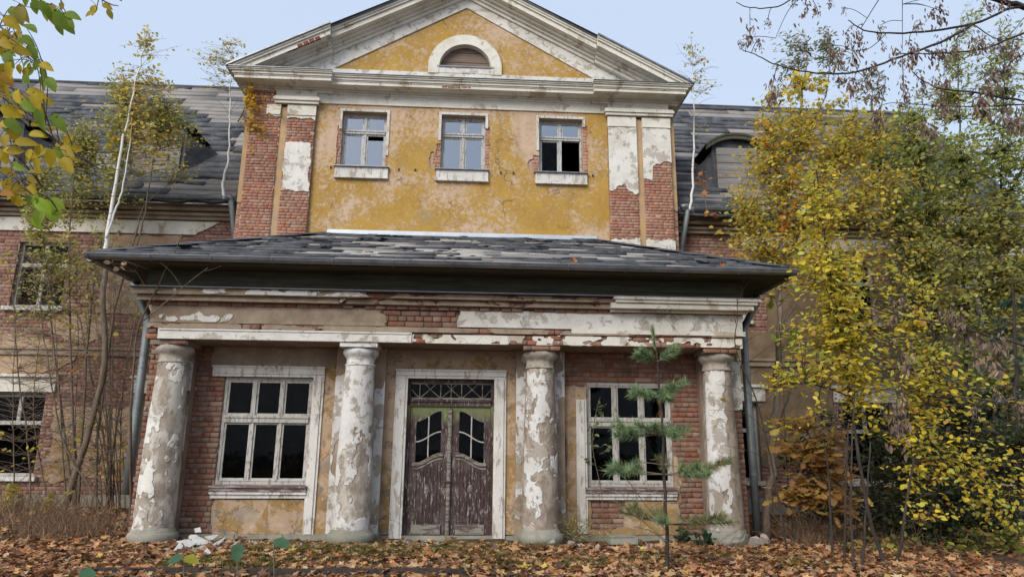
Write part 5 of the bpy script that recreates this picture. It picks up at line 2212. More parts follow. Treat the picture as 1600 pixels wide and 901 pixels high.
# a dense clump of switches shooting up from one stool
b = on_ground(186, 806)
p = Plant('bare_thicket', (b[0], b[1], 0), 'dense clump of thin bare grey shoots growing from one base left of the porch corner', 'thicket')
for k in range(16):
    x0_ = RNG.uniform(160, 200)
    x1_ = x0_ + RNG.uniform(-70, 30)
    yt = RNG.uniform(430, 600)
    L_ = line([(x0_, 800), (x0_ + (x1_ - x0_) * .2, 720), (x0_ + (x1_ - x0_) * .6, (720 + yt) / 2), (x1_, yt)], b[1], RNG.uniform(-.7, .3))
    p.trunk(L_, RNG.uniform(.012, .024), .004, 'bark', 5, own=False)
for _ in range(170):
    x, y = RNG.uniform(70, 225), RNG.uniform(410, 720)
    p.twig(at(x, y, b[1] + RNG.uniform(-.9, .3)), 1.4)
p.shape_at(150, 560, b[1] - .3, 70, 100, 46, [((.60, .44, .08), 2), ((.50, .28, .08), 2), ((.58, .34, .06), 1)], .12, per=2, spread=.1, reach=.5)
p.finish()
# twigs over the porch corner
p = Plant('bare_shrub', (-5.9, 1.2, 0), 'thin bare shrub whose twigs cross the left end of the porch gutter', 'shrub')
p.trunk([(-5.9, 1.2, -.1)] + line([(205, 640), (215, 520), (245, 450), (270, 400), (285, 365)], 0.0, -1.3), .028, .006, 'bark', 6)
p.trunk(line([(225, 500), (262, 470), (290, 445), (322, 420)], -1.0, -.5), .012, .004, 'bark', 5)
for x, y in ((298, 440), (325, 418), (345, 415), (240, 385), (262, 380), (300, 372), (210, 420), (200, 450), (250, 410)):
    p.twig(at(x, y, -1.45), 1)
p.shape_at(185, 408, -1.3, 20, 8, 8, [((.60, .42, .30), 1)], .10, per=2, spread=.06, reach=.4)
p.finish()

# ---- low yellow shrub and brown brushwood, left
p = Plant('low_shrub', (-9.9, 3.0, .05), 'low shrub with large pale yellow leaves among dead brushwood', 'shrub')
for q in ([(60, 815), (50, 790), (30, 770)], [(62, 815), (85, 790), (100, 775)], [(58, 815), (20, 800), (0, 790)]):
    p.trunk(line(q, 3.0), .012, .005, 'bark', 5)
for c in ((15, 790, 25, 22, 60), (70, 795, 45, 10, 50), (95, 772, 20, 6, 14), (20, 765, 20, 10, 18)):
    p.shape_at(c[0], c[1], 3.0, c[2], c[3], c[4], [((.50, .40, .06), 3), ((.36, .36, .08), 2), ((.60, .46, .07), 1)], .17, per=4, spread=.12, reach=.5)
p.finish()


def brush(name, lbl, spots, n, h, cols, cat='brushwood'):
    """a tangle of dead stalks"""
    p = empty(name, (*spots[0][:2], 0), lbl, cat)
    V, T, C = [], [], []
    for _ in range(n):
        cx, cy, rx, ry, hh = spots[RNG.integers(len(spots))]
        x, y = cx + RNG.normal(0, .5) * rx, cy + RNG.normal(0, .5) * ry
        z = float(gz(x, y)) - .02
        l = RNG.uniform(.4, 1.0) * hh * h
        d = norm(np.array([RNG.normal(0, .55), RNG.normal(0, .45), 1.0]))
        bend = RNG.normal(0, .25, 3) * l - np.array([0, 0, abs(RNG.normal(0, .22)) * l])
        w = RNG.uniform(.002, .0055)
        sd = norm(np.cross(d, RNG.normal(0, 1, 3)))
        s2 = np.cross(d, sd)
        P0, P1, P2 = np.array([x, y, z]), np.array([x, y, z]) + d * l * .55, np.array([x, y, z]) + d * l + bend
        b = len(V)
        for q, ww in ((P0, w), (P1, w * .8), (P2, w * .3)):
            V += [q + sd * ww, q - sd * ww * .5 + s2 * ww, q - sd * ww * .5 - s2 * ww]
        for r in (0, 3):
            for k in range(3):
                l_ = (k + 1) % 3
                T += [(b + r + k, b + r + l_, b + r + 3 + l_), (b + r + k, b + r + 3 + l_, b + r + 3 + k)]
        c = np.array(cols[RNG.integers(len(cols))]) * RNG.uniform(.7, 1.3)
        C += [c] * 9
    V = np.array(V)
    o = V.mean(0)
    ob = place('stalks', raw_mesh('stalks', V - o, tris=T, cols=np.clip(C, 0, 1)), MT['leaf_dry'], p, o)
    tag(ob, kind='stuff')
    return p


DRY = [(.30, .19, .11), (.22, .14, .085), (.38, .25, .15), (.16, .10, .07)]
brush('dead_brushwood', 'tangled heap of brown dead brushwood beneath the bare saplings', [(-8.8, 2.8, 1.6, 1.2, 1.0), (-7.2, 1.2, 1.2, .8, .8), (-10.5, 3.6, 1.6, 1.2, .9), (-6.6, .4, .8, .6, .6), (-8.5, .8, 1.8, .8, .5)], 2600, .85, DRY)
brush('dead_brushwood', 'dry thin brushwood in the shade right of the porch corner', [(6.9, .8, .9, .7, 1.0), (8.0, .2, 1.0, .6, .7), (6.5, -.2, .5, .4, .6)], 900, .8, DRY)

# ---- right: tall yellow and orange tree beside the drain pipe
Yt = 1.6
p = Plant('autumn_tree', (5.95, .9, 0), 'tall yellow orange tree with bare grey trunk just right of the porch drain pipe', 'tree')
p.trunk(line([(1191, 862), (1200, 780), (1209, 680), (1215, 560), (1220, 440), (1226, 340), (1238, 240), (1255, 140), (1262, 70)], .9, .9), .085, .012, 'bark', 10)
for q in ([(1220, 430), (1190, 370), (1160, 330)], [(1224, 350), (1290, 280), (1330, 190)], [(1222, 400), (1270, 350), (1330, 320), (1380, 280)], [(1230, 300), (1200, 220), (1190, 160)], [(1216, 520), (1260, 450), (1310, 410)],
          [(1240, 240), (1290, 150), (1295, 60)], [(1280, 300), (1360, 220), (1385, 120)], [(1209, 690), (1235, 610), (1255, 560)]):
    p.trunk(line(q, 1.6), .03, .007, 'bark', 6, 'limb')
for c in ((1170, 340, 38, 50, 330), (1165, 270, 25, 35, 130), (1215, 280, 50, 50, 480), (1250, 220, 60, 40, 480), (1205, 215, 35, 40, 260), (1300, 230, 60, 45, 520), (1350, 215, 50, 40, 380), (1310, 290, 70, 50, 560), (1250, 330, 60, 60, 560), (1200, 400, 45, 40, 380),
          (1270, 400, 60, 40, 420), (1340, 340, 60, 50, 420), (1150, 385, 25, 25, 90), (1400, 290, 45, 40, 240), (1390, 390, 45, 45, 220), (1180, 440, 35, 25, 120), (1230, 175, 45, 25, 160), (1300, 180, 60, 20, 200)):
    p.shape_at(c[0], c[1], Yt, c[2], c[3], int(c[4] * 1.9), YEL_OR, .100, 'oval', per=7, spread=.28, reach=1.4, depth=.9)
for c in ((1255, 125, 20, 18, 90), (1280, 130, 14, 14, 70), (1220, 140, 20, 22, 50)):
    p.shape_at(c[0], c[1], Yt, c[2], c[3], c[4], YEL, .13, 'maple', per=6, spread=.12, reach=.9)
for c in ((1235, 75, 24, 50, 110), (1285, 65, 14, 40, 70), (1300, 95, 20, 40, 90), (1345, 135, 40, 30, 80), (1230, 110, 25, 30, 60)):
    p.shape_at(c[0], c[1], Yt + .6, c[2], c[3], int(c[4] * 3.0), GREYG, .12, 'long', per=8, spread=.10, reach=1.2)
for c in ((1195, 205, 16, 20, 30), (1225, 330, 22, 30, 60), (1245, 270, 20, 16, 30)):
    p.shape_at(c[0], c[1], Yt - .5, c[2], c[3], c[4] // 2, [((.62, .28, .04), 3), ((.50, .10, .03), .4)], .14, 'maple', per=4, spread=.12, reach=.8)
p.finish()

# ---- bright yellow round-leaved tree, nearer the camera
Yn = -2.2
p = Plant('yellow_tree', (6.3, Yn, 0), 'bright yellow tree with small round leaves hanging in sprays before the right wing', 'tree')
p.trunk([(6.2, Yn, -.1)] + line([(1378, 890), (1352, 780), (1338, 680), (1318, 560), (1296, 430), (1282, 320), (1275, 260)], Yn), .035, .008, 'bark_dark', 8)
p.trunk([(6.4, Yn, -.1)] + line([(1400, 880), (1420, 760), (1445, 650), (1460, 560), (1450, 480)], Yn - .2), .028, .007, 'bark_dark', 8, 'second_trunk')
p.trunk(line([(1330, 620), (1270, 600), (1215, 600)], Yn), .014, .005, 'bark_dark', 6, 'limb')
p.trunk(line([(1430, 720), (1500, 720), (1580, 770)], Yn), .016, .005, 'bark_dark', 6, 'limb')
for c in ((1285, 290, 34, 35, 110), (1340, 440, 40, 45, 150), (1400, 430, 50, 30, 90), (1370, 540, 50, 30, 120), (1290, 340, 40, 45, 190), (1285, 420, 50, 50, 290), (1300, 490, 50, 45, 280), (1275, 550, 45, 40, 190), (1225, 590, 40, 22, 70), (1345, 500, 40, 30, 130), (1400, 500, 40, 22, 100), (1320, 560, 50, 35, 190), (1390, 590, 45, 40, 150),
          (1440, 560, 40, 30, 80), (1450, 625, 50, 30, 110), (1500, 650, 50, 30, 90), (1395, 660, 55, 30, 120), (1340, 630, 40, 25, 80), (1445, 690, 45, 25, 110), (1480, 760, 45, 30, 130), (1450, 800, 25, 18, 50), (1540, 720, 40, 30, 90),
          (1540, 805, 30, 22, 70), (1580, 760, 25, 30, 60), (1585, 840, 20, 25, 50), (1420, 740, 35, 20, 60), (1530, 620, 40, 25, 50), (1360, 600, 45, 30, 90), (1420, 610, 40, 30, 90), (1500, 590, 45, 25, 60), (1470, 700, 50, 25, 70), (1240, 500, 22, 20, 40), (1570, 680, 30, 25, 40), (1500, 720, 40, 25, 70), (1260, 640, 30, 16, 30)):
    p.shape_at(c[0], c[1], Yn, c[2], c[3], int(c[4] * (2.1 if c[1] < 600 else 1.35)), YEL, .094 if c[1] < 600 else .086, 'oval', per=8, spread=.20, reach=.8, depth=.75, droop=.2, flatness=.7, rise=.2)
p.finish(bark='bark_dark', single=300)

# ---- olive green tree behind it
Yg = 2.4
p = Plant('green_tree', (9.6, Yg, 0), 'dense olive green tree with long upright shoots against the sky at the right edge', 'tree')
for q in ([(1480, 860), (1470, 600), (1455, 400), (1440, 260), (1430, 180)], [(1500, 860), (1510, 600), (1505, 400), (1500, 220), (1495, 60)], [(1520, 860), (1560, 600), (1560, 420), (1565, 240), (1570, 90)], [(1455, 420), (1400, 330), (1370, 250)], [(1510, 400), (1580, 300), (1620, 200)]):
    p.trunk(line(q, Yg), .05, .010, 'bark_dark', 8)
for c in ((1430, 240, 55, 45, 520), (1490, 260, 60, 50, 620), (1550, 230, 50, 50, 520), (1590, 280, 40, 60, 420), (1420, 310, 55, 45, 620), (1490, 340, 65, 50, 760), (1560, 350, 55, 55, 620), (1390, 370, 45, 45, 420), (1440, 410, 60, 45, 620),
          (1520, 430, 65, 45, 620), (1560, 570, 50, 40, 240), (1600, 480, 40, 40, 240), (1500, 560, 55, 35, 220), (1420, 540, 50, 30, 160), (1600, 620, 30, 50, 200), (1380, 250, 40, 40, 260), (1600, 380, 40, 50, 300), (1590, 430, 40, 50, 420), (1400, 460, 60, 35, 320), (1480, 490, 60, 35, 320), (1570, 500, 50, 35, 320), (1400, 200, 35, 35, 160)):
    pal = OLIVE if c[1] > 300 and random.random() < .75 else GREEN
    p.shape_at(c[0], c[1], Yg, c[2], c[3], int(c[4] * 2.4), pal, .105, 'oval', per=8, spread=.30, reach=1.4, depth=1.2)
for c in ((1500, 90, 22, 60, 200), (1495, 160, 50, 40, 330), (1560, 120, 45, 50, 300), (1525, 40, 14, 45, 80), (1440, 165, 50, 35, 200), (1590, 170, 30, 40, 200), (1420, 200, 40, 30, 130), (1580, 60, 25, 40, 90)):
    p.shape_at(c[0], c[1], Yg + .4, c[2], c[3], int(c[4] * 2.6), GREEN, .13, 'long', per=9, spread=.13, reach=1.3)
p.finish(bark='bark_dark')

# ---- dark bushes under the trees
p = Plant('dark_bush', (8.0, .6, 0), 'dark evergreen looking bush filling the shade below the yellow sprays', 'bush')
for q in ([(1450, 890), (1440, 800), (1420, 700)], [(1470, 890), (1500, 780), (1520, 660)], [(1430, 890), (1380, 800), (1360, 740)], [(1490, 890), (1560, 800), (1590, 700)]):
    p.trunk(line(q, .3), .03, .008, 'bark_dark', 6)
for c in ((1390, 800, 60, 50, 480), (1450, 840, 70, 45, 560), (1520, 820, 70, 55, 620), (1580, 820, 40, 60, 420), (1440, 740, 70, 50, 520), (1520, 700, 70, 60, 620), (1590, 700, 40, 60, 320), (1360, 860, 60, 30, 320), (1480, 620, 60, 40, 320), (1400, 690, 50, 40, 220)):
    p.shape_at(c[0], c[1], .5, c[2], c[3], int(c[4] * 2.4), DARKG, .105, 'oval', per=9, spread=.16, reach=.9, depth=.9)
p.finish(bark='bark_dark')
for q, lbl in (([(1318, 880), (1322, 760), (1326, 660)], 'dark leafless sapling rising straight before the shaded window, second from the oak'), ([(1332, 890), (1330, 740), (1336, 600)], 'tallest dark leafless sapling before the shaded ground floor window of the right wing'),
               ([(1300, 870), (1296, 760), (1290, 700)], 'short dark leafless sapling right behind the brown oak leaves'), ([(1345, 885), (1352, 800), (1360, 690)], 'dark leafless sapling slanting right beside the yellow tree trunk')):
    b = on_ground(*q[0])
    p = Plant('dark_sapling', (b[0], b[1], 0), lbl, 'sapling', 'dark saplings before the right wing')
    p.trunk([(b[0], b[1], -.1)] + line(q[1:], b[1]), .022, .010, 'bark_dark', 6)
    for _ in range(7):
        t = random.random()
        p.twig(at(q[1][0] + random.uniform(-50, 50), q[1][1] - 110 * t, b[1] + random.uniform(-.3, .3)), 1)
    p.finish(bark='bark_dark')

p = Plant('dark_bush', (8.6, 3.4, 0), 'dark thicket added to deepen the tree shade on the ground floor wall of the right wing', 'bush')  # dark leaves added where the trees shade the wing wall
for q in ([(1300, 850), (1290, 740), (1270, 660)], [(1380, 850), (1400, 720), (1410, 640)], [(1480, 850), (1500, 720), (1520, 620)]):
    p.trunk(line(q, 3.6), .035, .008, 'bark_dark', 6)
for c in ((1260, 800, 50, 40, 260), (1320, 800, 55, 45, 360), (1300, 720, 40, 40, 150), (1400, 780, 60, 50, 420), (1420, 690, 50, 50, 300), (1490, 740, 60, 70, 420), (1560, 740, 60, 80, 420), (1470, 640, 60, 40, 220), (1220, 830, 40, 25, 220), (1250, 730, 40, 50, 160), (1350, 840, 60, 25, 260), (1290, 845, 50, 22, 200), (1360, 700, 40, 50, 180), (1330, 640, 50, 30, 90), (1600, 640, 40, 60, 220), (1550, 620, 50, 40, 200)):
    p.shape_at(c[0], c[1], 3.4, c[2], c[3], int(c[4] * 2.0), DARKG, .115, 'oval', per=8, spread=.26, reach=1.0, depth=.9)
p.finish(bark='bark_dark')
p = Plant('undergrowth_shrub', (9.2, -.8, 0), 'yellow green undergrowth shrub in the lower right corner over dark leaves', 'shrub')
for q in ([(1500, 890), (1510, 850), (1530, 820)], [(1560, 895), (1570, 850), (1590, 830)], [(1420, 895), (1400, 860), (1390, 840)]):
    p.trunk(line(q, -.9), .015, .005, 'bark_dark', 5)
for c in ((1520, 850, 55, 35, 260), (1585, 850, 30, 40, 240), (1400, 855, 50, 28, 170), (1460, 865, 50, 25, 200), (1560, 880, 55, 20, 220), (1330, 865, 45, 22, 90)):
    p.shape_at(c[0], c[1], -.9, c[2], c[3], c[4], [((.34, .34, .08), 3), ((.20, .24, .07), 3), ((.50, .42, .08), 1.5), ((.40, .24, .09), 1)], .10, 'oval', per=6, spread=.16, reach=.6, depth=.4)
p.finish(bark='bark_dark')

# ---- oak sapling with brown leaves
Yk = -.6
p = Plant('oak_sapling', (6.6, Yk, 0), 'low oak sapling with lobed golden brown leaves beside the grey trunk', 'sapling')
p.trunk([(6.65, Yk, -.05)] + line([(1290, 800), (1284, 750), (1270, 700), (1262, 670)], Yk), .02, .006, 'bark_dark', 6)
for c in ((1245, 700, 40, 16, 90), (1285, 720, 45, 20, 100), (1255, 760, 45, 24, 120), (1235, 655, 40, 16, 50), (1330, 790, 40, 25, 60), (1290, 680, 40, 20, 50), (1300, 765, 30, 18, 50), (1225, 785, 25, 14, 26), (1310, 740, 25, 16, 30)):
    p.shape_at(c[0], c[1], Yk, c[2], c[3], c[4], [((.46, .27, .10), 3), ((.54, .36, .10), 2.5), ((.36, .19, .08), 2), ((.58, .44, .12), 1)], .21, 'oak', per=5, spread=.13, reach=.6, flatness=.75, rise=.1)
p.finish(bark='bark_dark')
p = Plant('oak_branch', (6.0, -.3, 0), 'slender oak shoot with lime green lobed leaves crossing the grey trunk', 'sapling')
p.trunk([(6.1, -.3, -.05)] + line([(1232, 760), (1225, 640), (1222, 560), (1215, 480)], -.3), .014, .005, 'bark_dark', 6)
for c in ((1222, 450, 26, 14, 10), (1230, 525, 22, 14, 12), (1240, 595, 26, 10, 8), (1248, 545, 30, 20, 14), (1225, 585, 20, 12, 6)):
    p.shape_at(c[0], c[1], -.3, c[2], c[3], c[4], LIME, .19, 'oak', per=2, spread=.1, reach=.5, flatness=.7)
for c in ((1215, 690, 26, 18, 30), (1235, 665, 30, 14, 24), (1200, 660, 18, 10, 8), (1180, 655, 20, 6, 6)):
    p.shape_at(c[0], c[1], -.3, c[2], c[3], c[4], YEL, .12, 'oval', per=4, spread=.1, reach=.5, flatness=.7)
p.finish(bark='bark_dark')
p = Plant('bare_shrub', (5.75, -1.0, 0), 'wiry dark shrub with bare twigs spreading across the right end column', 'shrub')
p.trunk([(5.7, -.9, -.1)] + line([(1205, 720), (1180, 620), (1150, 545), (1152, 500), (1153, 470)], -.9), .018, .005, 'bark_dark', 6)
for x, y in ((1128, 478), (1170, 470), (1130, 560), (1140, 450), (1120, 600), (1108, 640), (1250, 620), (1240, 560), (1195, 520), (1130, 695), (1260, 500), (1220, 660), (1300, 650), (1190, 440), (1165, 430)):
    p.twig(at(x, y, -.9 + random.uniform(-.3, .5)), 1)
p.shape_at(1118, 625, -1.0, 8, 8, 2, [((.60, .36, .05), 1)], .10, 'maple', per=1, spread=.05, reach=.2)
p.shape_at(1150, 480, -1.0, 14, 14, 3, [((.5, .16, .08), 1)], .09, 'maple', per=1, spread=.05, reach=.2)
p.finish(bark='bark_dark')
# maple shoots on the right roof and bay
p = Plant('maple_sprout', at(1105, 330, 5.0), 'sprout of a few orange maple leaves on the edge of the right wing roof', 'sprout')
p.trunk([at(1105, 330, 5.0)] + line([(1100, 300), (1098, 268)], 5.0), .012, .005, 'bark', 5)
for c in ((1098, 300, 6, 6, 2), (1100, 280, 14, 6, 5), (1112, 335, 16, 4, 6), (1102, 268, 6, 4, 2)):
    p.shape_at(c[0], c[1], 4.9, c[2], c[3], c[4], [((.60, .22, .05), 1), ((.62, .34, .05), .6)], .16, 'maple', per=1, spread=.04, reach=.3)
p.finish()


# ---- conifers
def needles(p, A, B, n, ln, cols, spread=.5):
    """needles set all round a shoot from A to B"""
    A, B = np.array(A), np.array(B)
    ax = norm(B - A)
    t = RNG.uniform(.0, 1.03, n)[:, None]
    P = A + (B - A) * t
    R = norm(np.cross(RNG.normal(0, 1, (n, 3)), ax))
    D = norm(ax * RNG.uniform(.35, .9, (n, 1)) + R * spread + np.array([0, 0, .18]))
    W = norm(np.cross(D, RNG.normal(0, 1, (n, 3)))) * .0042
    L = ln * RNG.uniform(.7, 1.15, (n, 1))
    V = np.stack([P - W, P + W, P + D * L], 1).reshape(-1, 3)
    C = np.repeat(pick_cols(cols, n), 3, 0)
    p.nv.append(V)
    p.nc.append(C)


def finish_needles(p):
    V, C = np.concatenate(p.nv), np.concatenate(p.nc)
    o = V.mean(0)
    ob = place('needles', raw_mesh('needles', V - o, tris=np.arange(len(V)).reshape(-1, 3), cols=C), MT['needle'], p.o, o)
    tag(ob, kind='stuff')
    return p.finish(bark='bark')


PINE = [((.16, .25, .12), 4), ((.12, .205, .11), 3), ((.25, .32, .15), 2), ((.22, .26, .08), 1.5)]
PINE_DRY = [((.15, .19, .075), 4), ((.27, .21, .07), 2), ((.34, .17, .06), 1), ((.11, .16, .075), 3)]
base = on_ground(1043, 900)
Yq = -2.75
p = Plant('young_pine', (3.13, Yq, 0), 'young pine with five tiers of needle branches standing before the right window', 'tree')
p.nv, p.nc = [], []
tr = [(1044, 905), (1042, 830), (1038, 740), (1034, 660), (1030, 600), (1025, 545), (1020, 512)]
T = p.trunk([(3.13, Yq, -.1)] + line(tr[1:], Yq), .030, .008, 'bark_dark', 9)
pm = np.linalg.norm(at(1050, 700, Yq) - at(1040, 700, Yq)) / 10
for (px, py, lx, rx, up, nb, dry, sz) in ((1026, 560, 46, 40, 14, 6, 0, 1.0), (1031, 615, 58, 48, 14, 7, 0, 1.0), (1035, 672, 72, 62, 14, 8, .15, 1.0), (1038, 735, 118, 96, 8, 10, .5, 1.0), (1042, 812, 70, 104, 6, 8, .85, .8)):
    c = at(px, py, Yq)
    for k in range(nb):
        if RNG.random() < .12:
            continue
        th = 2 * math.pi * (k + RNG.uniform(-.45, .45)) / nb
        ln = (rx if math.cos(th) > 0 else lx) * pm * RNG.uniform(.72, 1.05)
        tip = c + np.array([math.cos(th) * ln, math.sin(th) * ln * .75, up * pm * RNG.uniform(-.2, 1.6) + RNG.normal(0, .06)])
        mid = (c + tip) / 2 - np.array([0, 0, .04])
        Lb = smooth_line([c - (0, 0, .05), mid, tip], 4)
        MB().tube(Lb, np.linspace(.010, .004, len(Lb)), 5).build('branch', MT['bark'], p.o, smooth=True)
        cols = PINE_DRY if RNG.random() < dry else PINE
        s0 = .35 if ln > .6 else .15
        a = c + (tip - c) * s0
        for i in range(3):
            f0, f1 = s0 + (1 - s0) * i / 3, s0 + (1 - s0) * (i + 1) / 3
            needles(p, c + (tip - c) * f0 - (0, 0, .03 * math.sin(f0 * 3.1)), c + (tip - c) * f1 - (0, 0, .03 * math.sin(f1 * 3.1)), int(85 * sz), .135, cols, .85)
        for _ in range(3 if ln > .5 else 1):                      # side shoots
            f = RNG.uniform(s0, .9)
            q = c + (tip - c) * f
            d = norm(np.array([RNG.normal(0, 1), RNG.normal(0, 1), .35]) + norm(tip - c))
            e = q + d * RNG.uniform(.10, .22)
            p.twigs.tube([q, e], [.004, .002], 4)
            needles(p, q, e, int(62 * sz), .13, cols, .85)
needles(p, at(1024, 548, Yq), at(1019, 512, Yq), 170, .10, PINE, .45)
# reddish dead needles on the stem
needles(p, at(1033, 655, Yq), at(1031, 628, Yq), 90, .08, [((.24, .12, .05), 1)])
for q in ([(1042, 830), (1010, 790), (975, 745), (940, 735)], [(1042, 845), (1000, 810), (985, 800)], [(1040, 780), (1010, 798), (1000, 820)], [(1040, 785), (1075, 790), (1110, 830)], [(1038, 726), (1000, 722), (985, 735)], [(1038, 724), (1060, 730), (1075, 750)], [(1043, 850), (1020, 830), (990, 822)]):
    p.twigs.tube(smooth_line(line(q, Yq - .05, -.2), 4), .006, 5)
finish_needles(p)

p = Plant('spruce_tree', (11.0, 1.2, 0), 'blue green conifer half hidden behind yellow leaves at the right margin', 'tree')
p.nv, p.nc = [], []
p.trunk([(10.6, 1.0, -.1)] + line([(1590, 800), (1588, 640), (1586, 500), (1584, 430)], 1.0), .07, .015, 'bark_dark', 8)
for k in range(46):
    y = RNG.uniform(440, 760)
    c = at(1587, y, 1.0)
    th = RNG.uniform(0, 2 * math.pi)
    ln = (.25 + (y - 430) / 330 * .9)
    tip = c + np.array([math.cos(th) * ln, math.sin(th) * ln, -.12 + RNG.normal(0, .08)])
    p.twigs.tube([c, tip], [.012, .004], 4)
    needles(p, c + (tip - c) * .3, tip, 200, .13, [((.05, .095, .07), 3), ((.035, .07, .05), 3), ((.08, .13, .09), 1)], .8)
finish_needles(p)

# ---- small plants at the foot of the porch
p = Plant('weed_shrub', (2.25, .12, 0), 'small olive weed shrub growing in the corner right of the third column', 'shrub')
for k in range(7):
    p.trunk([(2.25, .12, -.03), (2.25 + RNG.normal(0, .12), .05, .2), (2.25 + RNG.normal(0, .3), 0, .42)], .006, .003, 'bark', 5, own=False)
p.cluster((2.25, .02, .24), (.42, .22, .2), 420, OLIVE, .05, 'long', per=7, spread=.07, reach=.3)
p.cluster((2.7, -.05, .10), (.3, .15, .10), 120, OLIVE, .05, 'long', per=6, spread=.06, reach=.3)
p.finish()
for x, y, lbl in ((1068, 838, 'dark green leafy weed between the stones beside the pine stem'), (1100, 846, 'dark green leafy weed against the foot of the right end column')):
    b = on_ground(x, y + 6)
    p = Plant('leafy_weed', (b[0], b[1], 0), lbl, 'weed', 'green weeds at the porch foot')
    p.trunk([(b[0], b[1], -.03), (b[0] + .02, b[1], .16)], .006, .003, 'bark', 5, own=False)
    p.cluster((b[0], b[1], .13), (.20, .15, .12), 90, [((.06, .12, .05), 3), ((.04, .09, .04), 2)], .085, 'oval', per=6, spread=.07, reach=.2)
    p.finish()
p = Plant('window_vine', (2.75, -.1, 0), 'thin pale green shoot with paired leaves climbing before the right window', 'plant')
p.trunk([(2.78, -.05, -.02)] + line([(940, 770), (926, 700), (930, 650), (938, 620)], -.1), .008, .003, 'bark', 5, own=False)
for x, y in ((925, 690), (930, 665), (940, 630), (922, 720), (940, 650), (945, 700)):
    p.shape_at(x, y, -.15, 14, 10, 6, [((.20, .27, .12), 2), ((.15, .2, .08), 1)], .10, 'oval', per=2, spread=.05, reach=.25)
p.finish()
# moss and grass
V, T, C = [], [], []
for cx, cy, rx, ry, n in ((-3.0, -2.4, 1.6, .3, 900), (1.8, -2.6, 1.5, .3, 700), (-1.0, -1.1, 2.2, .3, 1200), (.6, -1.0, 1.2, .3, 700), (-2.0, -.9, 1.6, .35, 2000), (-.6, -1.6, 1.4, .4, 900), (.9, -1.9, 1.0, .4, 700), (-2.8, -1.9, 1.2, .3, 600), (3.2, -1.9, .5, .5, 420), (1.55, -.55, .5, .12, 300), (-1.6, -.5, .7, .1, 300), (2.2, -2.2, .7, .3, 300), (4.3, -1.6, .4, .3, 200), (5.1, -2.2, .5, .4, 250), (.2, -.5, 1.6, .2, 300)):
    x, y = cx + RNG.normal(0, .5, n) * rx, cy + RNG.normal(0, .5, n) * ry
    z = gz(x, y)
    h = RNG.uniform(.03, .13, n)
    a = RNG.uniform(0, 2 * math.pi, n)
    w = .006
    lean = RNG.normal(0, .4, (n, 2)) * h[:, None]
    b = len(V)
    P = np.stack([np.stack([x - w * np.cos(a), y - w * np.sin(a), z], 1), np.stack([x + w * np.cos(a), y + w * np.sin(a), z], 1), np.stack([x + lean[:, 0], y + lean[:, 1], z + h], 1)], 1)
    V.append(P.reshape(-1, 3))
    C.append(np.repeat(pick_cols([((.10, .14, .03), 3), ((.16, .18, .04), 2), ((.22, .20, .06), 1)], n), 3, 0))
V = np.concatenate(V)
gr = place('grass', raw_mesh('grass', V, tris=np.arange(len(V)).reshape(-1, 3), cols=np.concatenate(C)), MT['leaf'], None, (0, 0, 0))
tag(gr, 'short mossy grass showing through the fallen leaves', 'grass', kind='stuff')


# ---- fallen leaves
def litter(n, fx, shape, size):
    x, y = fx(n)
    ok = ~((np.abs(x) < 5.7) & (y > .28)) & ~((np.abs(x) < .95) & (y > .17))
    d = .5 + .55 * fbm(x * .9, y * 1.3, 211)
    near = np.clip((.15 - y) / 1.0, .15, 1) * (np.abs(x) < 5) + 1.0 * (np.abs(x) >= 5)
    ok &= RNG.random(n) < np.clip(d * 1.3, .15, 1) * near
    x, y = x[ok], y[ok]
    ok2 = ~((np.abs(y + 2.86 + .034 * (x + 4.75)) < .10) & (x > -4.8) & (x < .4) & (RNG.random(len(x)) < .62))
    x, y = x[ok2], y[ok2]
    k = len(x)
    z = gz(x, y) + RNG.uniform(.004, .045, k)
    P = np.stack([x, y, z], 1)
    a = RNG.uniform(0, 2 * math.pi, k)
    D = np.stack([np.cos(a), np.sin(a), RNG.normal(0, .28, k)], 1)
    N = np.stack([RNG.normal(0, .45, k), RNG.normal(0, .45, k), np.ones(k)], 1)
    S = RNG.uniform(.45, 1.35, k) * size
    return leaf_mesh('leaf_litter', P, D, N, S, shape, pick_cols(LITTER, k))


A = [litter(27000, lambda n: (RNG.uniform(-7, 8.5, n), RNG.uniform(-4.3, .3, n)), 'maple', .118),
     litter(16000, lambda n: (RNG.uniform(-7, 8.5, n), RNG.uniform(-4.3, .3, n)), 'oval', .085),
     litter(4500, lambda n: (RNG.uniform(-13, -5.6, n), RNG.uniform(-2, 5.2, n)), 'maple', .14),
     litter(3500, lambda n: (RNG.uniform(5.6, 12, n), RNG.uniform(-2, 5.2, n)), 'maple', .14),
     litter(5000, lambda n: (RNG.uniform(-14, 14, n), RNG.uniform(-13, -4.3, n)), 'maple', .15)]
off, VV, FF, CC = 0, [], [], []
for v, f, c in A:
    VV.append(v)
    FF.append(f + off)
    CC.append(c)
    off += len(v)
lt = place('leaf_litter', raw_mesh('leaf_litter', np.concatenate(VV), tris=np.concatenate(FF), cols=np.concatenate(CC)), MT['leaf_dry'], None, (0, 0, 0))
tag(lt, 'rust brown maple leaves carpeting the ground before the porch', 'leaves', kind='stuff')
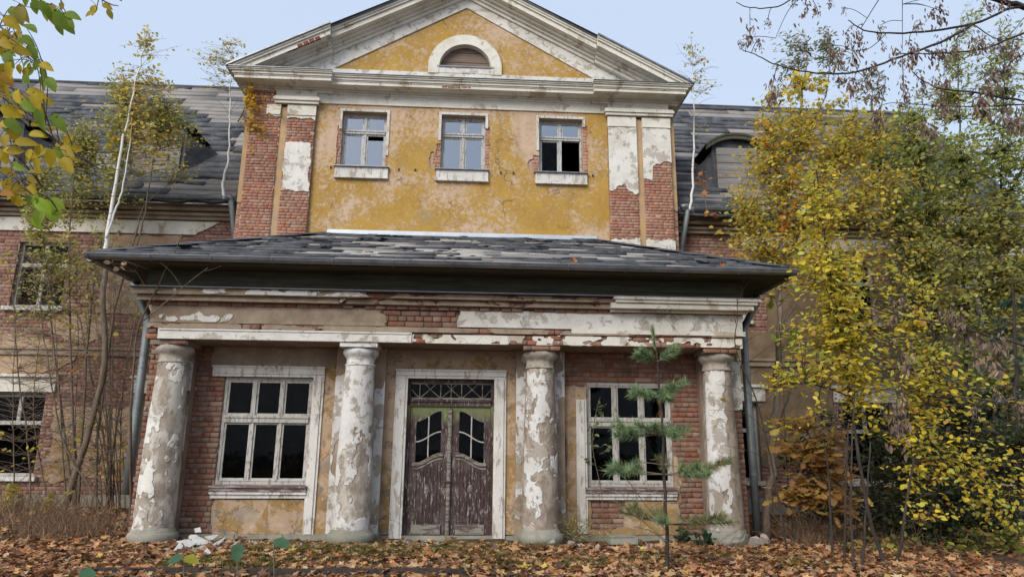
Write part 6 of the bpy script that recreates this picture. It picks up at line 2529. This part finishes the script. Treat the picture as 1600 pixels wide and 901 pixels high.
# leaves caught in the porch gutter and on the roof
for x, y, lbl in ((893, 412, 'two orange leaves lodged behind the middle of the porch gutter'), (1130, 420, 'orange leaves lying on the porch roof near its right end')):
    c = at(x, y, -.95)
    V, F, C = leaf_mesh('fallen_leaves', c + RNG.normal(0, .07, (5, 3)) * (1, .5, .2), RNG.normal(0, 1, (5, 3)), RNG.normal(0, .5, (5, 3)) + (0, -.4, 1), np.full(5, .13), 'maple', pick_cols([((.55, .20, .05), 1)], 5))
    o = V.mean(0)
    tag(place('fallen_leaves', raw_mesh('fallen_leaves', V - o, tris=F, cols=C), MT['leaf_dry'], None, o), lbl, 'leaves')


# ---- rubble
def chunk(name, c, size, mat, label, cat, group=None, flat_=False, tilt=.5, n=6, face=0.0):
    """irregular broken plate or stone"""
    c = np.array(c, float)
    m = MB()
    a = np.sort(RNG.uniform(0, 2 * math.pi, n) * .35 + np.arange(n) * 2 * math.pi / n * 1.0)
    r = RNG.uniform(.7, 1.2, n)
    up = norm(np.array([RNG.normal(0, tilt), -abs(RNG.normal(0, tilt)) - .1 - face, 1.0]))
    e1 = norm(np.cross(up, (0.1, 1, 0)))
    e2 = np.cross(up, e1)
    lo, hi = [], []
    for i in range(n):
        q = (math.cos(a[i]) * e1 * size[0] + math.sin(a[i]) * e2 * size[1]) * r[i] * .5
        lo.append(m.vert(c + q - up * size[2] * .5))
        hi.append(m.vert(c + q * (RNG.uniform(.96, .99) if flat_ else RNG.uniform(.80, .98)) + up * size[2] * .5 * (1 if flat_ else RNG.uniform(.6, 1.3))))
    m.f.append(tuple(lo[::-1]))
    t = m.vert(c + up * size[2] * (.5 if flat_ else .75))
    for i in range(n):
        j = (i + 1) % n
        m.f.append((lo[i], lo[j], hi[j], hi[i]))
        m.f.append((hi[i], hi[j], t))
    return tag(m.build(name, MT[mat], None), label, cat, group)


for x, y, w, h, lbl in ((330, 838, .22, .20, 'largest white plaster shard, tilted up at the right top of the heap'), (314, 846, .24, .16, 'white plaster shard in the middle of the heap by the left column'), (343, 848, .16, .20, 'white plaster shard standing at the right end of the heap'), (296, 850, .26, .14, 'broad white shard lying low at the front of the heap'), (318, 856, .20, .14, 'white shard sloping down at the front right of the heap'),
                    (302, 838, .20, .12, 'white shard behind the broad front one in the heap'), (286, 846, .20, .12, 'white shard next to the column base, left end of the heap'), (325, 862, .14, .10, 'small white shard fallen forward onto the leaves from the heap'), (280, 855, .18, .16, 'white shard touching the torus of the left column'), (308, 828, .16, .10, 'small white shard at the very top of the heap against the brick')):
    b = on_ground(x, y + 8)
    b[1] = min(b[1], -.12)
    b = at(x, y, b[1])
    chunk('plaster_shard', (b[0], b[1], max(b[2], .04)), (w * 1.15, h * 1.25, .014), 'shard', lbl, 'plaster shard', 'white plaster shards heaped beside the left column', True, .35, 5, .28)
for x, y, w, lbl in ((352, 854, .18, 'biggest rubble fragment just right of the white shard heap'), (366, 855, .14, 'rubble fragment under the grey plaster patch'), (400, 852, .10, 'tiny rubble fragment under the middle of the left window'), (430, 856, .16, 'rubble fragment under the right half of the left window'), (262, 862, .14, 'rubble fragment in front of the left column base'), (345, 860, .12, 'rubble fragment in front of the white shard heap')):
    b = on_ground(x, y)
    b[1] = min(b[1], -.1)
    chunk('rubble_piece', (b[0], b[1], .03), (w, w * .7, .05), 'rubble', lbl, 'rubble', 'rubble fragments along the left bay', False, .3)
for x, y, w, lbl in ((862, 852, .14, 'rubble fragment at the foot of the third column'), (893, 852, .16, 'larger rubble fragment below the olive weed shrub'), (905, 856, .10, 'small rubble fragment right of the one below the weed shrub'), (935, 858, .12, 'rubble fragment left of the grey stone slab'), (1018, 856, .10, 'rubble fragment between slab and pine stem'), (995, 850, .12, 'rubble fragment against the right end of the grey slab')):
    b = on_ground(x, y)
    b[1] = min(b[1], -.15)
    chunk('rubble_piece', (b[0], b[1], .03), (w, w * .8, .07), 'rubble', lbl, 'rubble', 'rubble fragments along the right bay', False, .35)
V, Q_ = [], []
for _ in range(900):                                            # crumbs of plaster and brick at the wall foot
    x, y = RNG.uniform(-4.9, 5.4), -.05 - abs(RNG.normal(0, .33))
    if RNG.random() > .35 + .65 * (abs(x + 4.0) < 1.0) + .4 * (abs(x - 3.2) < 1.8) + .3 * (abs(x) < .9):
        continue
    z = float(gz(x, y))
    r = RNG.uniform(.008, .034, 3)
    a = RNG.uniform(0, 3.1)
    e1, e2 = np.array([math.cos(a), math.sin(a), RNG.normal(0, .3)]) * r[0], np.array([-math.sin(a), math.cos(a), RNG.normal(0, .3)]) * r[1]
    b = len(V)
    for k in (0, 1):
        f = 1 if k == 0 else RNG.uniform(.5, .9)
        for i, j in ((-1, -1), (1, -1), (1, 1), (-1, 1)):
            V.append(np.array([x, y, z + k * r[2]]) + i * e1 * f + j * e2 * f)
    Q_ += [(b + i, b + j, b + k_, b + l) for i, j, k_, l in ((4, 5, 6, 7), (0, 1, 5, 4), (1, 2, 6, 5), (2, 3, 7, 6), (3, 0, 4, 7))]
V = np.array(V)
tag(place('gravel', raw_mesh('gravel', V, quads=Q_), MT['rubble'], None, (0, 0, 0)), 'crumbs of plaster and brick along the foot of the porch', 'gravel', kind='stuff')
chunk('stone_block', (3.80, -.25, .06), (.22, .18, .12), 'rubble', 'pale angular stone lying between the two green weeds', 'stone', None, False, .3)
chunk('stone_block', (5.35, -.42, .05), (.28, .20, .16), 'rubble', 'broken grey stone chunk leaning on the right column base', 'stone', None, False, .3)
chunk('stone_block', (5.62, -.25, .07), (.20, .18, .14), 'rubble', 'roundish stone beside the foot of the right drain pipe', 'stone', None, False, .2)
m = MB().obox((3.05, -.28, .075), (.24, .02, .0), (-.01, .14, .0), (.0, .01, .055))
m.obox((3.02, -.30, .142), (.22, .02, .0), (-.01, .125, .0), (.0, .0, .011))
tag(m.build('stone_slab', MT['stone'], None), 'flat grey stone slab lying in front of the right window bay', 'slab')

# ---- foreground shoots at the lower edge, close to the lens
for pts, c, lbl in (((372, 846), 0, 'near green shoot with one upright folded leaf low in front of the left bay'), ((428, 842), 0, 'near green shoot with a broad pale leaf low beside the folded one'),
                    ((288, 868), 1, 'near shoot with one yellow and one green leaf low before the left column'), ((125, 890), 0, 'near shoot with a single green leaf at the bottom left corner')):
    Yf = -9.4
    q = at(*pts, Yf)
    p = Plant('leaf_shoot', (q[0], Yf, 0), lbl, 'shoot', 'green shoots near the camera')
    p.trunk([(q[0] + .05, Yf, -.1), (q[0] + .03, Yf, q[2] * .6), tuple(q)], .005, .003, 'bark', 6, 'stem')
    k = 2 if c else 1
    for i in range(k):
        yel = c and i == 0
        d = np.array([(-1 if i else .9) * (1 if pts[0] != 372 else .1), -.2, -.35 if pts[0] != 372 else -.8])
        V, F, Cc = leaf_mesh('leaf', np.array([q]), np.array([d]), np.array([[.1, -.6, .8]]), np.array([.075 if c else .085]), 'oval', np.array([[.36, .36, .04] if yel else [.09, .19, .10]]))
        o = V.mean(0)
        place('leaf', raw_mesh('leaf', V - o, tris=F, cols=Cc), MT['leaf'], p.o, o)
    p.finish()

# ---- upper left: branches with large leaves reaching into the picture
Yl = -9.7
p = Plant('broadleaf_tree', (-4.6, -9.9, 0), 'tree whose branches of large green and yellow leaves hang in at the upper left', 'tree')
p.trunk([(-4.6, -9.9, -.2), (-4.5, -9.9, 1.5), (-4.3, -9.8, 3.0), (-4.0, -9.7, 4.6)], .12, .06, 'bark_dark', 10)
BR = [[(-260, -150), (-100, -60), (0, 40), (40, 85), (70, 110)], [(-260, 120), (-120, 110), (0, 150), (60, 190), (110, 240), (150, 260)], [(-260, 220), (-100, 200), (-20, 220), (40, 260), (70, 300), (90, 330)],
      [(-200, -250), (-40, -150), (60, -60), (90, -10), (110, 40)], [(-150, -300), (60, -160), (140, -40), (160, 0), (185, 10)], [(-150, 300), (-40, 230), (0, 235), (30, 280), (60, 320)]]
for b in BR:
    p.trunk(line(b, Yl), .008, .002, 'bark', 6, 'branch')
LS = [(18, 10, 32, -60, 'g'), (30, 5, 40, -70, 'b'), (5, 25, 36, -40, 'y'), (12, 60, 40, -50, 'y'), (28, 45, 36, -80, 'y'), (38, 38, 30, -30, 'g'), (35, 55, 34, -45, 'g'), (26, 60, 30, -80, 'g'), (8, 80, 36, -60, 'g'), (15, 95, 32, -100, 'y'),
      (50, 2, 26, -80, 'g'), (62, 0, 34, -60, 'g'), (74, 5, 30, -100, 'g'), (85, 15, 40, -60, 'g'), (80, 5, 36, -85, 'b'), (95, 22, 40, -60, 'g'), (100, 20, 30, -20, 'g'), (102, 26, 26, -50, 'g'), (97, 3, 18, -90, 'y'), (90, 30, 28, -80, 'g'),
      (150, 8, 26, -100, 'y'), (160, 6, 24, -30, 'y'), (168, 14, 22, -70, 'b'), (150, 18, 22, -150, 'y'), (186, -6, 14, -60, 'g'),
      (30, 100, 18, -100, 'y'), (45, 95, 22, -140, 'g'), (42, 105, 20, -100, 'y'), (52, 105, 24, -120, 'g'), (62, 98, 26, -30, 'y'), (65, 105, 24, -70, 'g'), (75, 120, 30, -60, 'g'), (38, 115, 20, -70, 'g'), (68, 118, 20, -95, 'g'),
      (5, 110, 34, -60, 'o'), (0, 125, 40, -80, 'y'), (12, 130, 36, -100, 'y'), (20, 140, 34, -60, 'y'), (30, 150, 30, -30, 'o'), (40, 140, 32, -20, 'y'), (50, 148, 34, -25, 'y'), (22, 155, 34, -60, 'g'), (34, 155, 36, -40, 'g'), (52, 165, 30, -40, 'y'),
      (0, 165, 38, -30, 'y'), (10, 175, 34, -60, 'y'), (60, 170, 30, -80, 'g'), (66, 180, 30, -95, 'g'), (80, 178, 36, -50, 'g'), (88, 182, 30, -60, 'g'), (0, 190, 36, -20, 'y'), (12, 200, 30, -60, 'y'), (45, 208, 26, -10, 'y'), (55, 205, 24, -30, 'y'),
      (5, 185, 36, -40, 'g'), (35, 220, 26, 170, 'y'), (20, 222, 34, 0, 'y'), (85, 225, 30, -10, 'y'), (92, 230, 34, -30, 'y'), (80, 232, 30, -100, 'y'), (74, 235, 28, -150, 'y'), (100, 240, 34, -20, 'y'), (95, 245, 34, -50, 'y'), (103, 245, 24, -80, 'g'),
      (50, 232, 26, -110, 'y'), (60, 245, 30, -100, 'y'), (66, 235, 28, -60, 'g'), (85, 238, 36, 180, 'y'), (108, 232, 24, -5, 'y'), (98, 225, 26, 40, 'y'), (0, 230, 30, -80, 'y'), (10, 235, 26, 0, 'y'), (20, 258, 24, -20, 'g'), (0, 262, 30, -30, 'y'),
      (5, 280, 36, -60, 'y'), (20, 275, 30, -140, 'y'), (40, 280, 28, -10, 'y'), (45, 288, 34, -50, 'y'), (30, 298, 26, -120, 'y'), (50, 295, 30, -100, 'g'), (60, 300, 34, -80, 'l'), (55, 310, 34, -40, 'l'), (66, 312, 36, -60, 'l'), (75, 310, 36, -30, 'l'),
      (72, 322, 36, -60, 'l'), (62, 325, 32, -80, 'l'), (82, 322, 32, -45, 'l'), (0, 300, 26, -10, 'o'), (10, 310, 22, 20, 'y'), (24, 100, 30, -120, 'y'), (8, 45, 34, -90, 'y'), (20, 75, 30, -20, 'y'), (0, 60, 30, -40, 'y'), (44, 70, 30, -60, 'g')]
LC = dict(g=(.21, .31, .04), y=(.54, .39, .03), o=(.48, .22, .03), b=(.33, .28, .05), l=(.30, .42, .04))
LM = {}
mm_ = np.linalg.norm(at(60, 150, Yl) - at(50, 150, Yl)) / 10
LS = LS + [(x + random.uniform(-16, 16), y + random.uniform(-14, 14), s * .9, ang + random.uniform(-50, 50), c) for x, y, s, ang, c in LS if x < 70 and random.random() < .75]
for i, (x, y, s, ang, c) in enumerate(LS):
    key = (c, i % 5)
    if key not in LM:
        Tm = OVAL.copy()
        Tm[:, 1] *= random.uniform(.85, 1.2)
        Tm[:, 2] += np.array([random.uniform(-.05, .05) for _ in Tm])
        # finer outline with a point at the tip and a centre crease
        n = 9
        P = []
        for sgn in (-1, 1):
            for t in np.linspace(0, 1, n):
                P.append((t, sgn * (.29 * math.sin(math.pi * t ** .85) ** .8 * (1 - .15 * t)), .10 * abs(math.sin(math.pi * t)) - .12 * t * t))
        mid = [(t, 0, -.12 * t * t) for t in np.linspace(0, 1, n)]
        Vl = np.array(P + mid)
        Fl = []
        for t in range(n - 1):
            Fl += [(t, 2 * n + t, 2 * n + t + 1), (t, 2 * n + t + 1, t + 1), (2 * n + t, n + t, n + t + 1), (2 * n + t, n + t + 1, 2 * n + t + 1)]
        base_c = np.array(LC[c]) * random.uniform(.8, 1.2)
        cols = np.tile(base_c, (len(Vl), 1))
        if c in 'yo' and random.random() < .6:
            e = np.abs(Vl[:, 1]) > .2
            cols[e] = cols[e] * .5 + np.array((.30, .25, .03)) * .5
        LM[key] = raw_mesh('leaf', Vl, tris=Fl, cols=cols)
        LM[key].materials.append(MT['leaf'])
    q = at(x, y, Yl + random.uniform(-.35, .35))
    o = bpy.data.objects.new('leaf', LM[key])
    link(o, q, p.o)
    a = math.radians(ang)
    d = norm(CR * math.cos(a) + CU * math.sin(a) + CF * random.uniform(-.4, .4))
    nrm = norm(-CF * random.uniform(.5, 1) + CU * random.uniform(.0, .7) + CR * random.uniform(-.4, .4))
    b_ = norm(np.cross(nrm, d))
    n_ = np.cross(d, b_)
    o.rotation_mode = 'QUATERNION'
    o.rotation_quaternion = Matrix(((d[0], b_[0], n_[0]), (d[1], b_[1], n_[1]), (d[2], b_[2], n_[2]))).to_quaternion()
    o.scale = (s * mm_ * .92,) * 3
    A_ = np.concatenate(p.pts)
    j = int(np.argmin(np.linalg.norm(A_[:, :3] - q, axis=1)))
    if np.linalg.norm(A_[j, :3] - q) < .8:
        p.twigs.tube(smooth_line([A_[j, :3], (A_[j, :3] + q) / 2 + (0, 0, .02), q], 3), np.linspace(.003, .0013, 7), 4)
p.finish()

# ---- upper right: dark branches hung with bunches of dry winged seeds
Ys = -8.6
p = Plant('maple_tree', (6.4, -8.4, 0), 'tree whose dark bare branches with brown winged seeds reach in at the upper right', 'tree')
p.trunk([(6.4, -8.4, -.2), (6.35, -8.4, 2.0), (6.3, -8.4, 4.0), (6.2, -8.4, 5.6)], .16, .08, 'bark_dark', 10)
SB = [([(2000, 200), (1800, 70), (1660, 25), (1600, 10), (1545, -4), (1450, -40)], .034, .02), ([(1640, 20), (1585, 12), (1520, 38), (1440, 50), (1380, 52), (1345, 45), (1325, 32)], .014, .004), ([(1520, 38), (1470, 66), (1410, 88), (1340, 112), (1275, 114), (1215, 102), (1185, 88), (1160, 78)], .012, .003),
      ([(1900, 20), (1680, 30), (1600, 52), (1545, 74), (1490, 82), (1430, 84), (1395, 84)], .013, .004), ([(1900, 190), (1690, 172), (1600, 158), (1530, 146), (1470, 138), (1440, 125), (1425, 112)], .012, .004), ([(1900, 150), (1700, 158), (1600, 164), (1500, 167), (1420, 162)], .010, .003),
      ([(1900, 60), (1680, 80), (1600, 85), (1560, 118), (1540, 130)], .008, .003), ([(1520, 38), (1565, 62), (1600, 28)], .005, .003), ([(1410, -80), (1380, -20), (1372, 0), (1345, 45)], .007, .003), ([(1330, -80), (1262, -20), (1215, 10), (1172, 12), (1150, 4)], .008, .003),
      ([(1262, -20), (1230, 20), (1212, 60)], .004, .002), ([(1385, 52), (1360, 75), (1335, 78), (1338, 60)], .004, .002), ([(1410, 88), (1412, 130), (1420, 180)], .004, .002), ([(1340, 112), (1332, 85), (1330, 60)], .004, .002), ([(1410, -40), (1410, 20), (1410, 80)], .004, .002),
      ([(1900, 640), (1700, 575), (1600, 540), (1540, 523), (1480, 506), (1410, 494), (1345, 474)], .012, .004), ([(1900, 700), (1700, 650), (1600, 634), (1520, 622), (1450, 614), (1405, 598)], .010, .003), ([(1540, 523), (1480, 495), (1520, 480), (1600, 520)], .004, .002), ([(1460, 503), (1440, 525), (1412, 535)], .005, .002)]
for b, r0, r1 in SB:
    p.trunk(line(b, Ys), r0 * .8, r1 * .8, 'bark_dark', 7, 'branch')
SEEDS = [(1172, 48, 1.1), (1160, 70, .7), (1186, 70, .6), (1200, 38, .5), (1258, 8, .9), (1275, 18, .7), (1297, 5, .6), (1240, 5, .6), (1318, 20, .4), (1333, 85, 1.1), (1322, 60, .9), (1310, 92, 1.0), (1338, 55, .8), (1300, 80, .8), (1322, 128, 1.2), (1335, 135, .9), (1210, 130, 1.4), (1205, 150, 1.0),
         (1375, 48, .8), (1345, 72, .8), (1362, 105, 1.0), (1355, 128, .8), (1380, 75, .5), (1365, 150, .9), (1370, 175, 1.3), (1395, 85, 1.0), (1415, 100, .8), (1430, 82, 1.2), (1420, 75, .9), (1462, 78, 1.2), (1472, 82, 1.1), (1490, 78, .9), (1455, 20, .9), (1468, 24, 1.0), (1469, 8, .8), (1433, 40, .8),
         (1520, 65, 1.0), (1535, 66, .9), (1530, 78, .7), (1562, 70, 1.1), (1583, 70, 1.1), (1580, 86, .7), (1570, 105, .9), (1545, 8, .9), (1566, 6, .9), (1410, 130, .8), (1440, 120, .8), (1475, 130, 1.0), (1462, 130, .7), (1475, 155, 1.4), (1470, 170, 1.1), (1540, 130, 1.6), (1535, 150, 1.6), (1525, 160, 1.2), (1550, 115, 1.0), (1412, 155, .9), (1440, 140, .7),
         (1570, 180, 1.4), (1590, 178, 1.4), (1580, 195, .9), (1600, 190, 1.2), (1440, 195, 1.0), (1455, 205, 1.0), (1415, 200, .6),
         (1395, 480, 1.0), (1367, 485, .8), (1412, 470, .6), (1480, 492, 1.0), (1497, 502, 1.1), (1530, 536, 1.5), (1548, 545, 1.5), (1563, 535, 1.2), (1415, 555, 1.2), (1405, 640, 1.3), (1400, 660, 1.3), (1410, 620, .7), (1560, 610, .8), (1596, 635, .8), (1522, 640, .7)]
SM = []
for v in range(6):
    n = 40
    P = RNG.normal(0, 1, (n, 3)) * np.array([.024, .022, .045]) - np.array([0, 0, .05])
    D = np.stack([RNG.normal(0, .45, n), RNG.normal(0, .45, n), -np.ones(n)], 1)
    V, F, C = leaf_mesh('seed_bunch', P, D, RNG.normal(0, 1, (n, 3)), RNG.uniform(.030, .050, n), 'long', pick_cols([((.21, .145, .105), 3), ((.13, .09, .07), 3), ((.30, .21, .155), 1)], n))
    me = raw_mesh('seed_bunch', V, tris=F, cols=C)
    me.materials.append(MT['leaf_dry'])
    SM.append(me)
A_ = np.concatenate(p.pts)
for i, (x, y, s) in enumerate(SEEDS):
    q = at(x, y - 8, Ys + random.uniform(-.08, .08))
    o = bpy.data.objects.new('seed_bunch', SM[i % 6])
    link(o, q, p.o)
    o['kind'] = 'stuff'
    o.rotation_euler = (0, 0, random.uniform(0, 6.28))
    o.scale = (s * .92,) * 3
    j = int(np.argmin(np.linalg.norm(A_[:, :3] - q, axis=1) + .5 * (A_[:, 2] < q[2] - .1)))
    p.twigs.tube(smooth_line([A_[j, :3], (A_[j, :3] + q) / 2 + (0, 0, .02), q], 3), .0025, 4)
p.finish(bark='bark_dark')
for o in list(p.o.children):
    pass
